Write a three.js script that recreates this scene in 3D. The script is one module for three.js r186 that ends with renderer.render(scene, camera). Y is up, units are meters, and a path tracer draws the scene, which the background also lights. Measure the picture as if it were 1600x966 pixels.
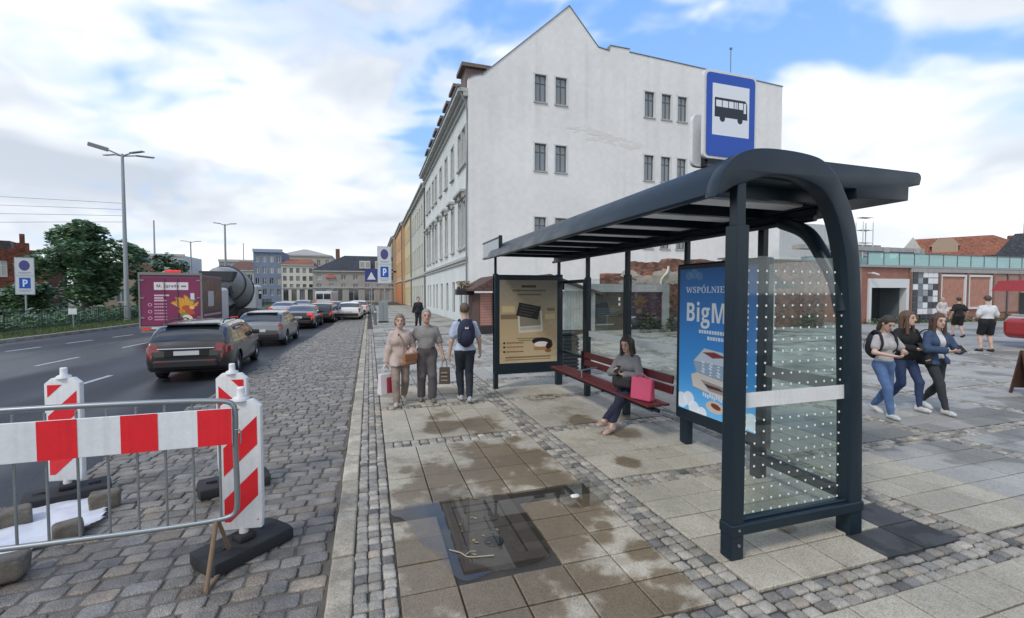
import * as THREE from 'three';
import { mergeGeometries, mergeVertices, toCreasedNormals } from 'three/addons/utils/BufferGeometryUtils.js';
import { RoundedBoxGeometry } from 'three/addons/geometries/RoundedBoxGeometry.js';

// ---------------------------------------------------------------- camera, sky, sun, exposure
const scene = new THREE.Scene();
const camera = new THREE.PerspectiveCamera(69.2, 1600 / 966, 0.1, 2000);
camera.position.set(0, 2.0, 0);
camera.rotation.order = 'YXZ';
camera.rotation.y = -Math.atan(223 / 700);
camera.rotation.x = -Math.atan(25 / 700);

const renderer = new THREE.WebGLRenderer({ antialias: true });
renderer.toneMapping = THREE.LinearToneMapping;
renderer.toneMappingExposure = 1.15;
renderer.shadowMap.enabled = true;
const SKY_LEVEL = 1.0;
const sun = new THREE.DirectionalLight(new THREE.Color(1, 0.96, 0.9), 1.5);
sun.position.set(-70, 95, 25);
sun.castShadow = true; sun.shadow.radius = 20;
sun.shadow.mapSize.set(2048, 2048);
Object.assign(sun.shadow.camera, { left: -60, right: 60, top: 60, bottom: -60, near: 1, far: 400 });
scene.add(sun); scene.add(sun.target); sun.target.position.set(0, 0, -20);

// ---------------------------------------------------------------- small maths
function rng(seed) { let a = seed >>> 0; return () => { a = (a + 0x6D2B79F5) | 0; let t = Math.imul(a ^ (a >>> 15), 1 | a); t = (t + Math.imul(t ^ (t >>> 7), 61 | t)) ^ t; return ((t ^ (t >>> 14)) >>> 0) / 4294967296; }; }
const R0 = rng(7);
const lerp = (a, b, t) => a + (b - a) * t, clamp = (x, a = 0, b = 1) => Math.min(b, Math.max(a, x));
const sstep = (a, b, x) => { const t = clamp((x - a) / (b - a)); return t * t * (3 - 2 * t); };
function hash3(x, y, z) { let h = Math.imul(x | 0, 374761393) ^ Math.imul(y | 0, 668265263) ^ Math.imul(z | 0, 2147483647 - 1e6 | 0); h = Math.imul(h ^ (h >>> 13), 1274126177); h ^= h >>> 16; return (h >>> 0) / 4294967296; }
function vnoise(x, y, z = 0) {
  const xi = Math.floor(x), yi = Math.floor(y), zi = Math.floor(z); let u = x - xi, v = y - yi, w = z - zi;
  u = u * u * (3 - 2 * u); v = v * v * (3 - 2 * v); w = w * w * (3 - 2 * w);
  const c = (i, j, k) => hash3(xi + i, yi + j, zi + k);
  const a = lerp(lerp(c(0, 0, 0), c(1, 0, 0), u), lerp(c(0, 1, 0), c(1, 1, 0), u), v);
  if (w === 0) return a;
  return lerp(a, lerp(lerp(c(0, 0, 1), c(1, 0, 1), u), lerp(c(0, 1, 1), c(1, 1, 1), u), v), w);
}
function fbm(x, y, z = 0, o = 4) { let s = 0, a = 0.5, n = 0; for (let i = 0; i < o; i++) { s += a * vnoise(x, y, z); n += a; a *= 0.5; x = x * 2.03 + 17.1; y = y * 2.03 + 9.7; z = z * 2.03 + (z ? 3.1 : 0); } return s / n; }
// noise that tiles over [0,1)^2 with n cells
function tnoise(u, v, n, seed = 0) { const x = u * n, y = v * n, xi = Math.floor(x), yi = Math.floor(y); let a = x - xi, b = y - yi; a = a * a * (3 - 2 * a); b = b * b * (3 - 2 * b); const c = (i, j) => hash3((xi + i) % n, (yi + j) % n, seed); return lerp(lerp(c(0, 0), c(1, 0), a), lerp(c(0, 1), c(1, 1), a), b); }
function tfbm(u, v, n, o = 4, seed = 0) { let s = 0, a = 0.5, t = 0; for (let i = 0; i < o; i++) { s += a * tnoise(u, v, n, seed + i); t += a; a *= 0.55; n *= 2; } return s / t; }

// ---------------------------------------------------------------- sky: broken bright cloud with blue openings to the upper right
(function () {
  const W = 1536, H = 768, d = new Float32Array(W * H * 4);
  const g2 = (a, b, s, t) => Math.exp(-(a * a) / (s * s) - (b * b) / (t * t));
  for (let j = 0; j < H; j++) for (let i = 0; i < W; i++) {
    const k = (j * W + i) * 4, el = ((j + 0.5) / H - 0.5) * Math.PI, th = ((i + 0.5) / W - 0.5) * 2 * Math.PI;
    const y = Math.sin(el), ce = Math.cos(el), x = ce * Math.cos(th), z = ce * Math.sin(th);
    let r, g, b;
    if (y <= 0) { r = 0.55; g = 0.57; b = 0.6; }
    else {
      const E = el * 57.2958, A = Math.atan2(x, -z) * 57.2958;       // azimuth to the right of the street direction
      const q = 1 / (y + 0.16), px = x * q, pz = z * q;
      const wx = fbm(px * 1.3 + 5, pz * 1.3 + 2, 0, 4) - 0.5, wz = fbm(px * 1.3 + 31, pz * 1.3 + 77, 0, 4) - 0.5;
      const big = fbm(px * 0.9 + wx * 0.8 + 3.3, pz * 0.9 + wz * 0.8 + 8.1, 0, 5), fine = fbm(px * 3.2 + wx * 2.4 + 40, pz * 3.2 + wz * 2.4, 0, 6);
      const wisp = fbm(px * 2.0 + pz * 3 + wx * 3, pz * 9 - px * 3 + wz * 3, 0, 5);
      // where the cover opens
      let open = sstep(-4, 16, A) * sstep(7, 26, E) * sstep(150, 90, Math.abs(A - 30)) * 0.86; open += 0.5 * sstep(9, 30, E) * sstep(12, -16, A) * sstep(160, 100, Math.abs(A + 30));
      open = Math.max(open, 0.9 * g2(A - 8, E - 22, 7, 8));
      open -= 0.95 * g2(A - 52, E - 15, 11, 8.5) + 0.45 * g2(A + 2, E - 19, 7, 8) + 0.35 * g2(A - 12, E - 31, 10, 3);
      open += 0.35 * g2(A - 42, E - 27, 16, 7);
      const cover = clamp(0.84 - 0.6 * open + (fine - 0.5) * 0.95 + (big - 0.5) * 0.55 + (wisp - 0.5) * (0.25 + 0.75 * open));
      const dens = sstep(0.26, 0.78, cover);
      const up = sstep(0, 60, E);
      const br = lerp(0.36, 0.1, up), bg = lerp(0.6, 0.3, up), bb = lerp(0.95, 0.82, up);
      const thick = fbm(px * 1.15 + wx + 90, pz * 1.15 + wz + 14, 0, 5), puff = fbm(px * 4 + wx * 3 + 9, pz * 4 + wz * 3 + 4, 0, 5);
      let shade = sstep(0.4, 0.66, thick) * 0.6 + 0.9 * (puff - 0.45);
      shade += 0.5 * g2(A + 30, E - 12, 12, 7) + 0.42 * g2(A - 50, E - 11, 9, 3.5) + 0.25 * g2(A - 2, E - 8, 14, 3) - 0.3 * g2(A + 6, E - 14, 10, 6);
      shade = clamp(shade) * sstep(0.3, 0.8, dens) * lerp(0.5, 1, sstep(0, 12, E));
      const cr = lerp(1.02, 0.56, shade), cg = lerp(1.05, 0.62, shade), cb = lerp(1.08, 0.71, shade);
      r = lerp(br, cr, dens); g = lerp(bg, cg, dens); b = lerp(bb, cb, dens);
    }
    d[k] = r * SKY_LEVEL; d[k + 1] = g * SKY_LEVEL; d[k + 2] = b * SKY_LEVEL; d[k + 3] = 1;
  }
  const t = new THREE.DataTexture(d, W, H, THREE.RGBAFormat, THREE.FloatType);
  t.mapping = THREE.EquirectangularReflectionMapping; t.magFilter = THREE.LinearFilter; t.minFilter = THREE.LinearFilter; t.needsUpdate = true;
  scene.background = t; scene.environment = t;
})();

// ---------------------------------------------------------------- names, things, parts
const used = {};
function numbered(n) { const c = used[n] = (used[n] ?? -1) + 1; return c ? n + '_' + String(c).padStart(3, '0') : n; }
function tag(o, label, category, group, kind) { if (label) o.userData.label = label; if (category) o.userData.category = category; if (group) o.userData.group = group; if (kind) o.userData.kind = kind; return o; }
function thing(name, label, category, [x, y, z] = [0, 0, 0], turn = 0, group) { const o = new THREE.Group(); o.name = numbered(name); o.position.set(x, y, z); o.rotation.y = turn; scene.add(o); return tag(o, label, category, group); }
function struct(name) { const o = new THREE.Group(); o.name = numbered(name); o.userData.kind = 'structure'; scene.add(o); return o; }
function part(parent, name, geo, m) { const o = new THREE.Mesh(Array.isArray(geo) ? merge(geo) : geo, m); o.name = name; o.castShadow = o.receiveShadow = true; parent.add(o); return o; }
function strip(g) { const n = g.index ? g.toNonIndexed() : g; for (const k of Object.keys(n.attributes)) if (!['position', 'normal', 'uv', 'color'].includes(k)) n.deleteAttribute(k); if (!n.attributes.uv) n.setAttribute('uv', new THREE.BufferAttribute(new Float32Array(n.attributes.position.count * 2), 2)); return n; }
function merge(list) { const a = list.map(strip); const col = a.some((g) => g.attributes.color); if (col) for (const g of a) if (!g.attributes.color) g.setAttribute('color', new THREE.BufferAttribute(new Float32Array(g.attributes.position.count * 3).fill(1), 3)); return mergeGeometries(a); }
// uv in metres from the dominant axis of each face
function uvm(g) { g = g.index ? g.toNonIndexed() : g; const p = g.attributes.position, n = p.count, uv = new Float32Array(n * 2), a = new THREE.Vector3(), b = new THREE.Vector3(), c = new THREE.Vector3(); for (let i = 0; i < n; i += 3) { a.fromBufferAttribute(p, i); b.fromBufferAttribute(p, i + 1); c.fromBufferAttribute(p, i + 2); const q = b.clone().sub(a).cross(c.clone().sub(a)), X = Math.abs(q.x), Y = Math.abs(q.y), Z = Math.abs(q.z); [a, b, c].forEach((v, k) => { const t = (i + k) * 2; if (Y >= X && Y >= Z) { uv[t] = v.x; uv[t + 1] = -v.z; } else if (X >= Z) { uv[t] = v.z; uv[t + 1] = v.y; } else { uv[t] = v.x; uv[t + 1] = v.y; } }); } g.setAttribute('uv', new THREE.BufferAttribute(uv, 2)); return g; }
function xf(g, x = 0, y = 0, z = 0, rx = 0, ry = 0, rz = 0) { const m = new THREE.Matrix4().makeRotationFromEuler(new THREE.Euler(rx, ry, rz, 'YXZ')); m.setPosition(x, y, z); return g.applyMatrix4(m); }
// box given by its corners, chamfered
function box(x0, x1, y0, y1, z0, z1, r = 0) { const w = x1 - x0, h = y1 - y0, d = z1 - z0; r = Math.min(r, w / 2.01, h / 2.01, d / 2.01); const g = r > 0 ? new RoundedBoxGeometry(w, h, d, 1, r) : new THREE.BoxGeometry(w, h, d); g.translate((x0 + x1) / 2, (y0 + y1) / 2, (z0 + z1) / 2); return uvm(g); }
function cbox(cx, cy, cz, w, h, d, r = 0) { return box(cx - w / 2, cx + w / 2, cy - h / 2, cy + h / 2, cz - d / 2, cz + d / 2, r); }
const V = (x, y, z) => new THREE.Vector3(x, y, z);
function rod(a, b, r, r2 = r, n = 10) { const A = V(...a), B = V(...b), d = B.clone().sub(A), L = d.length(), g = new THREE.CylinderGeometry(r2, r, L, n, 1); g.translate(0, L / 2, 0); g.applyQuaternion(new THREE.Quaternion().setFromUnitVectors(V(0, 1, 0), d.normalize())); g.translate(...a); return strip(g); }
function tube(pts, r, n = 24, k = 8, closed = false) { return strip(new THREE.TubeGeometry(new THREE.CatmullRomCurve3(pts.map((p) => V(...p)), closed, 'centripetal'), n, r, k, closed)); }
function poly(pts, holes = []) { const s = new THREE.Shape(pts.map(([x, y]) => new THREE.Vector2(x, y))); for (const h of holes) s.holes.push(new THREE.Path(h.map(([x, y]) => new THREE.Vector2(x, y)))); return s; }
const rect = (x0, y0, x1, y1) => [[x0, y0], [x1, y0], [x1, y1], [x0, y1]];
function extr(shape, depth, bevel = 0, curve = 8) { return strip(new THREE.ExtrudeGeometry(shape, { depth, bevelEnabled: bevel > 0, bevelSize: bevel, bevelThickness: bevel, bevelSegments: 2, curveSegments: curve })); }
function lathe(pts, n = 24) { return strip(new THREE.LatheGeometry(pts.map(([x, y]) => new THREE.Vector2(x, y)), n)); }
function ball(x, y, z, r, sx = 1, sy = 1, sz = 1, n = 14) { const g = new THREE.SphereGeometry(r, n, Math.max(6, n * 0.7 | 0)); g.scale(sx, sy, sz); g.translate(x, y, z); return strip(g); }
function tint(g, c) { const n = g.attributes.position.count, a = new Float32Array(n * 3); for (let i = 0; i < n; i++) { a[3 * i] = c[0]; a[3 * i + 1] = c[1]; a[3 * i + 2] = c[2]; } g.setAttribute('color', new THREE.BufferAttribute(a, 3)); return g; }

// ---------------------------------------------------------------- textures and materials
function tex(w, h, fn, srgb = true, rx = 1, ry = rx) { const d = new Uint8Array(w * h * 4); for (let j = 0; j < h; j++) for (let i = 0; i < w; i++) { const c = fn((i + 0.5) / w, (j + 0.5) / h), k = (j * w + i) * 4; d[k] = clamp(c[0]) * 255; d[k + 1] = clamp(c[1]) * 255; d[k + 2] = clamp(c[2]) * 255; d[k + 3] = 255; } const t = new THREE.DataTexture(d, w, h); t.wrapS = t.wrapT = THREE.RepeatWrapping; t.magFilter = THREE.LinearFilter; t.minFilter = THREE.LinearMipmapLinearFilter; t.generateMipmaps = true; if (srgb) t.colorSpace = THREE.SRGBColorSpace; t.repeat.set(rx, ry); t.needsUpdate = true; return t; }
const lin2s = (c) => c <= 0.0031308 ? c * 12.92 : 1.055 * c ** (1 / 2.4) - 0.055;
const grey = (v) => [v, v, v];
function rep(t, rx, ry = rx) { const c = t.clone(); c.repeat.set(rx, ry); c.needsUpdate = true; return c; }
// multiplies: close to white, with mottling
const T_mottle = tex(512, 512, (u, v) => grey(0.8 + 0.2 * tfbm(u, v, 6, 5, 3) + 0.1 * (tfbm(u, v, 60, 2, 9) - 0.5)));
const T_grainB = tex(512, 512, (u, v) => grey(0.5 * tfbm(u, v, 8, 4, 21) + 0.5 * tfbm(u, v, 96, 2, 33)), false);
const T_plaster = tex(1024, 1024, (u, v) => { const s = tfbm(u, v, 4, 5, 51), t = tnoise(u, v, 64, 5), dr = Math.pow(tnoise(u, v * 0 + 0.3, 48, 8), 3) * tnoise(u, v, 5, 12); const k = 0.9 + 0.1 * s + 0.03 * (t - 0.5) - 0.07 * dr; return [k, k, k]; });
const T_rough = tex(512, 512, (u, v) => grey(0.55 + 0.45 * tfbm(u, v, 5, 5, 71)), false);
function M(color, rough = 0.7, o = {}) {
  const c = Array.isArray(color) ? new THREE.Color().setRGB(...color) : new THREE.Color(color);
  const { mottle, bump, bscale = 0.002, brep, phys, ...rest } = o;
  const m = phys || 'clearcoat' in rest || 'transmission' in rest || 'sheen' in rest ? new THREE.MeshPhysicalMaterial() : new THREE.MeshStandardMaterial();
  m.color = c; m.roughness = rough; m.metalness = 0; Object.assign(m, rest);
  if (mottle) m.map = rep(T_mottle, mottle);
  if (bump) { m.bumpMap = rep(T_grainB, brep ?? bump); m.bumpScale = bscale; }
  return m;
}
const mat = {
  steelDark: M([0.009, 0.02, 0.03], 0.5, { clearcoat: 0.06, clearcoatRoughness: 0.35, specularIntensity: 0.7, roughnessMap: rep(T_rough, 0.8) }),
  darkPlain: M([0.02, 0.022, 0.025], 0.6), black: M([0.012, 0.012, 0.013], 0.75), rubber: M([0.025, 0.026, 0.028], 0.85, { bump: 4, bscale: 0.004 }),
  galv: M([0.34, 0.37, 0.38], 0.42, { metalness: 0.6, mottle: 3 }), galvPole: M([0.42, 0.45, 0.46], 0.5, { metalness: 0.4, mottle: 0.8 }),
  white: M([0.8, 0.8, 0.79], 0.5, { map: rep(T_plaster, 1.3) }), whiteDirty: M([0.82, 0.85, 0.86], 0.45, { map: rep(T_plaster, 0.9), roughnessMap: rep(T_rough, 1) }), red: M([0.84, 0.022, 0.032], 0.5, { map: rep(T_plaster, 1.1), roughnessMap: rep(T_rough, 1.4) }),
  glass: M([0.93, 0.975, 0.955], 0.03, { transmission: 1, thickness: 0, ior: 1.5 }),
  pane: M([0.05, 0.06, 0.07], 0.06, { clearcoat: 1, clearcoatRoughness: 0.03 }), paneGrey: M([0.14, 0.16, 0.17], 0.1),
  chrome: M([0.75, 0.75, 0.76], 0.12, { metalness: 1 }), rust: M([0.28, 0.19, 0.12], 0.8, { mottle: 6 }),
};
// ---------------------------------------------------------------- ground: pavers, setts, kerb, road
const RY = -0.12;                                                     // level of the carriageway
function inView(x, y, z, m = 1.08) { const v = V(x, y, z).applyMatrix4(camera.matrixWorldInverse); if (v.z > -0.6) return 0; const k = 700 / -v.z; return Math.abs(v.x * k) < 800 * m && Math.abs(v.y * k) < 483 * m ? k * k : 0; }
camera.updateMatrixWorld(true); camera.matrixWorldInverse.copy(camera.matrixWorld).invert();
// the pieces that show largest become parts of their own, the rest one part
function emit(parent, name, pieces, m, most = 290, far = name) {
  for (const p of pieces) p.s = inView(...p.c) * p.a;
  pieces.sort((a, b) => b.s - a.s);
  const near = pieces.slice(0, most).filter((p) => p.s > 0), rest = pieces.slice(near.length);
  for (const p of near) part(parent, name, p.g, p.m ?? m);
  const by = new Map(); for (const p of rest) { const k = p.m ?? m; if (!by.has(k)) by.set(k, []); by.get(k).push(p.g); }
  for (const [k, gs] of by) { const o = part(parent, far, merge(gs), k); if (gs.length > 1) o.userData.kind = 'stuff'; }
}
// flat paver with a worn chamfer; uv = world metres
function paver(x0, x1, z0, z1, y, t, ch = 0.008, col = null) {
  const pos = [], nor = [], P = (x, yy, z) => [x, yy, z], rj = () => (R0() - 0.5) * 0.004, dy = rj(), dz = rj();
  const a = [P(x0 + ch, y + dy, z0 + ch), P(x1 - ch, y - dy, z0 + ch), P(x1 - ch, y + dz, z1 - ch), P(x0 + ch, y - dz, z1 - ch)];
  const b = [P(x0, y - ch * 0.7, z0), P(x1, y - ch * 0.7, z0), P(x1, y - ch * 0.7, z1), P(x0, y - ch * 0.7, z1)], c = b.map((q) => P(q[0], y - t, q[2]));
  const quad = (p, q, r, s) => pos.push(...p, ...s, ...r, ...p, ...r, ...q);
  quad(a[0], a[1], a[2], a[3]);
  for (let i = 0; i < 4; i++) { const j = (i + 1) % 4; quad(a[j], a[i], b[i], b[j]); quad(b[j], b[i], c[i], c[j]); }
  const g = new THREE.BufferGeometry(); g.setAttribute('position', new THREE.Float32BufferAttribute(pos, 3)); g.computeVertexNormals();
  const uv = []; for (let i = 0; i < pos.length; i += 3) uv.push(pos[i], -pos[i + 2]); g.setAttribute('uv', new THREE.Float32BufferAttribute(uv, 2));
  return tint(g, col ?? grey(0.88 + 0.2 * R0()));
}
// a worn sett: irregular rounded block with a domed top
function sett(cx, cz, w, d, y, hgt, rnd, col, flat = 0.55, tiltAmt = 1) {
  const N = 10, pos = [], idx = [], uv = [], rings = [[1, -hgt], [1, -0.022 * (1 - flat) - 0.006], [0.88, -0.006 * (1 - flat)], [0.55, 0.002]];
  const jit = [...Array(N)].map(() => 0.93 + 0.09 * rnd()), tx = (rnd() - 0.5) * 0.05 * tiltAmt, tz = (rnd() - 0.5) * 0.05 * tiltAmt, up = (rnd() - 0.5) * 0.012 * tiltAmt, rot = (rnd() - 0.5) * 0.1;
  const pt = (ang, k, s) => { let c = Math.cos(ang), n = Math.sin(ang); const e = 0.34; let px = Math.sign(c) * Math.abs(c) ** e * w / 2 * s * k, pz = Math.sign(n) * Math.abs(n) ** e * d / 2 * s * k; return [px * Math.cos(rot) - pz * Math.sin(rot), px * Math.sin(rot) + pz * Math.cos(rot)]; };
  for (const [s, yy] of rings) for (let i = 0; i < N; i++) { const [px, pz] = pt((i + 0.5) / N * 6.2832, jit[i], s); pos.push(cx + px, y + yy + up + px * tx + pz * tz, cz + pz); uv.push(cx + px, -(cz + pz)); }
  pos.push(cx, y + 0.004 + up, cz); uv.push(cx, -cz);
  for (let r = 0; r < rings.length - 1; r++) for (let i = 0; i < N; i++) { const a = r * N + i, b = r * N + (i + 1) % N; idx.push(a, a + N, b, b, a + N, b + N); }
  const top = (rings.length - 1) * N; for (let i = 0; i < N; i++) idx.push(top + i, rings.length * N, top + (i + 1) % N);
  const g = new THREE.BufferGeometry(); g.setAttribute('position', new THREE.Float32BufferAttribute(pos, 3)); g.setAttribute('uv', new THREE.Float32BufferAttribute(uv, 2)); g.setIndex(idx); g.computeVertexNormals();
  return tint(g, col);
}
// --- materials of the ground
// wet stains on the slabs round the puddle, drawn over x 0..6, z 0..-10 (uv: u = x, v = -z)
const blobs = []; { const add = (x, z, r, k = 1) => blobs.push([x, -z, r, k]);
  [[0.75, -4.7, 0.5], [1.2, -4.75, 0.45], [1.6, -4.9, 0.4], [0.45, -4.6, 0.25], [1.5, -5.3, 0.42], [1.75, -4.55, 0.3], [1.0, -6.6, 0.3], [1.5, -6.55, 0.35], [0.5, -3.9, 0.4], [0.5, -3.3, 0.42], [1.0, -3.6, 0.65], [1.5, -3.75, 0.4], [1.25, -3.3, 0.4], [0.9, -2.75, 0.5], [1.35, -2.75, 0.33], [0.75, -2.45, 0.25], [1.55, -2.35, 0.32], [1.2, -2.2, 0.3], [1.95, -3.95, 0.3], [2.0, -2.6, 0.12], [1.8, -3.2, 0.1], [1.9, -3.35, 0.08], [2.0, -2.95, 0.12], [0.4, -2.55, 0.18], [1.6, -2.0, 0.3], [0.35, -5.1, 0.14], [1.1, -7.3, 0.28], [0.7, -8.8, 0.3], [1.5, -9.0, 0.35], [3.1, -6.3, 0.22], [4.1, -6.2, 0.3], [3.4, -5.6, 0.2], [3.2, -7.9, 0.25], [2.9, -4.6, 0.12], [3.35, -2.85, 0.06], [3.2, -2.15, 0.05]].forEach((b) => add(...b)); }
const wetAt = (x, d) => { const n = fbm(x * 3.1 + 7, d * 3.1, 0, 4) - 0.5, m = fbm(x * 14, d * 14 + 3, 0, 3) - 0.5; let s = -1; for (const [bx, bz, r] of blobs) s = Math.max(s, 1 - Math.hypot(x - bx, d - bz) / r); const q = s * 0.8 + n * 1.9 + m * 0.6; return 0.45 * sstep(-0.55, 0.12, q) + 0.55 * sstep(-0.14, 0.24, q); };
const slabTex = tex(1536, 2048, (u, v) => { const x = u * 6, d = v * 10, w = wetAt(x, d), gr = fbm(x * 2.2, d * 2.2, 0, 4), fi = hash3(u * 1536, v * 2048, 5), sp = fi > 0.8 ? 0.6 : fi < 0.12 ? 1.15 : 1; const k = (0.76 + 0.16 * gr) * lerp(1, sp, 0.55) * (0.93 + 0.07 * fbm(x * 25, d * 25, 0, 2)); const c = [k * 1.0, k * 0.985, k * 0.94]; return c.map((q, i) => lerp(q, q * [0.7, 0.65, 0.59][i], w)); });
slabTex.repeat.set(1 / 6, 1 / 10);
const slabRough = tex(768, 1024, (u, v) => { const w = wetAt(u * 6, v * 10); return grey(lerp(0.92, 0.42, w) - 0.1 * fbm(u * 40, v * 60, 0, 2)); }, false, 1 / 6, 1 / 10);
const T_speck = tex(512, 512, (u, v) => { const f = hash3(u * 512, v * 512, 6), g = tfbm(u, v, 5, 4, 90), w = sstep(0.56, 0.66, tfbm(u, v, 4, 4, 77)); const k = (0.74 + 0.2 * g) * (f > 0.8 ? 0.86 : 1); return [k, k * 0.995, k * lerp(0.98, 0.97, w)].map((q) => q * lerp(1, 0.8, w)); });
const T_stoneC = tex(512, 512, (u, v) => { const g = tfbm(u, v, 6, 5, 14), f = tnoise(u, v, 128, 4); const k = 0.55 + 0.35 * g + 0.16 * (f - 0.5); return [k, k * 0.985, k * 0.955]; });
mat.slab = M([0.7, 0.655, 0.565], 1, { vertexColors: true, map: slabTex, roughnessMap: slabRough, bumpMap: rep(T_grainB, 3), bumpScale: 0.0025 });
mat.slabFar = M([0.56, 0.54, 0.485], 0.88, { vertexColors: true, map: rep(T_speck, 0.22), roughnessMap: rep(T_rough, 0.31), bumpMap: rep(T_grainB, 3), bumpScale: 0.0025 });
mat.sett = M([0.78, 0.74, 0.67], 0.85, { vertexColors: true, map: rep(T_stoneC, 1.7), roughnessMap: rep(T_rough, 1.3), bumpMap: rep(T_grainB, 2.2), bumpScale: 0.012 });
mat.roadSett = M([0.43, 0.405, 0.37], 0.55, { vertexColors: true, map: rep(T_stoneC, 1.1), roughnessMap: rep(T_rough, 0.7), bumpMap: rep(T_grainB, 1.6), bumpScale: 0.016 });
mat.kerb = M([0.86, 0.8, 0.68], 0.85, { vertexColors: true, map: rep(T_stoneC, 0.9), bumpMap: rep(T_grainB, 1.4), bumpScale: 0.008 });
mat.joint = M([0.07, 0.064, 0.055], 0.95, { map: rep(T_mottle, 1.2), bumpMap: rep(T_grainB, 2), bumpScale: 0.01 });
mat.darkSlab = M([0.09, 0.095, 0.1], 0.8, { map: rep(T_speck, 1.2), bumpMap: rep(T_grainB, 3), bumpScale: 0.003 });
const T_asph = tex(1024, 1024, (u, v) => { const g = tfbm(u, v, 5, 4, 40), f = hash3(u * 1024, v * 1024, 8), st = tnoise(u, v * 0 + 0.5, 14, 3); const k = 0.42 + 0.25 * g + 0.2 * (f - 0.5) + 0.1 * (st - 0.5); return [k, k * 1.01, k * 1.03]; });
const T_asphR = tex(512, 512, (u, v) => { const wet = sstep(0.35, 0.65, 0.6 * tfbm(u, v, 3, 4, 61) + 0.4 * tnoise(u, v * 0 + 0.5, 9, 3)); return grey(lerp(0.75, 0.3, wet)); }, false);
mat.asphalt = M([0.105, 0.115, 0.13], 1, { map: rep(T_asph, 0.16, 0.06), roughnessMap: rep(T_asphR, 0.1, 0.035), bumpMap: rep(T_grainB, 1.4), bumpScale: 0.005 });
mat.lane = M([0.5, 0.51, 0.52], 0.6, { mottle: 1.5 });
mat.grass = M([0.085, 0.12, 0.04], 0.95, { map: rep(T_mottle, 0.5), bumpMap: rep(T_grainB, 1), bumpScale: 0.05 });
mat.dirt = M([0.2, 0.2, 0.19], 0.95, { map: rep(T_mottle, 0.11) });

function sheet(x0, x1, z0, z1, y, th = 0.06) { return box(x0, x1, y - th, y, z1, z0); }
{ const g = struct('ground'); part(g, 'ground_sheet', sheet(-900, 900, 500, -1200, -0.3, 0.4), mat.dirt); }
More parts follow.
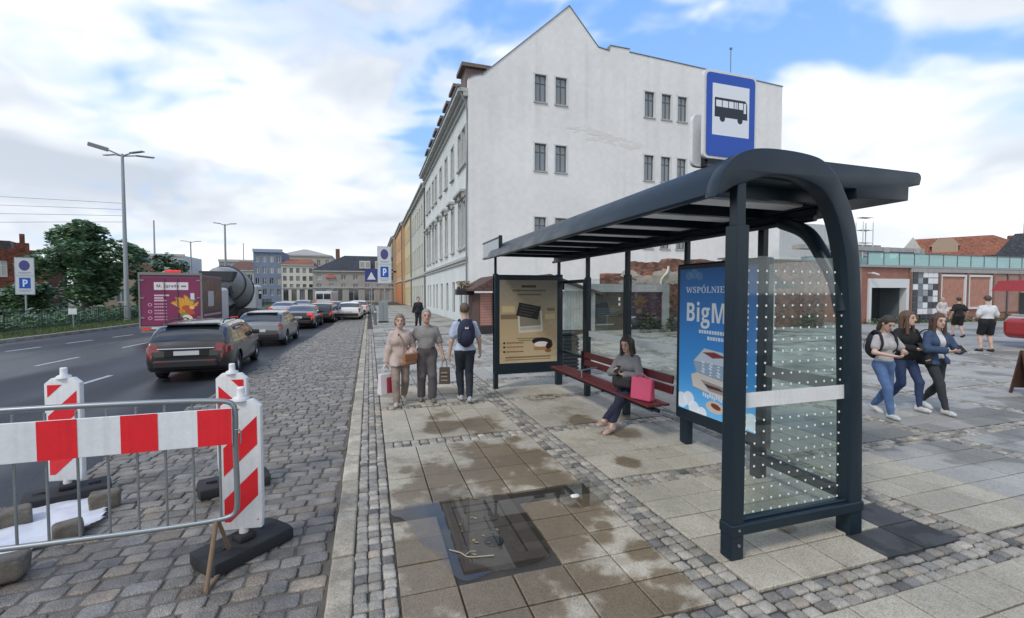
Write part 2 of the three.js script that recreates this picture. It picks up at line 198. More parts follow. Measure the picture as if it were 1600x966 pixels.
// --- pavement and plaza
const BX = [[2.12, 2.47], [4.57, 4.87], [7.45, 7.75], [10.3, 10.6], [13.2, 13.5], [16.1, 16.4], [19, 19.3], [21.9, 22.2]];
const BZ = [-2.01, -3.98, -5.92, -7.87, -9.8, -11.75, -13.7, -15.65, -17.6];    // near edges of the cross bands, each 0.26 deep
{
  const pv = struct('pavement');
  part(pv, 'bedding', [sheet(-0.13, 60, 6, -27.4, -0.022, 0.26), sheet(-0.13, 6.2, -27.4, -130, -0.022, 0.26)], mat.joint);
  const slabs = [], setts = [], rnd = rng(11);
  const cols = []; let prev = 0.17; const ends = [...BX.map((b) => b[0])];
  for (let i = 0; i < BX.length; i++) { const x1 = BX[i][0], n = Math.round((x1 - prev) / 0.395); for (let k = 0; k < n; k++) cols.push([prev + (x1 - prev) * k / n, prev + (x1 - prev) * (k + 1) / n, i]); prev = BX[i][1]; }
  const rows = []; let zp = 0.9; const bz = [0.16, ...BZ, -19.5, -21.5];
  for (const b of bz) { const n = Math.max(1, Math.round((zp - b) / 0.335)); for (let k = 0; k < n; k++) rows.push([zp - (zp - b) * k / n, zp - (zp - b) * (k + 1) / n]); zp = b - (b > -2.1 && b < -2 ? 0.29 : 0.245); }
  const G = 0.0062, dark = (x, z) => (x > 3.75 && x < 4.57 && z > -2.66 && z < -2.29) || (x > 4.16 && x < 4.57 && z > -2.97 && z < -2.6);
  const skip = (x, z) => x > 0.62 && x < 1.3 && z > -4.2 && z < -3.1;              // the iron covers lie here
  for (const [z1, z0] of rows) for (const [x0, x1, band] of cols) {
    const cx = (x0 + x1) / 2, cz = (z0 + z1) / 2; if (cz < -8.5 && cx > 24) continue;
    if (skip(cx, cz)) continue;
    const far = cx > 6 || cz < -10, dk = dark(cx, cz), tone = far ? grey(0.82 + 0.26 * rnd()) : grey(0.9 + 0.16 * rnd());
    if (rnd() < (far ? 0.07 : 0.02)) tone.forEach((_, i) => tone[i] *= 0.72);
    slabs.push({ g: paver(x0 + G, x1 - G, z0 + G, z1 - G, dk ? -0.002 : (rnd() - 0.5) * 0.004, 0.05, 0.007, dk ? grey(1) : tone), c: [cx, 0, cz], a: 0.13, m: dk ? mat.darkSlab : far ? mat.slabFar : mat.slab });
  }
  // the long street side of the pavement beyond the plaza, and the plain strip along the house fronts
  for (let z = -22; z > -75; z -= 0.5) for (let x = 0.17; x < 5.9; x += 0.6) { const s = Math.min(0.6, 5.9 - x); slabs.push({ g: paver(x + G, x + s - G, z - 0.5 + G, z - G, 0, 0.05, 0.007, grey(0.86 + 0.2 * rnd())), c: [x, 0, z], a: 0.3, m: mat.slabFar }); }
  const tone = () => { const k = 0.62 + 0.55 * rnd(), w = rnd(); return w < 0.1 ? [k * 0.55, k * 0.58, k * 0.63] : w < 0.2 ? [k * 1.04, k * 0.96, k * 0.88] : [k, k, k * 0.99]; };
  const band = (x0, x1, z1, z0, w, d) => { const nx = Math.max(1, Math.round((x1 - x0) / w)), nz = Math.max(1, Math.round((z1 - z0) / d)), sx = (x1 - x0) / nx, sz = (z1 - z0) / nz; for (let j = 0; j < nz; j++) for (let i = 0; i < nx; i++) { const off = nx > nz ? 0 : 0, cx = x0 + (i + 0.5) * sx + (rnd() - 0.5) * 0.012, cz = z0 + (j + 0.5 + off) * sz + (rnd() - 0.5) * 0.014; if (inView(cx, 0, cz, 1.8) === 0) continue; setts.push({ g: sett(cx, cz, sx * (0.93 + 0.05 * rnd()), sz * (0.92 + 0.06 * rnd()), -0.003, 0.05, rnd, tone()), c: [cx, 0, cz], a: sx * sz }); } };
  band(-0.125, 0.165, 0.5, -26, 0.098, 0.1);
  for (const [a, b] of BX) band(a + 0.005, b - 0.005, 0.5, b < 6 ? -20 : -16, 0.115, 0.105);
  for (const z of BZ) { const dd = z === -2.01 ? 0.28 : 0.235; let p = 0.17; for (const [a, b] of BX) { if (!(z === -3.98 && p < 1)) band(p + 0.005, a - 0.005, z, z - dd, 0.115, 0.1); p = b; if (z < -12 && p > 14) break; } }
  emit(pv, 'paving_slab', slabs, mat.slab, 290); emit(pv, 'sett', setts, mat.sett, 290);
  // --- far field of the plaza
  part(pv, 'plaza_surface', [sheet(22.3, 60, 4, -27.3, -0.012, 0.3), sheet(6.2, 22.3, -18, -27.3, -0.012, 0.3)], M([0.5, 0.495, 0.47], 0.75, { map: rep(T_speck, 0.13), bumpMap: rep(T_grainB, 0.8), bumpScale: 0.01 }));
  // --- kerb of long granite stones
  const kb = struct('kerb'), ks = [], rk = rng(5); let z = 1.2;
  while (z > -62) { const L = z > -6 ? 0.68 + 0.2 * rk() : 0.85 + 0.3 * rk(), k = 0.8 + 0.3 * rk(); const g = new RoundedBoxGeometry(0.165, 0.36, L - 0.012, 2, 0.022); g.translate(-0.2125 + (rk() - 0.5) * 0.012, -0.181 + (rk() - 0.5) * 0.008, z - L / 2); g.rotateY(0); ks.push({ g: tint(uvm(g), [k, k * 0.985, k * 0.95]), c: [-0.21, 0, z - L / 2], a: 0.2 * L }); z -= L; }
  emit(kb, 'kerb_stone', ks, mat.kerb, 120);
}
// --- cobbled parking lane
const edgeX = (z) => z > -9 ? -3.2 : lerp(-3.2, -2.35, clamp((-9 - z) / 23));
{
  const pl = struct('parking_lane'), rnd = rng(23), st = [];
  const sh = new THREE.Shape(); [[-0.3, 2], [-3.6, 2]].forEach(([x, z], i) => i ? sh.lineTo(x, z) : sh.moveTo(x, z)); for (let z = 0; z >= -62; z -= 2) sh.lineTo(edgeX(z), z); sh.lineTo(-0.3, -62); sh.closePath();
  let g = new THREE.ExtrudeGeometry(sh, { depth: 0.12, bevelEnabled: false }); g.rotateX(Math.PI / 2); g.translate(0, RY - 0.0085, 0); part(pl, 'bedding', uvm(strip(g)), M([0.15, 0.135, 0.115], 0.9, { map: rep(T_mottle, 0.9), bumpMap: rep(T_grainB, 2), bumpScale: 0.01 }));
  let z = 0.2, row = 0;
  while (z > -46) {
    const dz = 0.13 + 0.04 * rnd(), wob = 0.03 * Math.sin(z * 1.3); let x = -0.31 - rnd() * 0.06; const stop = edgeX(z) + (z < -9 ? 0.02 : 0);
    while (x > stop) { let w = 0.145 + 0.13 * rnd(); if (x - w < stop) w = Math.max(0.08, x - stop); const cx = x - w / 2, cz = z - dz / 2 + wob * Math.sin(cx * 2) + (rnd() - 0.5) * 0.02; x -= w;
      if (!inView(cx, RY, cz, 1.7)) continue;
      let k = 0.66 + 0.5 * rnd(); if (rnd() < 0.06) k *= 1.25; const warm = rnd(); st.push({ g: sett(cx, cz, w * 0.97, dz * 0.965, RY + 0.004 + 0.018 * (fbm(cx * 0.9, cz * 0.9, 0, 2) - 0.5), 0.06, rnd, warm < 0.16 ? [k * 1.06, k * 0.97, k * 0.88] : warm > 0.9 ? [k * 0.92, k * 0.97, k * 1.06] : [k, k, k], 0.9, 0.9), c: [cx, RY, cz], a: w * dz }); }
    z -= dz; row++;
  }
  emit(pl, 'cobblestone', st, mat.roadSett, 290);
  part(pl, 'far_cobbles', sheet(-2.4, -0.3, -46, -62, RY - 0.004, 0.05), M([0.24, 0.25, 0.26], 0.65, { map: rep(T_stoneC, 0.6), bumpMap: rep(T_grainB, 1), bumpScale: 0.02 }));
}
// --- asphalt, lane dashes, far kerb, verge
const farKerbX = (z) => z > -20 ? -15.4 + (z + 20) * 0.05 : z > -30 ? lerp(-15.4, -14.75, (-20 - z) / 10) : lerp(-14.75, -12.2, clamp((-30 - z) / 60));
{
  const rd = struct('road'), sh = new THREE.Shape(); sh.moveTo(-3.0, 30); for (let z = 0; z >= -62; z -= 2) sh.lineTo(edgeX(z) + 0.1, z); sh.lineTo(-0.3, -62); sh.lineTo(-0.3, -96); sh.lineTo(4, -100); sh.lineTo(-40, -100); sh.lineTo(-40, -96); sh.lineTo(-12, -96); for (let z = -90; z <= 0; z += 5) sh.lineTo(farKerbX(z), z); sh.lineTo(-15, 30); sh.closePath();
  let g = new THREE.ExtrudeGeometry(sh, { depth: 0.1, bevelEnabled: false }); g.rotateX(Math.PI / 2); g.translate(0, RY - 0.028, 0); part(rd, 'carriageway', uvm(strip(g)), mat.asphalt);
  const dash = (x0, z0, x1, z1, w) => { const L = Math.hypot(x1 - x0, z1 - z0), b = cbox(0, RY - 0.023, 0, w, 0.008, L, 0); xf(b, (x0 + x1) / 2, 0, (z0 + z1) / 2, 0, Math.atan2(x1 - x0, z1 - z0), 0); part(rd, 'lane_marking', b, mat.lane); };
  for (let i = -2; i < 7; i++) { const z = -12.2 - i * 5.1; dash(-6.5 + i * 0.08, z, -6.42 + i * 0.08, z - 2.0, 0.13); }
  for (let i = -1; i < 6; i++) { const z = -16.7 - i * 4.6; dash(-9.35 + i * 0.12, z, -9.27 + i * 0.12, z - 1.9, 0.13); }
  for (let i = -1; i < 6; i++) { const z = -21.2 - i * 2.65; dash(-12.7 + i * 0.42, z, -12.45 + i * 0.42, z - 1.35, 0.13); }
  const fk = struct('far_kerb'), ks = []; for (let z = 6; z > -88; z -= 1) { const b = cbox(0, 0, 0, 0.15, 0.3, 1.005, 0.02); xf(b, farKerbX(z - 0.5), RY - 0.03, z - 0.5, 0, Math.atan2(farKerbX(z) - farKerbX(z - 1), 1), 0); ks.push({ g: tint(b, grey(0.75 + 0.2 * R0())), c: [-15, 0, z], a: 0.15 }); } emit(fk, 'kerb_stone', ks, mat.kerb, 60);
  const vs = struct('verge'), s2 = new THREE.Shape(); s2.moveTo(-70, 10); s2.lineTo(-15, 10); for (let z = 5; z >= -88; z -= 3) s2.lineTo(farKerbX(z) - 0.05, z); s2.lineTo(-70, -88); s2.closePath();
  g = new THREE.ExtrudeGeometry(s2, { depth: 0.1, bevelEnabled: false }); g.rotateX(Math.PI / 2); g.translate(0, 0.0, 0); part(vs, 'turf', uvm(strip(g)), mat.grass);
  const rg = rng(61), bl = [], pos = []; for (let i = 0; i < 14000; i++) { const z = -14 - 40 * Math.pow(rg(), 1.3), x = farKerbX(z) - 0.15 - rg() * 3.2, h = 0.04 + 0.12 * rg() * rg() + (rg() < 0.03 ? 0.15 : 0), a = rg() * 6.28, w = 0.02; const dx = Math.cos(a) * w, dz = Math.sin(a) * w, lx = (rg() - 0.5) * h; pos.push(x - dx, 0, z - dz, x + dx, 0, z + dz, x + lx, h, z + (rg() - 0.5) * h); }
  const gg = new THREE.BufferGeometry(); gg.setAttribute('position', new THREE.Float32BufferAttribute(pos, 3)); gg.computeVertexNormals();
  const gr = part(scene, 'grass', gg, M([0.1, 0.135, 0.045], 0.9)); tag(gr, 'short grass of the verge along the far kerb', 'grass', null, 'stuff');
}
// ---------------------------------------------------------------- bus shelter
function canvasTex(w, h, draw) { const c = document.createElement('canvas'); c.width = w; c.height = h; draw(c.getContext('2d'), w, h); const t = new THREE.CanvasTexture(c); t.colorSpace = THREE.SRGBColorSpace; t.anisotropy = 4; return t; }
function print(w, h, draw, o = {}) { const m = o.phys ? new THREE.MeshPhysicalMaterial({ map: canvasTex(w, h, draw), roughness: 0.35 }) : new THREE.MeshStandardMaterial({ map: canvasTex(w, h, draw), roughness: o.rough ?? 0.45 }); return m; }
const adBlue = print(512, 840, (c, w, h) => {
  const g = c.createLinearGradient(0, 0, 0, h); g.addColorStop(0, '#2468ae'); g.addColorStop(0.35, '#2a80cf'); g.addColorStop(0.7, '#42a2ee'); g.addColorStop(1, '#74c4f8'); c.fillStyle = g; c.fillRect(0, 0, w, h);
  c.fillStyle = 'rgba(170,185,205,.35)'; for (const [x, y, r] of [[70, 40, 26], [110, 30, 30], [150, 44, 24]]) { c.beginPath(); c.arc(x, y, r, 0, 7); c.fill(); }
  c.fillStyle = 'rgba(255,255,255,.85)'; for (const [x, y, r] of [[25, 790, 46], [80, 770, 42], [120, 815, 40], [180, 830, 34], [430, 815, 40], [490, 790, 45]]) { c.beginPath(); c.arc(x, y, r, 0, 7); c.fill(); }
  c.fillStyle = '#cfe0f0'; c.textAlign = 'left'; c.font = 'bold 49px serif'; c.fillText('WSPÓLNIE C', 48, 140);
  c.save(); c.translate(46, 306); c.font = 'bold 118px sans-serif'; c.scale(424 / c.measureText('BigMac').width, 1.3); c.fillStyle = '#e8edf2'; c.fillText('BigMac', 0, 0); c.restore();
  c.fillStyle = '#dfe8f0'; for (let k = 0; k < 2; k++) { let x = 150 + k * 60; while (x < 400 - k * 20) { const l = 9 + ((x * 7 + k * 5) % 9); c.fillRect(x, 352 + k * 34, l, 20); x += l + 4; } }
  // opened carton with printed sides
  c.lineJoin = 'round'; c.fillStyle = '#d9dfe6'; c.strokeStyle = '#8b97a6'; c.lineWidth = 3;
  const P = (pts, f) => { c.fillStyle = f; c.beginPath(); pts.forEach(([x, y], i) => i ? c.lineTo(x, y) : c.moveTo(x, y)); c.closePath(); c.fill(); c.stroke(); };
  P([[110, 540], [190, 455], [380, 470], [440, 560], [420, 630], [140, 610]], '#cdd8e4'); P([[180, 480], [260, 470], [340, 490], [250, 505]], '#8e2f2a'); P([[110, 540], [140, 610], [420, 630], [440, 560], [300, 540]], '#9fb6cc');
  P([[95, 620], [140, 600], [425, 630], [450, 680], [400, 730], [110, 690]], '#e2d9cf'); P([[170, 640], [330, 655], [400, 700], [230, 690]], '#b39a8a'); P([[190, 655], [300, 662], [330, 680], [220, 678]], '#5a2f24');
  c.fillStyle = '#eef3f8'; for (let i = 0; i < 26; i++) { const x = 170 + (i * 53) % 210, y = 530 + (i * 31) % 70; c.fillRect(x, y, 16, 7); }
  c.fillStyle = '#dfe9f3'; for (let i = 0; i < 12; i++) c.fillRect(185 + i * 15, 705 + (i % 3) * 4, 11, 24);
  c.fillStyle = '#d8c9b8'; c.beginPath(); c.ellipse(270, 775, 62, 34, 0, 0, 7); c.fill(); c.fillStyle = '#7b3a20'; c.beginPath(); c.ellipse(275, 770, 34, 15, 0.2, 0, 7); c.fill(); c.fillStyle = '#3c2318'; c.fillRect(330, 752, 60, 14);
  c.fillStyle = '#8d1f2c'; c.fillRect(330, 768, 130, 52); c.fillStyle = '#e9d5d5'; c.font = 'bold 40px sans-serif'; c.fillText('D', 412, 808);
});
const adTan = print(512, 800, (c, w, h) => {
  const g = c.createLinearGradient(0, 0, 0, h); g.addColorStop(0, '#7d766a'); g.addColorStop(0.3, '#a0927a'); g.addColorStop(0.6, '#bda57c'); g.addColorStop(1, '#cdb894'); c.fillStyle = g; c.fillRect(0, 0, w, h);
  for (let i = 0; i < 90; i++) { c.fillStyle = i % 2 ? 'rgba(70,50,30,.05)' : 'rgba(220,190,140,.05)'; const x = (i * 137) % w, y = (i * 211) % h; c.beginPath(); c.ellipse(x, y, 70, 26, 0, 0, 7); c.fill(); }
  c.fillStyle = '#3d3022'; c.fillRect(190, 48, 130, 24); c.fillStyle = '#41382c';
  for (const [y, x0, x1, s] of [[92, 110, 400, 16], [130, 160, 360, 16], [560, 150, 380, 9], [580, 170, 340, 9]]) for (let x = x0; x < x1;) { const l = 8 + (x * 13 % 7); c.fillRect(x, y, l, s); x += l + 5; }
  c.fillStyle = 'rgba(205,180,130,.8)'; c.fillRect(20, 250, 110, 60); c.fillRect(400, 330, 90, 50); c.fillStyle = 'rgba(95,70,40,.6)'; c.fillRect(10, 330, 150, 46); c.fillRect(420, 270, 70, 30);
  c.save(); c.translate(265, 395); c.rotate(-0.06); c.fillStyle = '#cfc8ba'; c.fillRect(-105, -90, 215, 200); c.fillStyle = '#857c6c'; c.fillRect(-90, -75, 185, 125); c.fillStyle = '#b8ae9c'; c.fillRect(-90, 58, 185, 30); c.restore();
  c.save(); c.translate(255, 310); c.rotate(0.22); c.fillStyle = '#1d1a17'; c.fillRect(-105, -75, 200, 130); c.fillStyle = '#4b463f'; for (let k = 0; k < 4; k++) c.fillRect(-80, -58 + k * 28, 150 - k * 12, 9); c.restore();
  for (const y of [605, 645, 690]) { c.fillStyle = '#4a2a1c'; c.beginPath(); c.arc(40, y, 11, 0, 7); c.fill(); for (let x = 62; x < 210;) { const l = 8 + (x * 11 % 6); c.fillStyle = y === 645 ? '#9a4b2a' : '#6a4527'; c.fillRect(x, y - 7, l, 14); x += l + 4; } }
  c.fillStyle = '#1f1511'; c.beginPath(); c.ellipse(375, 600, 92, 40, 0.1, 0, 7); c.fill(); c.fillStyle = '#efe6da'; c.beginPath(); c.ellipse(370, 625, 66, 27, 0, 0, 7); c.fill(); c.fillStyle = '#b2855a'; c.fillRect(300, 650, 130, 34); c.fillStyle = '#2b1a12'; c.beginPath(); c.ellipse(440, 640, 28, 38, 0.5, 0, 7); c.fill(); c.fillStyle = '#8c5d3a'; c.beginPath(); c.ellipse(430, 690, 30, 18, 0, 0, 7); c.fill();
  c.fillStyle = '#6f4a2a'; for (const y of [738, 765]) for (let x = 50; x < 440;) { const l = 9 + (x * 5 % 8); c.fillRect(x, y, l, y > 750 ? 8 : 15); x += l + 4; }
});
{
  const sh = thing('bus_shelter', 'dark blue grey bus shelter with curved roof, dotted glass end and red bench', 'bus shelter', [0, 0, 0]);
  const S = mat.steelDark, Z0 = -2.6, Z1 = -9.15;
  // roof shell: section in x-y swept along z
  const sec = new THREE.Shape(); sec.moveTo(2.5, 2.775); sec.lineTo(2.372, 2.712); sec.lineTo(2.366, 2.722); sec.bezierCurveTo(2.4, 2.84, 2.46, 2.93, 2.55, 2.985); sec.bezierCurveTo(2.62, 3.028, 2.72, 3.046, 2.85, 3.046); sec.lineTo(4.58, 3.046); sec.quadraticCurveTo(4.625, 3.04, 4.625, 3.005); sec.lineTo(4.61, 2.955); sec.lineTo(4.47, 2.945); sec.lineTo(4.465, 2.81); sec.lineTo(3.86, 2.79); sec.lineTo(3.85, 2.87); sec.lineTo(2.56, 2.87); sec.lineTo(2.54, 2.79); sec.closePath();
  let g = extr(sec, Math.abs(Z1 - Z0) - 0.11, 0.008, 12); g.translate(0, 0, Z1 + 0.01); part(sh, 'roof', uvm(toCreasedNormals(g, 0.6)), S);
  const roof = sh.children[0];
  // soffit ribs and light strips between them
  for (let i = 0; i <= 8; i++) { const z = -2.9 - i * 0.76; part(roof, 'rib', box(2.5, 4.0, 2.76, 2.87, z - 0.03, z + 0.03, 0.006), S); }
  const lampM = M([0.88, 0.88, 0.88], 0.4);
  for (let i = 0; i < 8; i++) { const z = -3.28 - i * 0.76; part(roof, 'light_strip', box(2.75, 3.85, 2.80, 2.845, z - 0.11, z + 0.11, 0.01), lampM); }
  part(sh, 'rear_rail', [box(3.86, 3.98, 2.68, 2.785, Z1 + 0.03, -3.05, 0.02), rod([3.85, 2.675, Z1 + 0.04], [3.85, 2.675, -3.05], 0.028)], S);
  part(sh, 'front_rail', box(2.54, 2.61, 2.755, 2.83, Z1 + 0.02, Z0 - 0.14, 0.015), S);
  // end portal: roof beam that bends down into the rear post
  { const sp = (q) => new THREE.CatmullRomCurve3(q.map(([x, y]) => V(x, y, 0)), false, 'centripetal').getPoints(70).map((p) => [p.x, p.y]);
    const out = sp([[2.365, 2.704], [2.4, 2.82], [2.46, 2.915], [2.55, 2.987], [2.66, 3.035], [2.85, 3.06], [3.2, 3.052], [3.36, 3.02], [3.48, 2.94], [3.6, 2.79], [3.7, 2.6], [3.76, 2.38], [3.8, 2.05], [3.85, 1.2], [3.89, 0]]), inn = sp([[3.77, 0], [3.735, 1.2], [3.68, 2.05], [3.625, 2.36], [3.53, 2.62], [3.4, 2.79], [3.2, 2.87], [2.85, 2.885], [2.68, 2.838], [2.5, 2.775], [2.385, 2.706]]);
    g = extr(poly([...out, ...inn]), 0.1, 0.012); g.translate(0, 0, -2.722); part(sh, 'end_portal', uvm(toCreasedNormals(g, 0.5)), S);
    for (const y of [0.12, 0.235]) part(sh, 'bolt', (() => { const c = new THREE.CylinderGeometry(0.011, 0.011, 0.012, 8); c.rotateX(Math.PI / 2); c.translate(2.6, y, -2.6); return strip(c); })(), mat.galv);
    part(sh, 'brace', tube([[3.72, 1.85, -2.69], [3.71, 2.1, -2.75], [3.73, 2.32, -2.88], [3.79, 2.54, -3.08], [3.88, 2.69, -3.42]], 0.062, 24, 10), S); }
  // posts
  const post = (x, z, w, d, y1, thin) => part(sh, 'post', [box(x - w / 2, x + w / 2, 0, y1, z - d / 2, z + d / 2, 0.012), ...(thin ? [box(x - thin / 2, x + thin / 2, y1 - 0.02, 2.87, z - thin / 2, z + thin / 2, 0.008)] : [])], S);
  post(2.6, -2.67, 0.115, 0.12, 2.5, 0.08);
  post(4.03, -3.78, 0.1, 0.12, 2.3, 0.075);
  post(4.03, -4.98, 0.1, 0.1, 2.3, 0.06);
  post(4.03, -6.42, 0.1, 0.11, 2.3, 0.07);
  post(4.03, -7.82, 0.1, 0.11, 2.3, 0.07);
  post(2.5, -8.98, 0.09, 0.12, 2.4, 0.05); post(3.93, -8.98, 0.14, 0.12, 2.4, 0.06);
  // glass end wall with printed dots
  const dotM = M([0.8, 0.8, 0.78], 0.5);
  const dots = (u0, u1, y0, y1, s, on) => { const gs = []; for (let u = u0; u <= u1; u += s) for (let y = y0; y <= y1; y += s) if (on(u, y)) { const c = new THREE.CylinderGeometry(0.0092, 0.0092, 0.0015, 8); c.rotateX(Math.PI / 2); c.translate(u, y, 0); gs.push(strip(c)); } return merge(gs); };
  let p = part(sh, 'end_glass', box(2.66, 3.71, 0.27, 2.28, -2.672, -2.668), mat.glass);
  { const d = dots(2.71, 3.7, 0.32, 2.22, 0.088, (u, y) => y < 1.1 || y > 1.28); d.translate(0, 0, -2.6665); const o = part(p, 'dot_print', d, dotM); o.userData.kind = 'stuff'; }
  part(p, 'white_band', box(2.66, 3.74, 1.13, 1.245, -2.667, -2.664), mat.white);
  part(sh, 'bottom_rail', [box(2.53, 3.9, 0.19, 0.275, -2.73, -2.598, 0.012), rod([2.66, 0.285, -2.65], [3.75, 0.285, -2.65], 0.014)], S);
  p = part(sh, 'rear_glass', box(3.968, 3.972, 0.27, 2.3, -3.74, -2.72), mat.glass);
  part(p, 'grey_band', box(3.964, 3.967, 1.12, 1.24, -3.74, -2.72), M([0.2, 0.21, 0.21], 0.5));
  part(sh, 'bottom_rail', [box(3.93, 4.01, 0.19, 0.275, -3.74, -2.74, 0.012), rod([3.93, 0.3, -3.74], [3.93, 0.3, -2.74], 0.016)], S);
  // rear wall glass behind the bench
  for (const [a, b] of [[-5.04, -6.36], [-6.48, -7.76]]) { p = part(sh, 'rear_glass', box(4.028, 4.032, 0.75, 2.26, b, a), mat.glass); part(p, 'white_band', box(4.023, 4.026, 1.16, 1.27, b, a), M([0.66, 0.7, 0.68], 0.5)); }
  p = part(sh, 'rear_glass', box(4.028, 4.032, 0.75, 2.2, -8.9, -7.9), mat.glass);
  part(p, 'glass_frame', [box(4.0, 4.06, 2.2, 2.27, -8.92, -7.88, 0.008), box(4.0, 4.06, 0.7, 0.76, -8.92, -7.88, 0.008), box(4.0, 4.06, 0.76, 2.2, -7.97, -7.9, 0.008)], S);
  // illuminated-type advert case seen on its street side
  const caseOf = (parent, x0, x1, y0, y1, z0, z1, facing, poster, fr) => {
    const c = part(parent, 'advert_case', box(x0, x1, y0, y1, z0, z1, 0.03), S);
    if (facing === 'x') { const pl = new THREE.PlaneGeometry(Math.abs(z1 - z0) - fr * 2, y1 - y0 - fr - fr * 2.1); pl.rotateY(-Math.PI / 2); pl.translate(x0 - 0.004, (y0 + fr * 2.1 + y1 - fr) / 2, (z0 + z1) / 2); part(c, 'poster', pl, poster); }
    else { const pl = new THREE.PlaneGeometry(x1 - x0 - fr * 2, y1 - y0 - fr - fr * 2.1); pl.translate((x0 + x1) / 2, (y0 + fr * 2.1 + y1 - fr) / 2, z1 + 0.004); part(c, 'poster', pl, poster); }
    return c;
  };
  caseOf(sh, 3.93, 4.08, 0.33, 2.38, -5.06, -3.66, 'x', adBlue, 0.075);
  part(sh, 'leg', box(3.96, 4.06, 0, 0.36, -4.98, -4.86, 0.01), S); part(sh, 'leg', box(3.96, 4.06, 0, 0.36, -3.84, -3.72, 0.01), S);
  caseOf(sh, 2.455, 3.965, 0.3, 2.38, -9.04, -8.9, 'z', adTan, 0.11);
  // bench: slats on brackets of the rear posts
  const wood = M([0.15, 0.024, 0.026], 0.5, { map: rep(T_mottle, 1.5), bumpMap: rep(T_grainB, 2), bumpScale: 0.002 });
  const bn = new THREE.Group(); bn.name = 'bench'; sh.add(bn);
  for (let i = 0; i < 3; i++) part(bn, 'seat_slat', box(3.55 + i * 0.125, 3.66 + i * 0.125, 0.455, 0.49, -8.55, -5.14, 0.01), wood);
  for (let i = 0; i < 2; i++) part(bn, 'back_slat', xf(cbox(0, 0, 0, 0.035, 0.115, 2.68, 0.01), 3.955, 0.665 + i * 0.145, -6.48, 0, 0, -0.12), wood);
  part(bn, 'seat_rail', [rod([3.7, 0.41, -8.6], [3.7, 0.41, -5.1], 0.028), rod([3.6, 0.42, -8.6], [3.6, 0.42, -5.1], 0.014)], S);
  for (const z of [-6.42, -7.82]) part(bn, 'bracket', [box(3.56, 4.0, 0.4, 0.445, z - 0.025, z + 0.025, 0.006), box(3.9, 3.96, 0.44, 0.88, z - 0.02, z + 0.02, 0.006)], S);
  part(bn, 'armrest', [rod([3.6, 0.62, -7.2], [3.93, 0.66, -7.2], 0.014), rod([3.6, 0.48, -7.2], [3.6, 0.62, -7.2], 0.014)], mat.galv);
}
// --- bus stop sign standing on the roof
{
  const face = print(400, 500, (c, w, h) => {
    c.fillStyle = '#1d4fb0'; c.fillRect(0, 0, w, h); c.fillStyle = '#e4e8ec'; c.fillRect(48, 62, w - 96, 310);
    c.fillStyle = '#1a222e'; c.beginPath(); c.moveTo(66, 145); c.lineTo(318, 145); c.lineTo(334, 165); c.lineTo(338, 262); c.lineTo(66, 262); c.closePath(); c.fill();
    c.fillStyle = '#e4e8ec'; for (const [x, l] of [[78, 46], [130, 46], [182, 40], [264, 36]]) c.fillRect(x, 160, l, 40); c.fillRect(306, 160, 20, 62); c.fillRect(228, 160, 12, 40); c.fillRect(244, 160, 12, 40);
    c.fillStyle = '#1a222e'; for (const x of [130, 276]) { c.beginPath(); c.arc(x, 268, 22, 0, 7); c.fill(); }
  });
  const sg = thing('bus_stop_sign', 'blue and white bus stop sign with a bus pictogram on the shelter roof', 'sign', [2.83, 3.06, -3.0]);
  const rr = (w, h, r) => { const s = new THREE.Shape(); s.moveTo(-w / 2 + r, 0); s.lineTo(w / 2 - r, 0); s.quadraticCurveTo(w / 2, 0, w / 2, r); s.lineTo(w / 2, h - r); s.quadraticCurveTo(w / 2, h, w / 2 - r, h); s.lineTo(-w / 2 + r, h); s.quadraticCurveTo(-w / 2, h, -w / 2, h - r); s.lineTo(-w / 2, r); s.quadraticCurveTo(-w / 2, 0, -w / 2 + r, 0); return s; };
  let g = extr(rr(0.53, 0.7, 0.05), 0.02, 0.003); g.translate(0, 0.03, -0.022); part(sg, 'panel', g, mat.white);
  g = new THREE.ShapeGeometry(rr(0.49, 0.66, 0.04), 8); { const p = g.attributes.position, uv = g.attributes.uv; for (let i = 0; i < p.count; i++) uv.setXY(i, p.getX(i) / 0.49 + 0.5, p.getY(i) / 0.66); } g.translate(0, 0.05, 0.0065); part(sg, 'face', g, face);
  g = extr(rr(0.5, 0.42, 0.06), 0.03, 0.004); g.translate(-0.03, -0.01, -0.14); part(sg, 'rear_panel', g, mat.white);
  for (const x of [-0.2, 0.17]) part(sg, 'stand', box(x, x + 0.03, -0.02, 0.3, -0.1, -0.056), mat.steelDark);
  const sn = thing('stop_name_sign', 'white stop name board in a dark frame at the far end of the shelter roof', 'sign', [2.45, 2.74, -8.45]);
  const nm = M([0.42, 0.45, 0.45], 0.4); part(sn, 'panel', box(-0.02, 0.02, 0.03, 0.34, -1.3, 0, 0.004), nm);
  part(sn, 'frame', [box(-0.03, 0.03, 0.0, 0.03, -1.32, 0.0), box(-0.03, 0.03, 0.34, 0.365, -1.32, 0.0), box(-0.035, 0.035, -0.02, 0.385, 0.0, 0.03)], mat.steelDark);
}
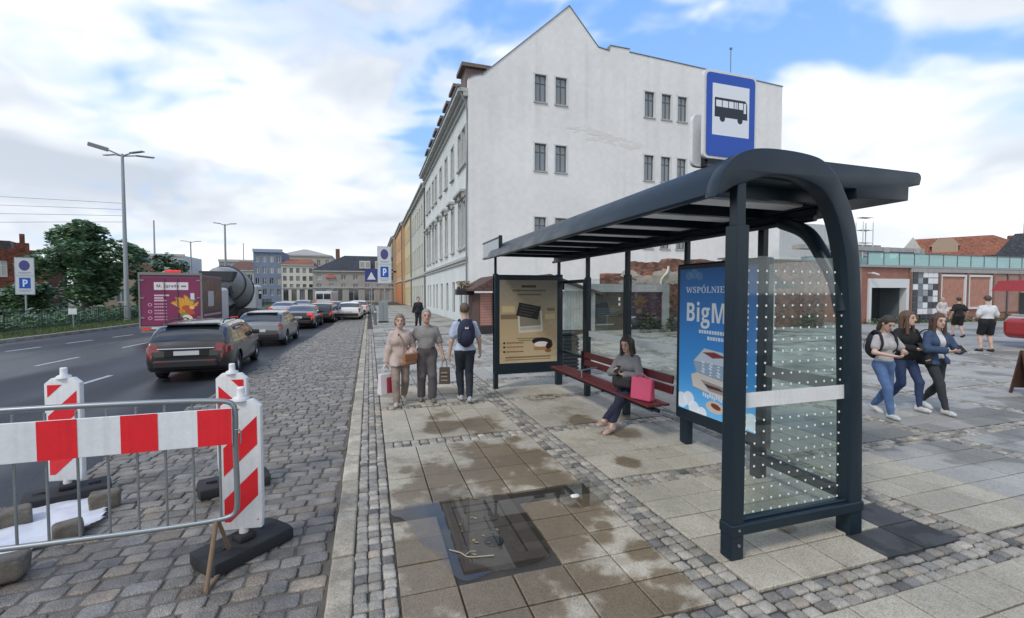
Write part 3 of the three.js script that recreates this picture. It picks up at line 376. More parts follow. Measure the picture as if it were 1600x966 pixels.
// --- iron covers in the puddle, water, litter
{
  const iron = M([0.15, 0.135, 0.115], 0.55, { mottle: 3, bump: 5, bscale: 0.006 }), conc = M([0.13, 0.11, 0.09], 0.6, { mottle: 2, bump: 3, bscale: 0.004 });
  const cv = thing('utility_cover', 'rusty double utility cover set into the slabs under the puddle', 'manhole cover', [0.96, 0, -3.65]);
  part(cv, 'frame', [box(-0.33, 0.33, -0.05, -0.004, 0.44, 0.54), box(-0.33, 0.33, -0.05, -0.004, -0.54, -0.45), box(-0.33, -0.25, -0.05, -0.004, -0.45, 0.44), box(0.2, 0.33, -0.05, -0.004, -0.45, 0.44)], conc);
  for (const [a, b] of [[0.005, 0.43], [-0.44, -0.005]]) { const pl = part(cv, 'cover_plate', box(-0.24, 0.19, -0.05, -0.012, a, b, 0.006), iron); if (a > 0) part(pl, 'lid', (() => { const c = new THREE.CylinderGeometry(0.075, 0.08, 0.012, 28); c.translate(-0.02, -0.008, (a + b) / 2); return strip(c); })(), mat.darkPlain); else for (const q of [a + 0.1, b - 0.13]) part(pl, 'lifting_bar', box(-0.16, 0.1, -0.012, 0.0, q, q + 0.025, 0.003), iron); }
  const w = [[0.17, -4.22], [0.3, -4.25], [0.6, -4.24], [0.9, -4.23], [1.3, -4.2], [1.62, -4.2], [1.9, -4.22], [2.1, -4.28], [2.28, -4.2], [2.34, -4.05], [2.25, -3.86], [2.1, -3.74], [1.86, -3.7], [1.72, -3.78], [1.66, -3.94], [1.45, -3.96], [1.36, -3.85], [1.36, -3.6], [1.33, -3.3], [1.28, -3.12], [1.1, -3.02], [0.85, -3.03], [0.62, -3.0], [0.54, -3.1], [0.5, -3.3], [0.38, -3.55], [0.31, -3.8], [0.25, -4.02], [0.18, -4.1]];
  const wr = rng(3), shp = new THREE.Shape(new THREE.CatmullRomCurve3(w.map(([x, z]) => V(x + (wr() - 0.5) * 0.03, 0, z + (wr() - 0.5) * 0.03)), true).getPoints(160).map((p) => new THREE.Vector2(p.x, -p.z)));
  const g = new THREE.ShapeGeometry(shp); g.rotateX(-Math.PI / 2); g.translate(0, 0.0065, 0); const pd = struct('puddle'); part(pd, 'water', g, M([0.8, 0.78, 0.75], 0.015, { transmission: 1, thickness: 0, ior: 1.5 }));
  const lit = thing('crumpled_paper', 'small white crumpled paper lying in the puddle', 'litter', [1.9, 0.012, -3.93]);
  const pg = new THREE.IcosahedronGeometry(0.04, 3); { const p = pg.attributes.position; for (let i = 0; i < p.count; i++) { const v = V(p.getX(i), p.getY(i), p.getZ(i)), k = 0.6 + 0.7 * fbm(v.x * 40 + 9, v.y * 40 + 5, v.z * 40 + 3, 2); p.setXYZ(i, v.x * k * 1.2, Math.max(-0.008, v.y * k * 0.45), v.z * k * 0.8); } pg.computeVertexNormals(); } part(lit, 'sheet', pg, mat.white);
  const tw = thing('dry_twig', 'thin pale twig floating at the near edge of the puddle', 'twig', [0.62, 0.012, -3.33]); part(tw, 'stem', [tube([[-0.05, 0, -0.06], [0.03, 0.004, 0.02], [0.06, 0, 0.07], [0.26, 0.003, 0.12]], 0.004, 16, 5), tube([[0.05, 0, 0.05], [0.1, 0.006, 0.02], [0.14, 0.004, 0.03]], 0.003, 8, 5)], M([0.4, 0.34, 0.25], 0.8));
  const lr = rng(19), leafM = [M([0.3, 0.22, 0.07], 0.7), M([0.2, 0.11, 0.04], 0.7)];
  const lv = []; for (let i = 0; i < 22; i++) { const x = 0.78 + 0.5 * lr() * lr() + (lr() - 0.5) * 0.2, z = -3.75 + (lr() - 0.5) * 1.1, s = 0.008 + 0.014 * lr(); const q = new THREE.CircleGeometry(s, 6); q.scale(1, 0.55, 1); q.rotateX(-Math.PI / 2 + (lr() - 0.5) * 0.4); q.rotateY(lr() * 6); q.translate(x, 0.011, z); lv.push(strip(q)); }
  const lo = part(scene, 'fallen_leaves', merge(lv), leafM[0]); tag(lo, 'yellow leaf scraps floating on the covers in the puddle', 'leaves', null, 'stuff');
}
// ---------------------------------------------------------------- road works: barrier, beacons, stones
{
  const b = thing('barrier_fence', 'galvanised steel barrier fence with a red and white board beside the kerb', 'barrier', [-0.95, RY, -3.72], 0.0);
  const L = 2.45, top = 1.33, bot = 0.47;
  part(b, 'frame', tube([[-L, bot, 0], [-0.06, bot, 0], [-0.015, bot + 0.02, 0], [0, bot + 0.06, 0], [0, 1.0, 0], [0, top - 0.06, 0], [-0.015, top - 0.02, 0], [-0.06, top, 0], [-L + 0.06, top, 0], [-L, top - 0.03, 0], [-L, 0.9, 0], [-L, bot, 0]], 0.019, 220, 10), mat.galv);
  for (let i = 0; i < 14; i++) { const x = -0.1 - i * 0.166; part(b, 'bar', rod([x, bot, 0], [x, top, 0], 0.0085, 0.0085, 8), mat.galv); }
  const bd = part(b, 'board', box(-L + 0.02, -0.01, 1.02, 1.285, 0.02, 0.032, 0.004), mat.whiteDirty);
  for (let i = 0; i < 6; i++) { const x1 = -0.012 - i * 0.45; part(bd, 'red_field', box(Math.max(-L + 0.022, x1 - 0.213), x1, 1.0215, 1.2835, 0.0325, 0.0345), mat.red); }
  part(b, 'leg', [rod([-0.13, bot, 0], [-0.17, 0.015, 0.12], 0.016), rod([-0.17, 0.016, 0.13], [-0.11, 0.016, -0.38], 0.016), rod([-0.13, bot, -0.01], [-0.115, 0.02, -0.3], 0.014)], mat.rust);
  part(b, 'leg', [rod([-2.2, bot, 0], [-2.2, 0.015, 0.14], 0.016), rod([-2.2, 0.016, 0.2], [-2.2, 0.016, -0.38], 0.016)], mat.rust);
  part(b, 'hook', tube([[0, 1.12, 0.02], [0.03, 1.12, 0.02], [0.04, 1.1, 0.02], [0.04, 1.02, 0.02]], 0.005, 12, 6), mat.galv);
}
{
  const stripes = (dir) => (() => { // reflective stripes as raised foil pieces on a 0.3 x 0.98 panel
    const W = 0.25, H = 0.92, out = []; const p = 0.42, th = 0.21; const clip = (pts) => { const cut = (ps, f) => { const r = []; for (let i = 0; i < ps.length; i++) { const a = ps[i], c = ps[(i + 1) % ps.length], fa = f(a), fc = f(c); if (fa >= 0) r.push(a); if (fa * fc < 0) { const t = fa / (fa - fc); r.push([lerp(a[0], c[0], t), lerp(a[1], c[1], t)]); } } return r; }; let r = cut(pts, ([, y]) => y); r = r.length ? cut(r, ([, y]) => H - y) : r; return r; };
    for (let k = -2; k < 4; k++) { const y = k * p + 0.1, s = dir * W; const q = clip([[-W / 2, y - s / 2 - 0.02], [W / 2, y + s / 2 - 0.02], [W / 2, y + s / 2 + th], [-W / 2, y - s / 2 + th]]); if (q.length > 2) out.push(q); } return out; })();
  const beacon = (label, pos, turn, dir, baseTurn) => {
    const b = thing('warning_beacon', label, 'traffic beacon', pos, turn, 'warning beacons round the road works');
    const s = new THREE.Shape(); s.moveTo(-0.138, 0.21); s.lineTo(0.138, 0.21); s.lineTo(0.146, 0.3); s.lineTo(0.146, 1.2); s.lineTo(0.09, 1.25); s.lineTo(-0.09, 1.25); s.lineTo(-0.146, 1.2); s.lineTo(-0.146, 0.3); s.closePath();
    let g = extr(s, 0.05, 0.007); g.translate(0, 0, -0.025); part(b, 'panel', toCreasedNormals(g, 0.5), mat.white);
    for (const side of [1, -1]) for (const q of stripes(dir * side)) { const e = extr(poly(q), 0.002, 0); e.translate(0, 0.27, 0.0325); if (side < 0) e.rotateY(Math.PI); part(b.children[0], 'red_stripe', e, mat.red); }
    part(b, 'peg', [lathe([[0.0, 1.36], [0.026, 1.36], [0.03, 1.345], [0.03, 1.29], [0.06, 1.275], [0.06, 1.25]], 16)], mat.white); part(b, 'stem', rod([0, 0.03, 0], [0, 0.22, 0], 0.035), mat.white);
    const o = new THREE.Group(); o.name = 'foot'; o.rotation.y = baseTurn - turn; o.scale.set(0.76, 1.1, 0.82); b.add(o);
    const f = new THREE.Shape(); [[-0.4, -0.2], [0.4, -0.2], [0.42, -0.12], [0.42, 0.12], [0.4, 0.2], [-0.4, 0.2], [-0.42, 0.12], [-0.42, -0.12]].forEach(([x, y], i) => i ? f.lineTo(x, y) : f.moveTo(x, y));
    g = extr(f, 0.06, 0.02); g.rotateX(-Math.PI / 2); { const p = g.attributes.position; for (let i = 0; i < p.count; i++) { const x = p.getX(i), y = p.getY(i); if (y > 0.02) p.setY(i, y + 0.05 * sstep(0.4, 0.1, Math.abs(x))); } } g.translate(0, 0.02, 0); part(o, 'slab', uvm(toCreasedNormals(g, 0.6)), mat.rubber); for (const q of [[-0.09, 0.09, 0.1, 0.15, -0.09, 0.09, 0.02], [-0.34, -0.2, 0.085, 0.1, -0.06, 0.06, 0.005], [0.2, 0.34, 0.085, 0.1, -0.06, 0.06, 0.005]]) part(o, 'grip', box(...q), mat.rubber);
    return b;
  };
  beacon('leftmost red and white warning beacon on its black foot by the asphalt', [-2.98, RY, -5.72], -0.1, 1, 0.45);
  beacon('red and white warning beacon standing behind the right end of the barrier', [-1.42, RY, -5.5], -0.15, -1, 0.35);
  beacon('nearest red and white warning beacon beside the barrier end', [-1.0, RY, -4.1], -0.12, 1, 0.75);
  // white sheet with loose setts on it
  const ws = thing('plastic_sheet', 'white plastic sheet spread on the cobbles under the barrier', 'plastic sheet', [-3.0, RY, -4.85]);
  const rnd = rng(44), out = [[0.42, 0.75], [0.3, 0.35], [0.62, -0.1], [0.5, -0.5], [0.3, -0.85], [-0.3, -0.75], [-1.1, -0.6], [-1.2, 0.5], [-0.4, 0.9]];
  const pts = new THREE.CatmullRomCurve3(out.map(([x, z]) => V(x, 0, z)), true).getPoints(60), g = new THREE.PlaneGeometry(2.2, 2, 70, 64); g.rotateX(-Math.PI / 2);
  const inside = (x, z) => { let c = false; for (let i = 0, j = pts.length - 1; i < pts.length; j = i++) { const a = pts[i], b = pts[j]; if ((a.z > z) !== (b.z > z) && x < (b.x - a.x) * (z - a.z) / (b.z - a.z) + a.x) c = !c; } return c; };
  { const p = g.attributes.position, keep = [], ix = g.index.array; for (let i = 0; i < p.count; i++) { const x = p.getX(i) - 0.25, z = p.getZ(i); p.setXYZ(i, x, 0.016 + 0.05 * Math.pow(fbm(x * 5 + 3, z * 5, 0, 4), 2) + 0.012 * Math.abs(Math.sin(x * 9 + z * 14 + 4 * fbm(x * 3, z * 3, 0, 2))), z); } for (let i = 0; i < ix.length; i += 3) { const x = (p.getX(ix[i]) + p.getX(ix[i + 1]) + p.getX(ix[i + 2])) / 3, z = (p.getZ(ix[i]) + p.getZ(ix[i + 1]) + p.getZ(ix[i + 2])) / 3; if (inside(x, z)) keep.push(ix[i], ix[i + 1], ix[i + 2]); } g.setIndex(keep); g.computeVertexNormals(); } part(ws, 'film', g, M([0.74, 0.76, 0.8], 0.35, { transmission: 0.15, thickness: 0 }));
  const stone = (label, x, z, w, h, d, turn, y = RY, tilt = 0) => { const q = new RoundedBoxGeometry(w, h, d, 5, 0.035), p = q.attributes.position; for (let i = 0; i < p.count; i++) { const v = V(p.getX(i), p.getY(i), p.getZ(i)), k = 1 + 0.32 * (fbm(v.x * 9 + x * 7 + 20, v.y * 9 + 30, v.z * 9 + z * 5 + 10, 3) - 0.5); p.setXYZ(i, v.x * k, v.y * k, v.z * k); } let m = mergeVertices((q.deleteAttribute('normal'), q.deleteAttribute('uv'), q), 1e-4); m.computeVertexNormals(); m = uvm(toCreasedNormals(m, 0.7)); const t = thing('loose_sett', label, 'paving stone', [x, y + h / 2, z], turn, 'loose setts weighing down the plastic sheet'); t.rotation.z = tilt; part(t, 'block', m, stoneM); };
  const stoneM = M([0.34, 0.31, 0.26], 0.85, { map: rep(T_stoneC, 2), bumpMap: rep(T_grainB, 4), bumpScale: 0.01 });
  stone('loose tan sett right of the sheet, beyond the barrier bars', -2.5, -5.35, 0.24, 0.17, 0.16, 0.35);
  stone('loose grey sett in the middle of the white sheet', -2.5, -4.78, 0.2, 0.15, 0.15, 0.5);
  stone('large loose sett on the near edge of the white sheet', -2.62, -4.22, 0.3, 0.17, 0.2, 0.2);
  stone('loose sett at the left frame edge beside the leftmost beacon foot', -3.12, -5.15, 0.3, 0.17, 0.22, 0.5);
}
// ---------------------------------------------------------------- buildings
// a wall with real openings: outline in metres, extruded inwards (towards -z), windows set back into it
const T_brick = tex(1024, 1024, (u, v) => { const R = 26, C = 13, r = Math.floor(v * R), uu = (u + (r % 2) * 0.5 / C) % 1, c = Math.floor(uu * C), fx = uu * C - c, fy = v * R - r, j = fx < 0.05 || fy < 0.12 ? 1 : 0; const h = hash3(c, r, 3), n = tfbm(u, v, 8, 4, 17), g = tfbm(u, v, 3, 4, 47); let k = 0.4 + 0.35 * h + 0.2 * n; let col = [k * 0.95, k * (0.62 + 0.12 * g), k * (0.5 + 0.16 * g)]; if (j) col = [0.55, 0.52, 0.48].map((q) => q * (0.8 + 0.3 * n)); return col; });
const T_brickB = tex(512, 512, (u, v) => { const R = 26, C = 13, r = Math.floor(v * R), uu = (u + (r % 2) * 0.5 / C) % 1, fx = uu * C % 1, fy = v * R - r; return grey((fx < 0.05 || fy < 0.12 ? 0.2 : 0.7) + 0.3 * tfbm(u, v, 16, 3, 5)); }, false);
const T_tile = tex(512, 512, (u, v) => { const R = 24, r = Math.floor(v * R), fy = v * R - r, fx = (u * 20 + (r % 2) * 0.5) % 1; const k = 0.6 + 0.25 * hash3(Math.floor(u * 20 + (r % 2) * 0.5) % 20, r, 2) + 0.15 * tfbm(u, v, 4, 4, 9); return grey(k * (fy < 0.15 ? 0.7 : 1) * (fx < 0.08 ? 0.85 : 1)); });
const galvDark = M([0.2, 0.23, 0.24], 0.5, { metalness: 0.3 });
const plaster = (c, r = 0.1) => M(c, 0.9, { map: rep(T_plaster, r), bumpMap: rep(T_grainB, 0.8), bumpScale: 0.004 });
const brickM = M([0.5, 0.47, 0.44], 0.9, { map: rep(T_brick, 0.32), bumpMap: rep(T_brickB, 0.32), bumpScale: 0.012 });
const slateM = M([0.055, 0.06, 0.07], 0.6, { map: rep(T_tile, 0.2) }), tileM = M([0.44, 0.16, 0.085], 0.85, { map: rep(T_tile, 0.22) });
const frameW = M([0.62, 0.63, 0.62], 0.5), frameD = M([0.09, 0.1, 0.11], 0.5), stoneTrim = M([0.55, 0.55, 0.53], 0.85, { mottle: 0.6 });
const paneM = [M([0.035, 0.045, 0.05], 0.05, { clearcoat: 1, clearcoatRoughness: 0.02 }), M([0.1, 0.11, 0.115], 0.08, { clearcoat: 1, clearcoatRoughness: 0.02 }), M([0.3, 0.31, 0.3], 0.3, { clearcoat: 1, clearcoatRoughness: 0.05 }), M([0.17, 0.2, 0.22], 0.08, { clearcoat: 1, clearcoatRoughness: 0.02 })];
const wcache = new Map();
function windowPart(parent, x, y, w, h, zback, o = {}) {
  const key = [w.toFixed(2), h.toFixed(2), o.bars ?? 1, o.frame === frameD].join(); let c = wcache.get(key);
  if (!c) { const f = Math.min(0.07, w * 0.09), b = [box(0, w, 0, f, -0.03, 0.03), box(0, w, h - f, h, -0.03, 0.03), box(0, f, f, h - f, -0.03, 0.03), box(w - f, w, f, h - f, -0.03, 0.03)]; if ((o.bars ?? 1) >= 1) b.push(box(w / 2 - f * 0.5, w / 2 + f * 0.5, f, h - f, -0.026, 0.026)); if ((o.bars ?? 1) >= 2) b.push(box(f, w - f, h * 0.68, h * 0.68 + f * 0.8, -0.022, 0.022)); c = [merge(b), box(f * 0.5, w - f * 0.5, f * 0.5, h - f * 0.5, -0.012, -0.002)]; wcache.set(key, c); }
  const W = part(parent, 'window', c[0], o.frame ?? frameW); W.position.set(x, y, zback); part(W, 'pane', c[1], o.pane ?? paneM[Math.floor(R0() * 4)]);
  if (o.sill) part(W, 'sill', box(-0.08, w + 0.08, -0.09, -0.005, 0.0, -zback + 0.07), o.sillM ?? stoneTrim);
  return W;
}
function wall(parent, name, outline, wins, m, depth = 0.35, o = {}) {
  const g = uvm(extr(poly(outline, wins.map(([x, y, w, h]) => rect(x, y, x + w, y + h))), depth)); g.translate(0, 0, -depth); const W = part(parent, name, g, m);
  const back = o.back ?? -0.16; for (const [x, y, w, h] of wins) windowPart(parent, x, y, w, h, back, o);
  return W;
}
const frameOf = (parent, x, z, turn, y = 0) => { const g = parent; g.position.set(x, y, z); g.rotation.y = turn; return g; };
// --- big white gable house at the corner; local x runs along the gable (east), z towards the camera
{
  const b = thing('gable_house', 'tall white rendered house with a bare pointed gable end beside the bus shelter', 'house', [5.95, 0, -27.5]);
  const wh = plaster([0.88, 0.87, 0.835], 0.07), L = 25, D = 22.4, E = 14.6;
  const out = [[0, 0], [L, 0], [L, 18.1], [11.3, 18.55], [11.3, 18.75], [9.8, 18.75], [9.7, 18.4], [8.9, 18.5], [6.75, 20.8], [0.9, 15.55], [0.35, 15.4], [0, 15.2]];
  const wins = []; for (const y of [14.35, 9.95, 5.2]) { for (const x of [4.35, 5.8]) wins.push([x, y, 0.8, 1.75]); for (const x of [12.55, 13.95, 15.3]) wins.push([x, y, 0.78, 1.75]); }
  const gw = wall(b, 'gable_wall', out, wins, wh, 0.4, { frame: frameD, back: -0.14, sill: true, bars: 2, pane: paneM[3] });
  for (const [x, y, w, h] of wins) part(gw, 'window_surround', [box(x - 0.1, x - 0.002, y - 0.06, y + h + 0.08, 0.002, 0.02), box(x + w + 0.002, x + w + 0.1, y - 0.06, y + h + 0.08, 0.002, 0.02), box(x - 0.1, x + w + 0.1, y + h + 0.002, y + h + 0.08, 0.002, 0.018)], frameW);
  // verge flashing along the top edge
  const top = out.slice(2); for (let i = 0; i < top.length - 1; i++) { const [x0, y0] = top[i], [x1, y1] = top[i + 1], d = Math.hypot(x1 - x0, y1 - y0); if (d < 0.3) continue; part(b, 'verge_flashing', xf(cbox(0, 0, 0, d + 0.06, 0.05, 0.5, 0.01), (x0 + x1) / 2, (y0 + y1) / 2 + 0.03, -0.2, 0, 0, Math.atan2(y1 - y0, x1 - x0)), galvDark); }
  // worn patch where old render has come off, as a thin raised scab
  const pr = rng(8), sp = []; for (let i = 0; i < 46; i++) { const x = 6.6 + 5.6 * pr(), y = 12.9 - (x - 6.6) * 0.12 + (pr() - 0.5) * 0.75 * (0.4 + 0.6 * Math.sin((x - 6.6) / 5.6 * 3.1)), s = 0.08 + 0.35 * pr() * pr(); const q = []; for (let k = 0; k < 9; k++) { const a = k / 9 * 6.283, rr = s * (0.5 + 0.7 * pr()); q.push([x + Math.cos(a) * rr * 1.7, y + Math.sin(a) * rr * 0.6]); } const e = extr(poly(q), 0.004 + 0.004 * pr()); e.translate(0, 0, 0.002); sp.push(e); }
  { const o = part(gw, 'patched_render', merge(sp), M([0.72, 0.7, 0.66], 0.95, { bump: 2, bscale: 0.01 })); o.userData.kind = 'stuff'; }
  // street front (turned: local x along the street from the corner)
  const f = new THREE.Group(); f.name = 'street_front'; f.rotation.y = -Math.PI / 2; f.position.set(0, 0, -D - 0.0); b.add(f);
  const fw = []; const col = [[20.6, 0.95], [19.2, 0.95], [16.4, 0.95], [13.6, 0.95], [10.8, 0.95], [7.9, 0.95], [5.9, 0.95], [3.4, 0.95], [1.5, 0.95]];
  const mint = plaster([0.74, 0.77, 0.74], 0.15);
  for (const [x, w] of col) { fw.push([x, 10.4, w, 2.2]); fw.push([x, 5.1, w, 2.9]); fw.push([x, 0.55, w + 0.1, 2.25]); }
  // openings are counted from the far end: x = 0 far, x = D at the corner
  const sw = wall(f, 'wall', [[0, 0], [D, 0], [D, E], [0, E]], [], mint, 0.3);
  sw.geometry = uvm(extr(poly([[0, 0], [D - 0.4, 0], [D - 0.4, E], [0, E]], fw.map(([x, y, w, h]) => rect(x, y, x + w, y + h))), 0.3)); sw.geometry.translate(0, 0, -0.3);
  for (const [x, y, w, h] of fw) { const W = part(sw, 'window', [box(x, x + 0.07, y, y + h, -0.2, -0.14), box(x + w - 0.07, x + w, y, y + h, -0.2, -0.14), box(x + 0.07, x + w - 0.07, y + h - 0.07, y + h, -0.2, -0.14), box(x + 0.07, x + w - 0.07, y, y + 0.07, -0.2, -0.14), box(x + w / 2 - 0.03, x + w / 2 + 0.03, y + 0.07, y + h - 0.07, -0.195, -0.145), box(x + 0.07, x + w - 0.07, y + h * 0.68, y + h * 0.68 + 0.05, -0.19, -0.15), box(x + 0.03, x + w - 0.03, y + 0.03, y + h - 0.03, -0.185, -0.175)], paneM[1]); W.material = paneM[y > 4 ? 1 : 0]; }
  for (const [x, y, w, h] of fw) if (y > 9) part(sw, 'window_trim', [box(x - 0.14, x - 0.01, y - 0.1, y + h + 0.12, 0.002, 0.06), box(x + w + 0.01, x + w + 0.14, y - 0.1, y + h + 0.12, 0.002, 0.06), box(x - 0.2, x + w + 0.2, y - 0.22, y - 0.1, 0.003, 0.16), box(x - 0.01, x + w + 0.01, y + h + 0.01, y + h + 0.12, 0.002, 0.058)], stoneTrim);
    else if (y > 4) { part(sw, 'window_trim', [box(x - 0.14, x - 0.01, y - 0.1, y + h + 0.2, 0.002, 0.06), box(x + w + 0.01, x + w + 0.14, y - 0.1, y + h + 0.2, 0.002, 0.06), box(x - 0.16, x + w + 0.16, y - 0.24, y - 0.1, 0.003, 0.14)], stoneTrim); part(sw, 'window_hood', [box(x - 0.22, x + w + 0.22, y + h + 0.42, y + h + 0.6, 0.003, 0.42, 0.02), box(x - 0.18, x + w + 0.18, y + h + 0.2, y + h + 0.42, 0.002, 0.16), box(x - 0.16, x - 0.02, y + h + 0.1, y + h + 0.42, 0.161, 0.3), box(x + w + 0.02, x + w + 0.16, y + h + 0.1, y + h + 0.42, 0.161, 0.3)], stoneTrim); }
  part(sw, 'string_course', [box(0, D - 0.4, 4.1, 4.3, 0.002, 0.22, 0.02), box(0, D - 0.4, 3.92, 4.098, 0.002, 0.12)], stoneTrim);
  part(sw, 'cornice', [box(0, D - 0.1, E - 0.45, E - 0.2, 0.002, 0.3, 0.02), box(0, D - 0.1, E - 0.198, E + 0.05, -0.1, 0.62, 0.03), box(0, D - 0.4, E - 0.75, E - 0.46, 0.002, 0.12)], stoneTrim);
  part(sw, 'gutter', rod([0, E + 0.12, 0.62], [D, E + 0.12, 0.62], 0.08), galvDark);
  part(sw, 'downpipe', tube([[D - 0.2, E + 0.05, 0.55], [D - 0.2, E - 0.6, 0.3], [D - 0.2, E - 0.9, 0.12], [D - 0.2, 7, 0.12], [D - 0.2, 0.05, 0.12]], 0.06, 30, 8), galvDark);
  // roof slope with dormers
  const rf = part(f, 'roof', uvm(extr(poly([[0, E + 0.04], [0, E + 0.16], [6.6, 20.55], [7.0, 20.55], [7, E + 0.04]]), D - 0.42).applyMatrix4(new THREE.Matrix4().makeRotationY(Math.PI / 2))), slateM);
  for (const x of [20.3, 17.2, 14.2, 11.2, 8.2, 5.2, 2.2]) part(rf, 'dormer', [box(x - 0.75, x + 0.75, E + 0.35, E + 1.9, -2.0, -0.1), box(x - 0.95, x + 0.95, E + 1.9, E + 2.15, -2.3, 0.18, 0.02)], M([0.22, 0.16, 0.14], 0.8, { mottle: 0.8 }));
  // rest of the block
  part(b, 'rear_block', box(13.6, 24.9, 0.01, 17.9, -11, -0.401), wh); part(b, 'flat_roof', box(8.9, 24.95, 17.9, 18.0, -11.05, -0.401), slateM); part(b, 'core', box(0.32, 13.6, 0.01, 14.5, -D + 0.02, -0.402), wh);
  part(b, 'aerial', [rod([20.5, 18.2, -0.6], [20.5, 20.6, -0.6], 0.035), cbox(20.5, 20.6, -0.6, 0.18, 0.12, 0.12)], galvDark);
}
// --- houses further along the street; local x along the street, face towards the road
function rowHouse(label, zNear, len, E, m, o = {}) {
  const b = thing('town_house', label, 'house', [o.x ?? 6.0, 0, zNear - len], -Math.PI / 2), n = o.n ?? Math.round(len / 2.3), wins = [], st = o.floors ?? [[10.2, 2.1], [5.3, 2.5], [0.6, 2.3]];
  for (let i = 0; i < n; i++) for (const [y, h] of st) wins.push([(i + 0.5) * len / n - 0.5, y, 1.0, h]);
  const W = wall(b, 'wall', [[0, 0], [len, 0], [len, E], [0, E]], wins, m, 0.3, { sill: true, bars: 2 });
  part(W, 'cornice', [box(0, len, E - 0.45, E - 0.1, 0.002, 0.3, 0.02), box(0, len, E - 0.098, E + 0.1, -0.1, 0.5, 0.02)], o.trim ?? stoneTrim); part(W, 'string_course', box(0, len, 4.0, 4.25, 0.002, 0.18, 0.02), o.trim ?? stoneTrim);
  const r = part(b, 'roof', uvm(extr(poly([[-0.3, E + 0.1], [5, E + 3.6], [6, E + 3.6], [6, E + 0.1]]), len - 0.02).applyMatrix4(new THREE.Matrix4().makeRotationY(Math.PI / 2))), o.roof ?? slateM); r.position.x = 0.01;
  part(b, 'rear_block', box(0, len, 0.01, E, -10, -0.302), m); for (let i = 0; i < 3; i++) part(r, 'chimney', box(len * (0.2 + 0.3 * i), len * (0.2 + 0.3 * i) + 0.8, E + 2.4, E + 4.4, -4.6, -4.0), brickM);
  if (o.shop) part(W, 'shop_front', box(0.3, len - 0.3, 0.2, 3.6, 0.003, 0.1), o.shop);
  if (o.pipe !== false) part(W, 'downpipe', rod([len - 0.25, 0, 0.1], [len - 0.25, E, 0.1], 0.07), frameD);
  return b;
}
rowHouse('pale green town house next along the street after the white gable house', -50.2, 17, 14.0, plaster([0.58, 0.58, 0.5]), { n: 7 });
rowHouse('yellow town house in the street row between pale green and orange fronts', -67.3, 13.2, 14.1, plaster([0.66, 0.55, 0.33]), { n: 6 });
rowHouse('orange town house in the street row with a darker orange ground floor', -80.6, 19, 14.2, plaster([0.68, 0.42, 0.22]), { n: 8, shop: plaster([0.6, 0.22, 0.08]), x: 5.6, roof: tileM });
rowHouse('farthest town house of the street row, dull ochre front', -99.7, 22, 14, plaster([0.55, 0.42, 0.28]), { n: 9, x: 5.0 });

// --- far end of the street: fronts facing the camera
function farHouse(label, x0, x1, E, z, m, rows, cols, o = {}) {
  const w = x1 - x0, b = thing('town_house', label, o.cat ?? 'building', [x0, 0, z], o.turn ?? 0), wins = []; const y0 = o.y0 ?? 3.6;
  for (let r = 0; r < rows; r++) for (let c = 0; c < cols; c++) { const s = w / cols, fh = (E - y0 - (o.top ?? 0.5)) / rows; wins.push([(c + 0.5) * s - (o.ww ?? 0.5), y0 + r * fh + fh * 0.2, (o.ww ?? 0.5) * 2, fh * 0.58]); }
  if (o.shops) for (let c = 0; c < o.shops; c++) { const s = w / o.shops; wins.push([c * s + s * 0.18, 0.3, s * 0.64, 2.5]); }
  const W = wall(b, 'wall', [[0, 0], [w, 0], [w, E], [0, E]], wins, m, 0.3, { frame: o.frame, bars: 1 });
  part(W, 'cornice', box(-0.05, w + 0.05, E - 0.3, E, 0.002, 0.3), o.trim ?? stoneTrim); if (y0 > 2) part(W, 'string_course', box(0, w, 3.0, 3.25, 0.002, 0.15), o.trim ?? stoneTrim);
  part(b, 'rear_block', box(0, w, 0.01, E - 0.01, -(o.deep ?? 10), -0.302), m);
  if (o.roof) { const d = o.deep ?? 10, R = o.roofH ?? 3, s = o.hip ?? 0; const hp = (x, y, zz) => [x, y, zz]; const pos = [], T = (a, bq, c) => pos.push(...a, ...bq, ...c), A = hp(-0.2, E, 0.35), B = hp(w + 0.2, E, 0.35), C = hp(w + 0.2, E, -d), D = hp(-0.2, E, -d), F = hp(s, E + R, -d * 0.4), G = hp(w - (o.hip2 ?? s), E + R, -d * 0.4); T(A, B, G); T(A, G, F); T(B, C, G); T(C, D, F); T(C, F, G); T(D, A, F); T(A, C, B); T(A, D, C); const g = new THREE.BufferGeometry(); g.setAttribute('position', new THREE.Float32BufferAttribute(pos, 3)); g.computeVertexNormals(); const rf = part(b, 'roof', uvm(g), o.roof); for (const x of o.dormers ?? []) { const dd = part(rf, 'dormer', box(x - 1.1, x + 1.1, E + 0.5, E + 2.1, -3, -0.15), frameW); for (const s2 of [-0.55, 0.55]) part(dd, 'pane', box(x + s2 - 0.4, x + s2 + 0.4, E + 0.75, E + 1.85, -0.149, -0.12), paneM[2]); } for (const x of o.chimneys ?? []) part(rf, 'chimney', box(x - 0.4, x + 0.4, E + R * 0.5, E + R + 1.4, -d * 0.45, -d * 0.45 + 0.7), o.chimM ?? brickM); }
  else part(b, 'parapet', box(-0.1, w + 0.1, E + 0.002, E + 0.4, -0.4, 0.31), o.trim ?? stoneTrim);
  return b;
}
farHouse('blue grey apartment building with a flat top at the end of the street', -23.9, -18.3, 11.2, -110, plaster([0.2, 0.25, 0.34]), 4, 4, { y0: 1.0, frame: frameW, trim: M([0.3, 0.36, 0.46], 0.8), ww: 0.42 });
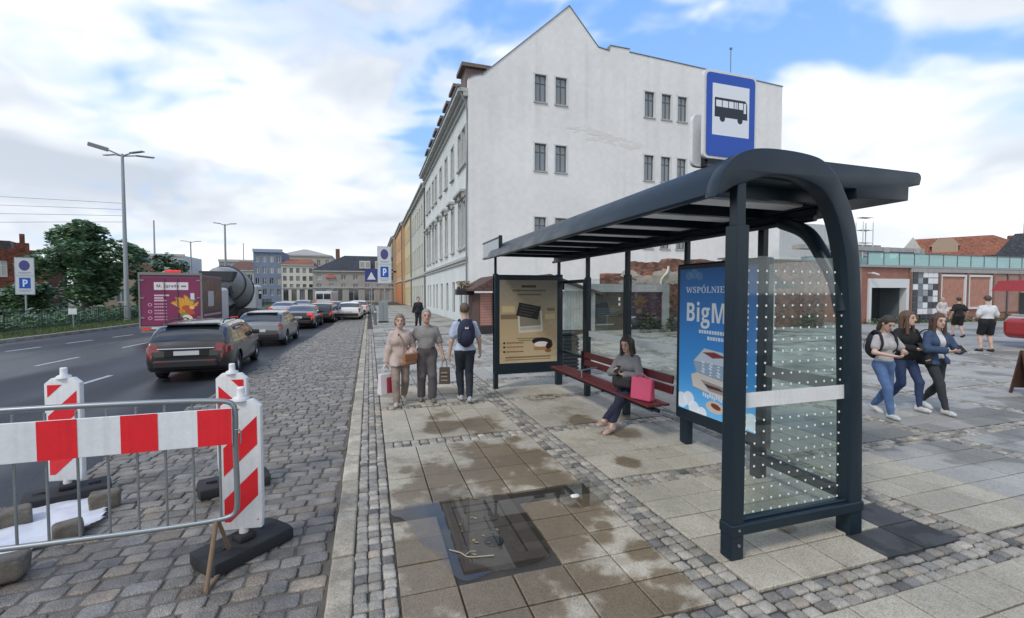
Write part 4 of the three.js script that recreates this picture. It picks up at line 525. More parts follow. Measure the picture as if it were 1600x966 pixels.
farHouse('white four storey house with rows of dark windows beside the blue grey building', -18.1, -11.6, 8.3, -108, plaster([0.68, 0.65, 0.57]), 3, 5, { y0: 2.6, frame: frameD, ww: 0.36, roof: tileM, roofH: 1.4, shops: 4, hip: 1 });
{ const b = farHouse('grey corner house with a dark slate roof and dormers at the end of the street', -11.0, 8.0, 6.7, -100, plaster([0.42, 0.41, 0.38]), 2, 8, { y0: 2.5, frame: frameW, ww: 0.5, roof: slateM, roofH: 3.4, hip: 6, hip2: 2, shops: 6, dormers: [10.2, 13.4, 16.6], chimneys: [4.6] }); const fl = part(b, 'red_awning', box(2.5, 4.2, 5.1, 5.6, 0.02, 0.3), M([0.6, 0.16, 0.13], 0.7)); }
farHouse('long beige building with a sloped roof behind the white house', -23, -10, 12.4, -135, plaster([0.48, 0.45, 0.39]), 2, 6, { y0: 6, roof: M([0.36, 0.33, 0.31], 0.8), roofH: 2.2, hip: 5, hip2: 7, deep: 18 });
farHouse('small cream house with a brown roof behind the mixer truck', -31, -25.4, 7.4, -118, plaster([0.6, 0.57, 0.48]), 2, 3, { y0: 2, roof: M([0.14, 0.07, 0.05], 0.8), roofH: 2.2, hip: 1.5 });
farHouse('white modern office block with ribbon windows beyond the tree', -64, -50, 12.6, -150, plaster([0.55, 0.57, 0.57]), 3, 9, { y0: 2.5, ww: 0.72, deep: 14, frame: frameD });
farHouse('low grey flat block far off between office block and cream house', -41.5, -31.5, 11.4, -150, plaster([0.4, 0.42, 0.43]), 3, 6, { y0: 2.5, deep: 12 });
// --- brick house far left
{
  const b = thing('brick_house', 'red brick house with stepped gables and slate roof at the left edge', 'house', [-31.8, 0, -58], 0.3);
  const out = [[-6, 0], [0.4, 0], [0.4, 4.9], [0.1, 4.9], [0.1, 5.6], [-0.3, 5.6], [-0.3, 6.3], [-0.8, 6.3], [-0.8, 7.0], [-1.1, 7.0], [-1.1, 7.9], [-1.4, 7.9], [-1.4, 7.0], [-1.8, 7.0], [-1.8, 6.4], [-6, 6.4]];
  wall(b, 'wall', out, [[-5, 0.8, 0.9, 1.7], [-3.2, 0.8, 0.9, 1.7], [-5, 3.6, 0.9, 1.6], [-3.2, 3.6, 0.9, 1.6], [-1.2, 3.4, 0.8, 1.5]], M([0.34, 0.2, 0.16], 0.9, { map: rep(T_brick, 0.3) }), 0.4, { bars: 2 });
  part(b, 'rear_block', box(-14, 0.38, 0, 4.9, -9, -0.402), M([0.34, 0.2, 0.16], 0.9, { map: rep(T_brick, 0.3) }));
  let g = extr(poly([[-14, 4.9], [-1.8, 4.9], [-1.8, 5.0], [-2.2, 7.2], [-14, 7.2]]), 5); g.translate(0, 0, -5.6); part(b, 'roof', uvm(g), slateM); part(b, 'chimney', box(-4.4, -3.6, 7.2, 8.6, -2.4, -1.6), brickM); part(b, 'chimney', box(-9, -8, 7.2, 8.8, -2.4, -1.6), brickM);
}
{
  const b = thing('brick_house', 'low ochre brick house half hidden behind the verge shrubs', 'house', [-31.5, 0, -64], 0.2); wall(b, 'wall', [[0, 0], [7, 0], [7, 3.8], [0, 3.8]], [[0.8, 0.9, 1, 1.6], [3, 0.9, 1, 1.6], [5.2, 0.9, 1, 1.6]], M([0.45, 0.36, 0.26], 0.9, { mottle: 0.5 })); part(b, 'roof', uvm(extr(poly([[-0.3, 3.8], [7.3, 3.8], [6, 5.4], [1, 5.4]]), 6).applyMatrix4(new THREE.Matrix4().makeTranslation(0, 0, -6.1))), tileM);
}
// ---------------------------------------------------------------- huts, ruin and buildings beyond the plaza
const boardTex = rep(T_mottle, 0.6);
function leafBush(parent, name, n, place, size, cols, m, seed) {
  const r = rng(seed), pos = [], col = [];
  for (let i = 0; i < n; i++) { const [x, y, z, d] = place(r), s = size * (0.6 + 0.8 * r()), a = r() * 6.28, t = (r() - 0.5) * 2.2, c = cols[Math.floor(r() * cols.length)], k = (0.75 + 0.5 * r()) * (d ?? 1); const u = V(Math.cos(a) * s, Math.sin(t) * s * 0.6, Math.sin(a) * s), w = V(-Math.sin(a) * s * 0.55, Math.cos(t) * s * 0.4, Math.cos(a) * s * 0.55); const P = [u.clone().negate(), w.clone(), u.clone(), w.clone().negate()]; for (const q of [0, 1, 2, 0, 2, 3]) { pos.push(x + P[q].x, y + P[q].y, z + P[q].z); col.push(c[0] * k, c[1] * k, c[2] * k); } }
  const g = new THREE.BufferGeometry(); g.setAttribute('position', new THREE.Float32BufferAttribute(pos, 3)); g.setAttribute('color', new THREE.Float32BufferAttribute(col, 3)); g.computeVertexNormals(); return part(parent, name, g, m);
}
const leafM = M([1, 1, 1], 0.65, { vertexColors: true, transmission: 0.4, thickness: 0 });
// brown timber kiosk behind the far advert case
{
  const k = thing('timber_kiosk', 'brown timber kiosk with pitched roofs behind the tan advert case', 'kiosk', [5.1, 0, -21.2]);
  const wd = M([0.27, 0.15, 0.11], 0.8, { mottle: 0.9 }), dk = M([0.12, 0.065, 0.05], 0.8, { mottle: 1 }), rf = M([0.17, 0.09, 0.075], 0.85, { map: rep(T_tile, 0.6) });
  part(k, 'wall', box(0, 3.3, 0.35, 2.0, -2.6, 0), dk); for (let i = 0; i < 12; i++) part(k, 'plank', box(0.03, 0.62, 0.42 + i * 0.13, 0.54 + i * 0.13, 0.001, 0.03, 0.008), M([0.36 + 0.03 * (i % 3), 0.2, 0.16], 0.8)); part(k, 'base', box(0.0, 3.35, 0, 0.35, -2.65, 0.05), mat.darkPlain);
  for (let i = 0; i < 2; i++) { const x = -0.15 + i * 1.75; let g = extr(poly([[x - 0.25, 2.0], [x + 2.05, 2.0], [x + 2.05, 2.1], [x + 0.9, 2.75], [x - 0.25, 2.1]]), 3.4); g.translate(0, 0.1, -2.8); part(k, 'roof', uvm(g), rf); }
  part(k, 'counter', box(0.7, 3.2, 1.0, 1.06, 0.001, 0.35), wd); part(k, 'post', box(0.64, 0.74, 0.35, 2.0, 0.02, 0.12), wd); part(k, 'hatch', box(0.85, 3.1, 1.08, 1.9, 0.002, 0.02), mat.darkPlain);
  { const b = thing('bush', 'small dry brown bush at the corner of the white gable house', 'bush', [4.7, 2.4, -22.8]); leafBush(b, 'foliage', 160, (r) => [(r() - 0.5) * 0.8, (r() - 0.5) * 0.4, (r() - 0.5) * 0.5], 0.08, [[0.22, 0.16, 0.07], [0.3, 0.22, 0.1]], leafM, 5); part(b, 'planter', box(-0.45, 0.45, -0.5, -0.2, -0.3, 0.3, 0.03), mat.darkPlain); }
}
// grey shed seen through the shelter
{
  const k = thing('grey_shed', 'light grey wooden market shed with a brown roof seen behind the bench', 'shed', [9.0, 0, -19.9]);
  const w = M([0.46, 0.47, 0.46], 0.75, { mottle: 0.5 }); for (let i = 0; i < 10; i++) part(k, 'plank', box(i * 0.16, i * 0.16 + 0.152, 0.2, 2.1, -0.02, 0.02 + 0.004 * (i % 2), 0.004), w); part(k, 'body', box(0, 1.6, 0.1, 2.1, -2.2, -0.021), w); part(k, 'base', box(-0.02, 1.65, 0, 0.2, -2.2, 0.05), mat.darkPlain);
  let g = extr(poly([[-0.9, 2.9], [-0.9, 2.8], [2.0, 1.85], [2.0, 1.97]]), 2.8); g.translate(0, 0, -2.4); part(k, 'roof', uvm(g), M([0.12, 0.085, 0.07], 0.8, { map: rep(T_tile, 0.6) })); part(k, 'gable', extr(poly([[0, 2.1], [1.6, 2.1], [0, 2.55]]), 0.05), frameW); for (const a of [0.5, 0.95]) part(k, 'strut', rod([1.0, 2.15 - (a - 0.5) * 0.4, 0.1], [1.5, 1.45, 0.05], 0.035), M([0.15, 0.11, 0.09], 0.8));
}
// information boards in a grey frame
{
  const t = print(1024, 512, (c, w, h) => { c.fillStyle = '#12181b'; c.fillRect(0, 0, w, h); const r = rng(9); for (let i = 0; i < 60; i++) { c.fillStyle = `rgba(${30 + r() * 40},${45 + r() * 30},${50 + r() * 30},${0.1 + 0.2 * r()})`; c.fillRect(r() * w, r() * h, 20 + r() * 160, 4 + r() * 40); } for (let i = 0; i < 70; i++) { c.fillStyle = `rgba(${120 + r() * 90},${120 + r() * 90},${130 + r() * 90},${0.25 + 0.4 * r()})`; c.fillRect(480 + r() * 520, 20 + r() * 460, 4 + r() * 16, 4 + r() * 14); } c.fillStyle = 'rgba(90,110,125,.6)'; for (let k = 0; k < 5; k++) c.fillRect(20, 190 + k * 26, 280 + (k * 70) % 120, 12); c.fillStyle = '#d8dcdc'; c.fillRect(445, 440, 110, 36); c.fillRect(350, 40, 26, 50); c.fillRect(352, 120, 24, 40); c.fillStyle = '#5c7f86'; c.fillRect(20, 420, 260, 20); });
  const b = thing('display_wall', 'wide dark display boards in a grey frame in front of the brick ruin', 'display board', [10.45, 0, -19.6], 0.02); const fr = M([0.36, 0.37, 0.37], 0.6, { mottle: 0.5 });
  part(b, 'frame', [box(-0.08, 4.4, 2.05, 2.45, -0.3, 0.0), box(-0.08, 0.06, 0.1, 2.05, -0.3, 0.0), box(4.0, 4.4, 0.1, 2.05, -0.3, 0.0), box(-0.08, 4.4, 0, 0.14, -0.3, 0.12)], fr); part(b, 'screen', box(0.08, 3.98, 0.16, 1.92, -0.12, -0.08), mat.black);
  const pl = new THREE.PlaneGeometry(3.9, 1.76); pl.translate(2.03, 1.04, -0.076); part(b, 'print', pl, t); part(b, 'sign_strip', box(0.1, 1.9, 1.93, 2.04, -0.07, -0.02), mat.black); part(b, 'sign_strip', box(2.2, 3.9, 1.93, 2.04, -0.07, -0.02), mat.black);
}
// ruined brick wall
{
  const rr = rng(31), top = []; for (let i = 0; i <= 44; i++) { const u = i / 44; let y = u < 0.1 ? 3.0 : u < 0.24 ? 3.55 + 0.25 * (rr() - 0.5) : 3.8 + 0.12 * (rr() - 0.5); if (u > 0.5) y = 3.86 + 0.03 * (rr() - 0.5); top.push([u * 15.0, y]); if (rr() < 0.4) top.push([u * 15.0 + 0.06, y + 0.1 * (rr() - 0.4)]); }
  const b = thing('brick_ruin_wall', 'ruined old brick wall running behind the bus shelter', 'wall', [11.6, 0, -18.9], 0.14); b.rotation.y = 0.0; b.position.set(11.4, 0, -20.2);
  let g = extr(poly([[0, 0], [15, 0], ...top.reverse()]), 0.6); g.translate(0, 0, -0.6); part(b, 'wall', uvm(g), brickM); const pm = M([0.55, 0.48, 0.4], 0.95, { bump: 1.5, bscale: 0.02, mottle: 0.7 });
  for (let i = 0; i < 26; i++) { const x = 1.4 + rr() * 3.6, y = 2.5 + rr() * 0.55, q = []; for (let k = 0; k < 10; k++) { const a = k * 0.6283, r = (0.12 + 0.34 * rr()); q.push([x + Math.cos(a) * r * 1.6, y + Math.sin(a) * r * 0.6]); } const e = extr(poly(q), 0.02 + 0.02 * rr()); e.translate(0, 0, 0.003 + i * 0.0007); part(b, 'old_render', e, pm); }
  part(b, 'pipe', tube([[3.7, 3.4, 0.08], [3.6, 3.1, 0.1], [3.25, 2.7, 0.1], [3.22, 2.0, 0.1]], 0.06, 20, 8), M([0.62, 0.55, 0.46], 0.7)); part(b, 'niche', box(1.2, 1.5, 1.9, 2.7, 0.001, 0.06), mat.darkPlain); for (const x of [7.6, 10.4, 13]) part(b, 'buttress', box(x, x + 0.5, 0, 3.1, 0.001, 0.28, 0.02), brickM); part(b, 'coping', box(7.5, 15, 3.9, 3.98, -0.62, 0.05), M([0.2, 0.14, 0.12], 0.9));
  const n = [[13.6, -19.6, 0.55], [15, -19.8, 0.4], [19.8, -19.3, 0.7], [21, -19.7, 0.5], [24.5, -19.6, 0.45]];
  n.forEach(([x, z, h], i) => { const s = thing('weed_clump', ['weeds at the foot of the brick ruin beside the display boards', 'second weed clump left along the foot of the brick ruin', 'weeds at the ruin foot right of the white shed', 'weed clump between white shed and dark portal', 'weed clump by the dark shop portal'][i], 'weeds', [x, 0, z]); leafBush(s, 'foliage', 260, (r) => { const y = r() * h * 1.8; return [(r() - 0.5) * 1.6 * (1 - y / (h * 2.4)), y, (r() - 0.5) * 0.6]; }, 0.09, [[0.07, 0.11, 0.03], [0.1, 0.14, 0.045], [0.05, 0.08, 0.025]], leafM, 90 + i); });
}
// white shed right, seen through the dotted glass
{
  const k = thing('white_shed', 'white wooden shed with a dark pitched roof behind the dotted glass', 'shed', [16.5, 0, -16.4]); const w = M([0.66, 0.68, 0.66], 0.7, { mottle: 0.5 });
  part(k, 'body', box(0.0, 1.75, 0.02, 2.5, -2.2, -0.03), w); for (let i = 0; i < 12; i++) part(k, 'plank', box(0, 1.76, 0.05 + i * 0.2, 0.243 + i * 0.2, -0.029, 0.0 + 0.003 * (i % 2), 0.006), w); part(k, 'gable', extr(poly([[0, 2.5], [1.76, 2.5], [0, 3.15]]), 0.03), w);
  let g = extr(poly([[-1.8, 2.5], [-0.02, 3.24], [2.85, 2.22], [2.87, 2.31], [0, 3.36], [-1.8, 2.62]]), 2.7); g.translate(0, 0, -2.4); part(k, 'roof', uvm(g), slateM); part(k, 'rail', box(-0.02, 1.78, 2.02, 2.09, 0.004, 0.02), frameD);
}
// low brick shopping building with portal, chequered wall and framed panels
{
  const b = thing('brick_pavilion', 'low brick pavilion with a white framed dark portal and a glass terrace', 'building', [30.3, 0, -21.0], -0.02); const bk = M([0.36, 0.17, 0.125], 0.9, { map: rep(T_mottle, 0.35), bumpMap: rep(T_brickB, 0.4), bumpScale: 0.01 });
  part(b, 'wall', uvm((() => { const g = extr(poly([[0, 0], [24, 0], [24, 3.7], [0, 3.7]], [rect(0.9, 0, 4.6, 2.95)]), 0.4); g.translate(0, 0, -0.4); return g; })()), bk); part(b, 'rear_block', box(0, 24, 0.01, 3.7, -9, -3.0), bk); part(b, 'roof', box(-0.1, 24.2, 3.702, 3.85, -9, 0.15), M([0.3, 0.31, 0.31], 0.8)); part(b, 'side_wall', box(0, 0.4, 0.01, 3.7, -3, -0.402), bk);
  const pt = part(b, 'portal_frame', [box(0.9, 1.12, 0, 2.95, -0.3, 0.12), box(4.35, 4.6, 0, 2.95, -0.3, 0.12), box(1.12, 4.35, 2.35, 2.95, -0.3, 0.12)], frameW); part(b, 'shop_window', box(1.12, 4.35, 0, 2.35, -1.6, -1.55), paneM[0]); for (const x of [2.0, 2.75, 3.5]) part(b, 'mullion', box(x - 0.03, x + 0.03, 0, 2.35, -1.549, -1.5), frameD); for (const x of [1.121, 4.32]) part(b, 'reveal', box(x, x + 0.029, 0, 2.35, -1.55, -0.31), mat.paneGrey);
  // chequered wall: each square its own panel
  const pr = rng(14), pw = M([0.72, 0.73, 0.74], 0.5), pk = M([0.045, 0.05, 0.055], 0.5), pg = M([0.3, 0.32, 0.34], 0.5); part(b, 'panel_backing', box(5.0, 7.5, 0.5, 3.5, 0.001, 0.06), M([0.16, 0.18, 0.2], 0.6));
  for (let i = 0; i < 5; i++) for (let j = 0; j < 7; j++) { const q = pr(); if ((i === 1 && j > 0) && q < 0.4) continue; part(b, 'panel', box(5.03 + i * 0.495, 5.48 + i * 0.495, 0.55 + j * 0.42, 0.92 + j * 0.42, 0.061, 0.09), q < 0.34 ? pw : q < 0.7 ? pk : pg); }
  part(b, 'shop_sign', box(5.8, 7.4, -0.0, 0.45, 0.002, 0.1), M([0.02, 0.03, 0.07], 0.5)); 
  for (const [x0, x1] of [[7.7, 10.4], [10.6, 13.2]]) { part(b, 'poster_frame', [box(x0, x0 + 0.16, 0.85, 3.3, 0.002, 0.12), box(x1 - 0.16, x1, 0.85, 3.3, 0.002, 0.12), box(x0 + 0.16, x1 - 0.16, 3.16, 3.3, 0.002, 0.12), box(x0 + 0.16, x1 - 0.16, 0.85, 0.99, 0.002, 0.12)], frameW); part(b, 'poster_panel', box(x0 + 0.16, x1 - 0.16, 0.99, 3.16, 0.003, 0.03), M([0.5, 0.24, 0.17], 0.8, { map: rep(T_mottle, 0.8) })); }
  const tg = M([0.5, 0.74, 0.72], 0.08, { transmission: 0.55, thickness: 0 }); for (let i = 0; i < 15; i++) { const x = 1 + i * 1.45; part(b, 'balustrade_pane', box(x, x + 1.41, 3.87, 4.65, -0.1, -0.08), tg); } for (let i = 0; i < 16; i++) part(b, 'balustrade_post', box(0.96 + i * 1.45, 1.0 + i * 1.45, 3.86, 4.66, -0.12, -0.06), frameD); part(b, 'concrete_band', box(4.75, 24, 3.42, 3.69, 0.002, 0.14, 0.01), M([0.42, 0.4, 0.37], 0.85, { map: rep(T_mottle, 0.4) })); for (const x of [4.7, 7.55, 10.45, 13.3, 16.4, 19.5]) part(b, 'pier', box(x, x + 0.14, 0.01, 3.41, 0.003, 0.16, 0.01), M([0.3, 0.17, 0.13], 0.9, { map: rep(T_mottle, 0.7) })); part(b, 'upper_wall', box(13.5, 23.8, 0.6, 3.4, 0.001, 0.05), M([0.42, 0.24, 0.19], 0.9, { map: rep(T_mottle, 0.3) })); for (const x of [15.0, 18.2]) part(b, 'downpipe', rod([x, 0, 0.1], [x, 3.4, 0.1], 0.05), frameD); part(b, 'vent', box(20.4, 21.2, 2.2, 2.8, 0.05, 0.1), frameD); part(b, 'handrail', box(0.8, 22.8, 4.66, 4.72, -0.13, -0.05), M([0.1, 0.13, 0.14], 0.5)); part(b, 'end_post', box(22.4, 22.75, 3.86, 5.0, -0.4, 0.1), frameW); part(b, 'terrace_wall', box(1, 23, 3.86, 4.75, -5, -4), M([0.18, 0.3, 0.3], 0.2)); 
  for (let i = 0; i < 4; i++) part(b, 'pergola_post', box(1.6 + i * 3.4, 1.85 + i * 3.4, 4.4, 5.6, -4.1, -3.85), M([0.4, 0.4, 0.38], 0.8)); part(b, 'pergola_beam', box(0, 13, 5.3, 5.62, -4.9, -4.1), M([0.42, 0.41, 0.38], 0.8, { mottle: 0.4 }));
  const cam = part(b, 'wall_camera', [rod([0.9, 3.3, 0], [0.9, 3.3, 0.35], 0.03), rod([0.75, 3.3, 0.38], [1.15, 3.18, 0.5], 0.07)], frameW);
  { const s = thing('grass_strip', 'strip of rough green grass along the foot of the brick pavilion', 'grass', [30.5, 0, -20.6], -0.02); s.userData.kind = 'stuff'; leafBush(s, 'blades', 1500, (r) => [5 * 0 + r() * 23, r() * r() * 0.45, (r() - 0.5) * 1.1], 0.09, [[0.08, 0.12, 0.035], [0.11, 0.15, 0.05]], leafM, 15); }
}
// houses beyond the pavilion
{
  const b = thing('orange_roof_house', 'white house with a broad orange tiled roof beyond the pavilion', 'house', [100.4, 0, -62], -1.02); const w = plaster([0.6, 0.57, 0.52]); part(b, 'wall', box(0, 19, 0, 8.8, -12, 0), w); for (let i = 0; i < 6; i++) windowPart(b, 1.2 + i * 3, 6.2, 1.2, 1.9, 0.03);
  const pos = [], T = (...p) => p.forEach((q) => pos.push(...q)); const A = [-0.5, 8.8, 0.5], B = [19.8, 8.8, 0.5], C = [19.8, 8.8, -12.5], D = [-0.5, 8.8, -12.5], F = [2.2, 13, -6], G = [13.6, 13, -6]; T(A, B, G, A, G, F, B, C, G, C, D, F, C, F, G, A, C, B, A, D, C); const g = new THREE.BufferGeometry(); g.setAttribute('position', new THREE.Float32BufferAttribute(pos, 3)); g.computeVertexNormals(); const rf = part(b, 'roof', uvm(g), tileM); part(b, 'gable', extr(poly([[-0.5, 8.8], [4.4, 8.8], [2.2, 12.9]]), 0.2), w); part(rf, 'dormer', [box(5, 8.6, 8.9, 11, -4, -1), extr(poly([[4.7, 11], [8.9, 11], [7.8, 12.4], [5.8, 12.4]]), 3).translate(0, 0, -4)], M([0.4, 0.3, 0.22], 0.9)); part(rf, 'chimney', box(15.4, 16.3, 10.8, 12.6, -6, -5), brickM);
  const d = thing('dark_gable_house', 'dark slate roofed house with a steep gable at the right edge', 'house', [88.4, 0, -42.3], -1.13); part(d, 'wall', box(0, 9, 0, 6.2, -10, 0), M([0.06, 0.065, 0.08], 0.8)); let q = extr(poly([[-0.4, 6.2], [2.4, 10.6], [7.2, 10.6], [9.4, 6.2]]), 10); q.translate(0, 0, -10); part(d, 'roof', uvm(q), M([0.1, 0.115, 0.135], 0.7, { map: rep(T_tile, 0.2) }));
  const c = thing('gothic_church', 'brown stone gothic gable with pinnacles at the right frame edge', 'church', [91.6, 0, -40.2], -1.15); const st = M([0.24, 0.18, 0.14], 0.9, { map: rep(T_brick, 0.25) }); part(c, 'nave', box(0, 14, 0, 9.8, -14, 0.3), st); q = extr(poly([[0, 9.8], [14, 9.8], [7, 19]]), 1); q.translate(0, 0, -0.7); part(c, 'gable', uvm(q), st); for (const x of [0, 2.4, 4.8]) { const p = part(c, 'pinnacle', [box(x, x + 0.8, 9.8 + x * 1.1, 12.2 + x * 1.1, -0.5, 0.5), rod([x + 0.4, 12.2 + x * 1.1, 0], [x + 0.4, 14 + x * 1.1, 0], 0.35, 0.03, 6)], st); } for (const x of [2, 5, 8]) part(c, 'lancet_window', extr(poly([[x, 3], [x + 1.2, 3], [x + 1.2, 7], [x + 0.6, 8.2], [x, 7]]), 0.05).translate(0, 0, 0.302), paneM[0]);
  const wb = thing('white_block', 'tall white windowless block with scaffolding beyond the brick ruin', 'building', [48, 0, -47]); part(wb, 'wall', box(0, 18.5, 0, 11.6, -12, 0), plaster([0.6, 0.62, 0.6])); part(wb, 'annexe', box(18.5, 26, 0, 9.2, -12, -1), plaster([0.34, 0.36, 0.36]));
  const sc = thing('scaffold', 'pale steel scaffold tower beside the tall white block', 'scaffold', [67.2, 0, -46]); for (const x of [0, 2]) for (const z of [0, -1]) part(sc, 'standard', rod([x, 0, z], [x, 12.2, z], 0.06), frameW); for (let y = 2; y < 13; y += 1.8) { part(sc, 'ledger', rod([0, y, 0], [2, y, 0], 0.05), frameW); part(sc, 'deck', box(0, 2, y, y + 0.06, -1, 0), M([0.4, 0.4, 0.38], 0.8)); }
}
// red food cart, sandwich board
{
  const c = thing('red_food_cart', 'red vintage style food cart with a canopy at the right edge', 'food cart', [22.7, 0, -9.5], -0.25); const rd = M([0.34, 0.016, 0.02], 0.25, { clearcoat: 1, clearcoatRoughness: 0.08 }), cr = M([0.55, 0.5, 0.42], 0.5);
  let g = new RoundedBoxGeometry(3, 0.75, 1.3, 6, 0.22); g.translate(1.1, 0.72, -0.2); part(c, 'body', strip(g), rd); part(c, 'fender', [ball(-0.05, 0.62, 0.35, 0.34, 1.3, 0.9, 0.7), ball(2.3, 0.62, 0.35, 0.34, 1.3, 0.9, 0.7)][0], rd); part(c, 'fender', ball(2.3, 0.62, 0.35, 0.34, 1.3, 0.9, 0.7), rd); part(c, 'cream_panel', box(-0.2, 2.4, 1.0, 1.14, -0.8, 0.42, 0.05), cr); part(c, 'bumper', rod([-0.45, 0.34, 0.55], [2.6, 0.34, 0.55], 0.05), mat.chrome); for (const x of [0.15, 1.9]) part(c, 'headlight', ball(x, 0.72, 0.47, 0.11, 1, 1, 0.6), mat.white);
  part(c, 'counter', box(-0.1, 2.5, 1.15, 1.22, -0.75, 0.38, 0.02), mat.chrome); part(c, 'glass_case', box(0.0, 2.4, 1.22, 2.0, -0.6, 0.2, 0.02), paneM[0]); for (const x of [-0.1, 2.5]) part(c, 'post', rod([x, 1.1, 0.2], [x, 2.35, 0.2], 0.035), rd); g = extr(poly([[-0.55, 2.1], [2.9, 2.1], [2.7, 2.42], [-0.3, 2.42]]), 1.5, 0.04); g.translate(0, 0, -1); part(c, 'canopy', g, M([0.3, 0.03, 0.035], 0.7)); for (let i = 0; i < 9; i++) part(c, 'scallop', (() => { const q = new THREE.CylinderGeometry(0.18, 0.18, 0.04, 14); q.rotateX(Math.PI / 2); q.translate(-0.35 + i * 0.4, 2.1, 0.53); return strip(q); })(), i % 2 ? cr : M([0.5, 0.03, 0.035], 0.7)); part(c, 'flower_box', box(-0.2, 1.4, 2.43, 2.55, 0.1, 0.4), M([0.6, 0.55, 0.5], 0.7)); for (const x of [0.1, 2.2]) part(c, 'wheel', (() => { const q = new THREE.CylinderGeometry(0.3, 0.3, 0.2, 22); q.rotateX(Math.PI / 2); q.translate(x, 0.3, 0.35); return strip(q); })(), mat.black); part(c, 'step', box(-0.6, 2.7, 0.08, 0.12, 0.4, 0.8), M([0.4, 0.1, 0.1], 0.6));
  const a = thing('sandwich_board', 'dark brown sandwich board standing at the right frame edge', 'sandwich board', [12.42, 0, -5.12], -0.5); const wd = M([0.1, 0.045, 0.03], 0.6, { mottle: 2 }); for (const s of [1, -1]) { const f = part(a, 'panel', xf(merge([box(-0.3, 0.3, 0.12, 0.85, -0.012, 0.012), box(-0.34, -0.3, 0, 0.9, -0.018, 0.018), box(0.3, 0.34, 0, 0.9, -0.018, 0.018), box(-0.3, 0.3, 0.85, 0.9, -0.018, 0.018)]), 0, 0, s * 0.22, -s * 0.235), wd); }
}
// litter bin behind the far case
{ const b = thing('litter_bin', 'dark ribbed litter bin behind the tan advert case', 'litter bin', [4.75, 0, -10.3]); part(b, 'body', box(-0.2, 0.2, 0.06, 0.95, -0.2, 0.2, 0.03), mat.darkPlain); for (let i = 0; i < 9; i++) part(b, 'slat', box(-0.21, 0.21, 0.1 + i * 0.09, 0.16 + i * 0.09, 0.2, 0.222, 0.006), M([0.05, 0.055, 0.055], 0.6)); part(b, 'hood', box(-0.22, 0.22, 0.96, 1.02, -0.22, 0.22, 0.02), mat.darkPlain); }
// ---------------------------------------------------------------- trees, hedge, lamps, signs, masts, wires
const barkM = M([0.09, 0.07, 0.055], 0.9, { bump: 2, bscale: 0.02 });
function tree(label, x, z, H, cw, seed, cols, trunkH = 2, n = 5200, leaf = 0.26) {
  const t = thing('broadleaf_tree', label, 'tree', [x, -0.1, z]), r = rng(seed), clumps = []; const ch = H - trunkH;
  for (let i = 0; i < 46; i++) { const v = r(), y = trunkH + 0.25 + v * (ch - 0.6), prof = Math.sin(Math.PI * (0.16 + 0.74 * v)) ** 0.75 * (0.8 + 0.35 * r()), a = r() * 6.28, rad = cw * prof * Math.sqrt(r()) * 0.86; clumps.push([Math.cos(a) * rad, y, Math.sin(a) * rad, cw * (0.2 + 0.15 * r())]); }
  const limbs = [rod([0, 0, 0], [0.1, trunkH + ch * 0.25, 0.05], 0.34, 0.2, 10)]; for (let i = 0; i < 12; i++) { const c = clumps[i * 3]; limbs.push(rod([0.05, trunkH * (0.7 + 0.3 * r()) + 0.4, 0], [c[0] * 0.8, c[1], c[2] * 0.8], 0.12, 0.03, 6)); } part(t, 'trunk', merge(limbs), barkM);
  leafBush(t, 'crown', n, (q) => { const c = clumps[Math.floor(q() * clumps.length)], th = q() * 6.28, u = q() * 2 - 1, rr = c[3] * Math.cbrt(0.25 + 0.75 * q()) * (q() < 0.08 ? 1.25 : 1), s = Math.sqrt(1 - u * u); return [c[0] + Math.cos(th) * s * rr, c[1] + u * rr * 0.8, c[2] + Math.sin(th) * s * rr, 1]; }, leaf, cols, leafM, seed + 1);
  return t;
}
const G1 = [[0.1, 0.2, 0.1], [0.13, 0.24, 0.11], [0.07, 0.15, 0.085], [0.17, 0.28, 0.12]], G2 = [[0.11, 0.18, 0.1], [0.14, 0.21, 0.12], [0.09, 0.15, 0.09]];
tree('large dark green broadleaf tree beyond the far kerb left of the lamp post', -21.6, -44.5, 7.7, 3.35, 3, G1, 1.5, 9500, 0.2);
tree('paler loose tree behind the truck, right of the tall lamp post', -27.3, -70, 7.6, 3.2, 13, G2, 2, 3200, 0.26);
tree('small round tree between tall lamp post and truck', -19.2, -50, 4.2, 2.0, 23, G1, 1.2, 2200, 0.2);
tree('low bushy tree at the left edge in front of the brick house', -30.5, -50, 2.4, 2.2, 33, G1, 0.4, 2600, 0.2);
tree('bushy shrub tree between brick house and the large dark tree', -26.6, -47, 3.0, 2.0, 43, G1, 0.5, 2600, 0.18);
tree('far pale tree showing above the truck roof', -33, -95, 8, 3, 53, G2, 2.4, 1600, 0.3);
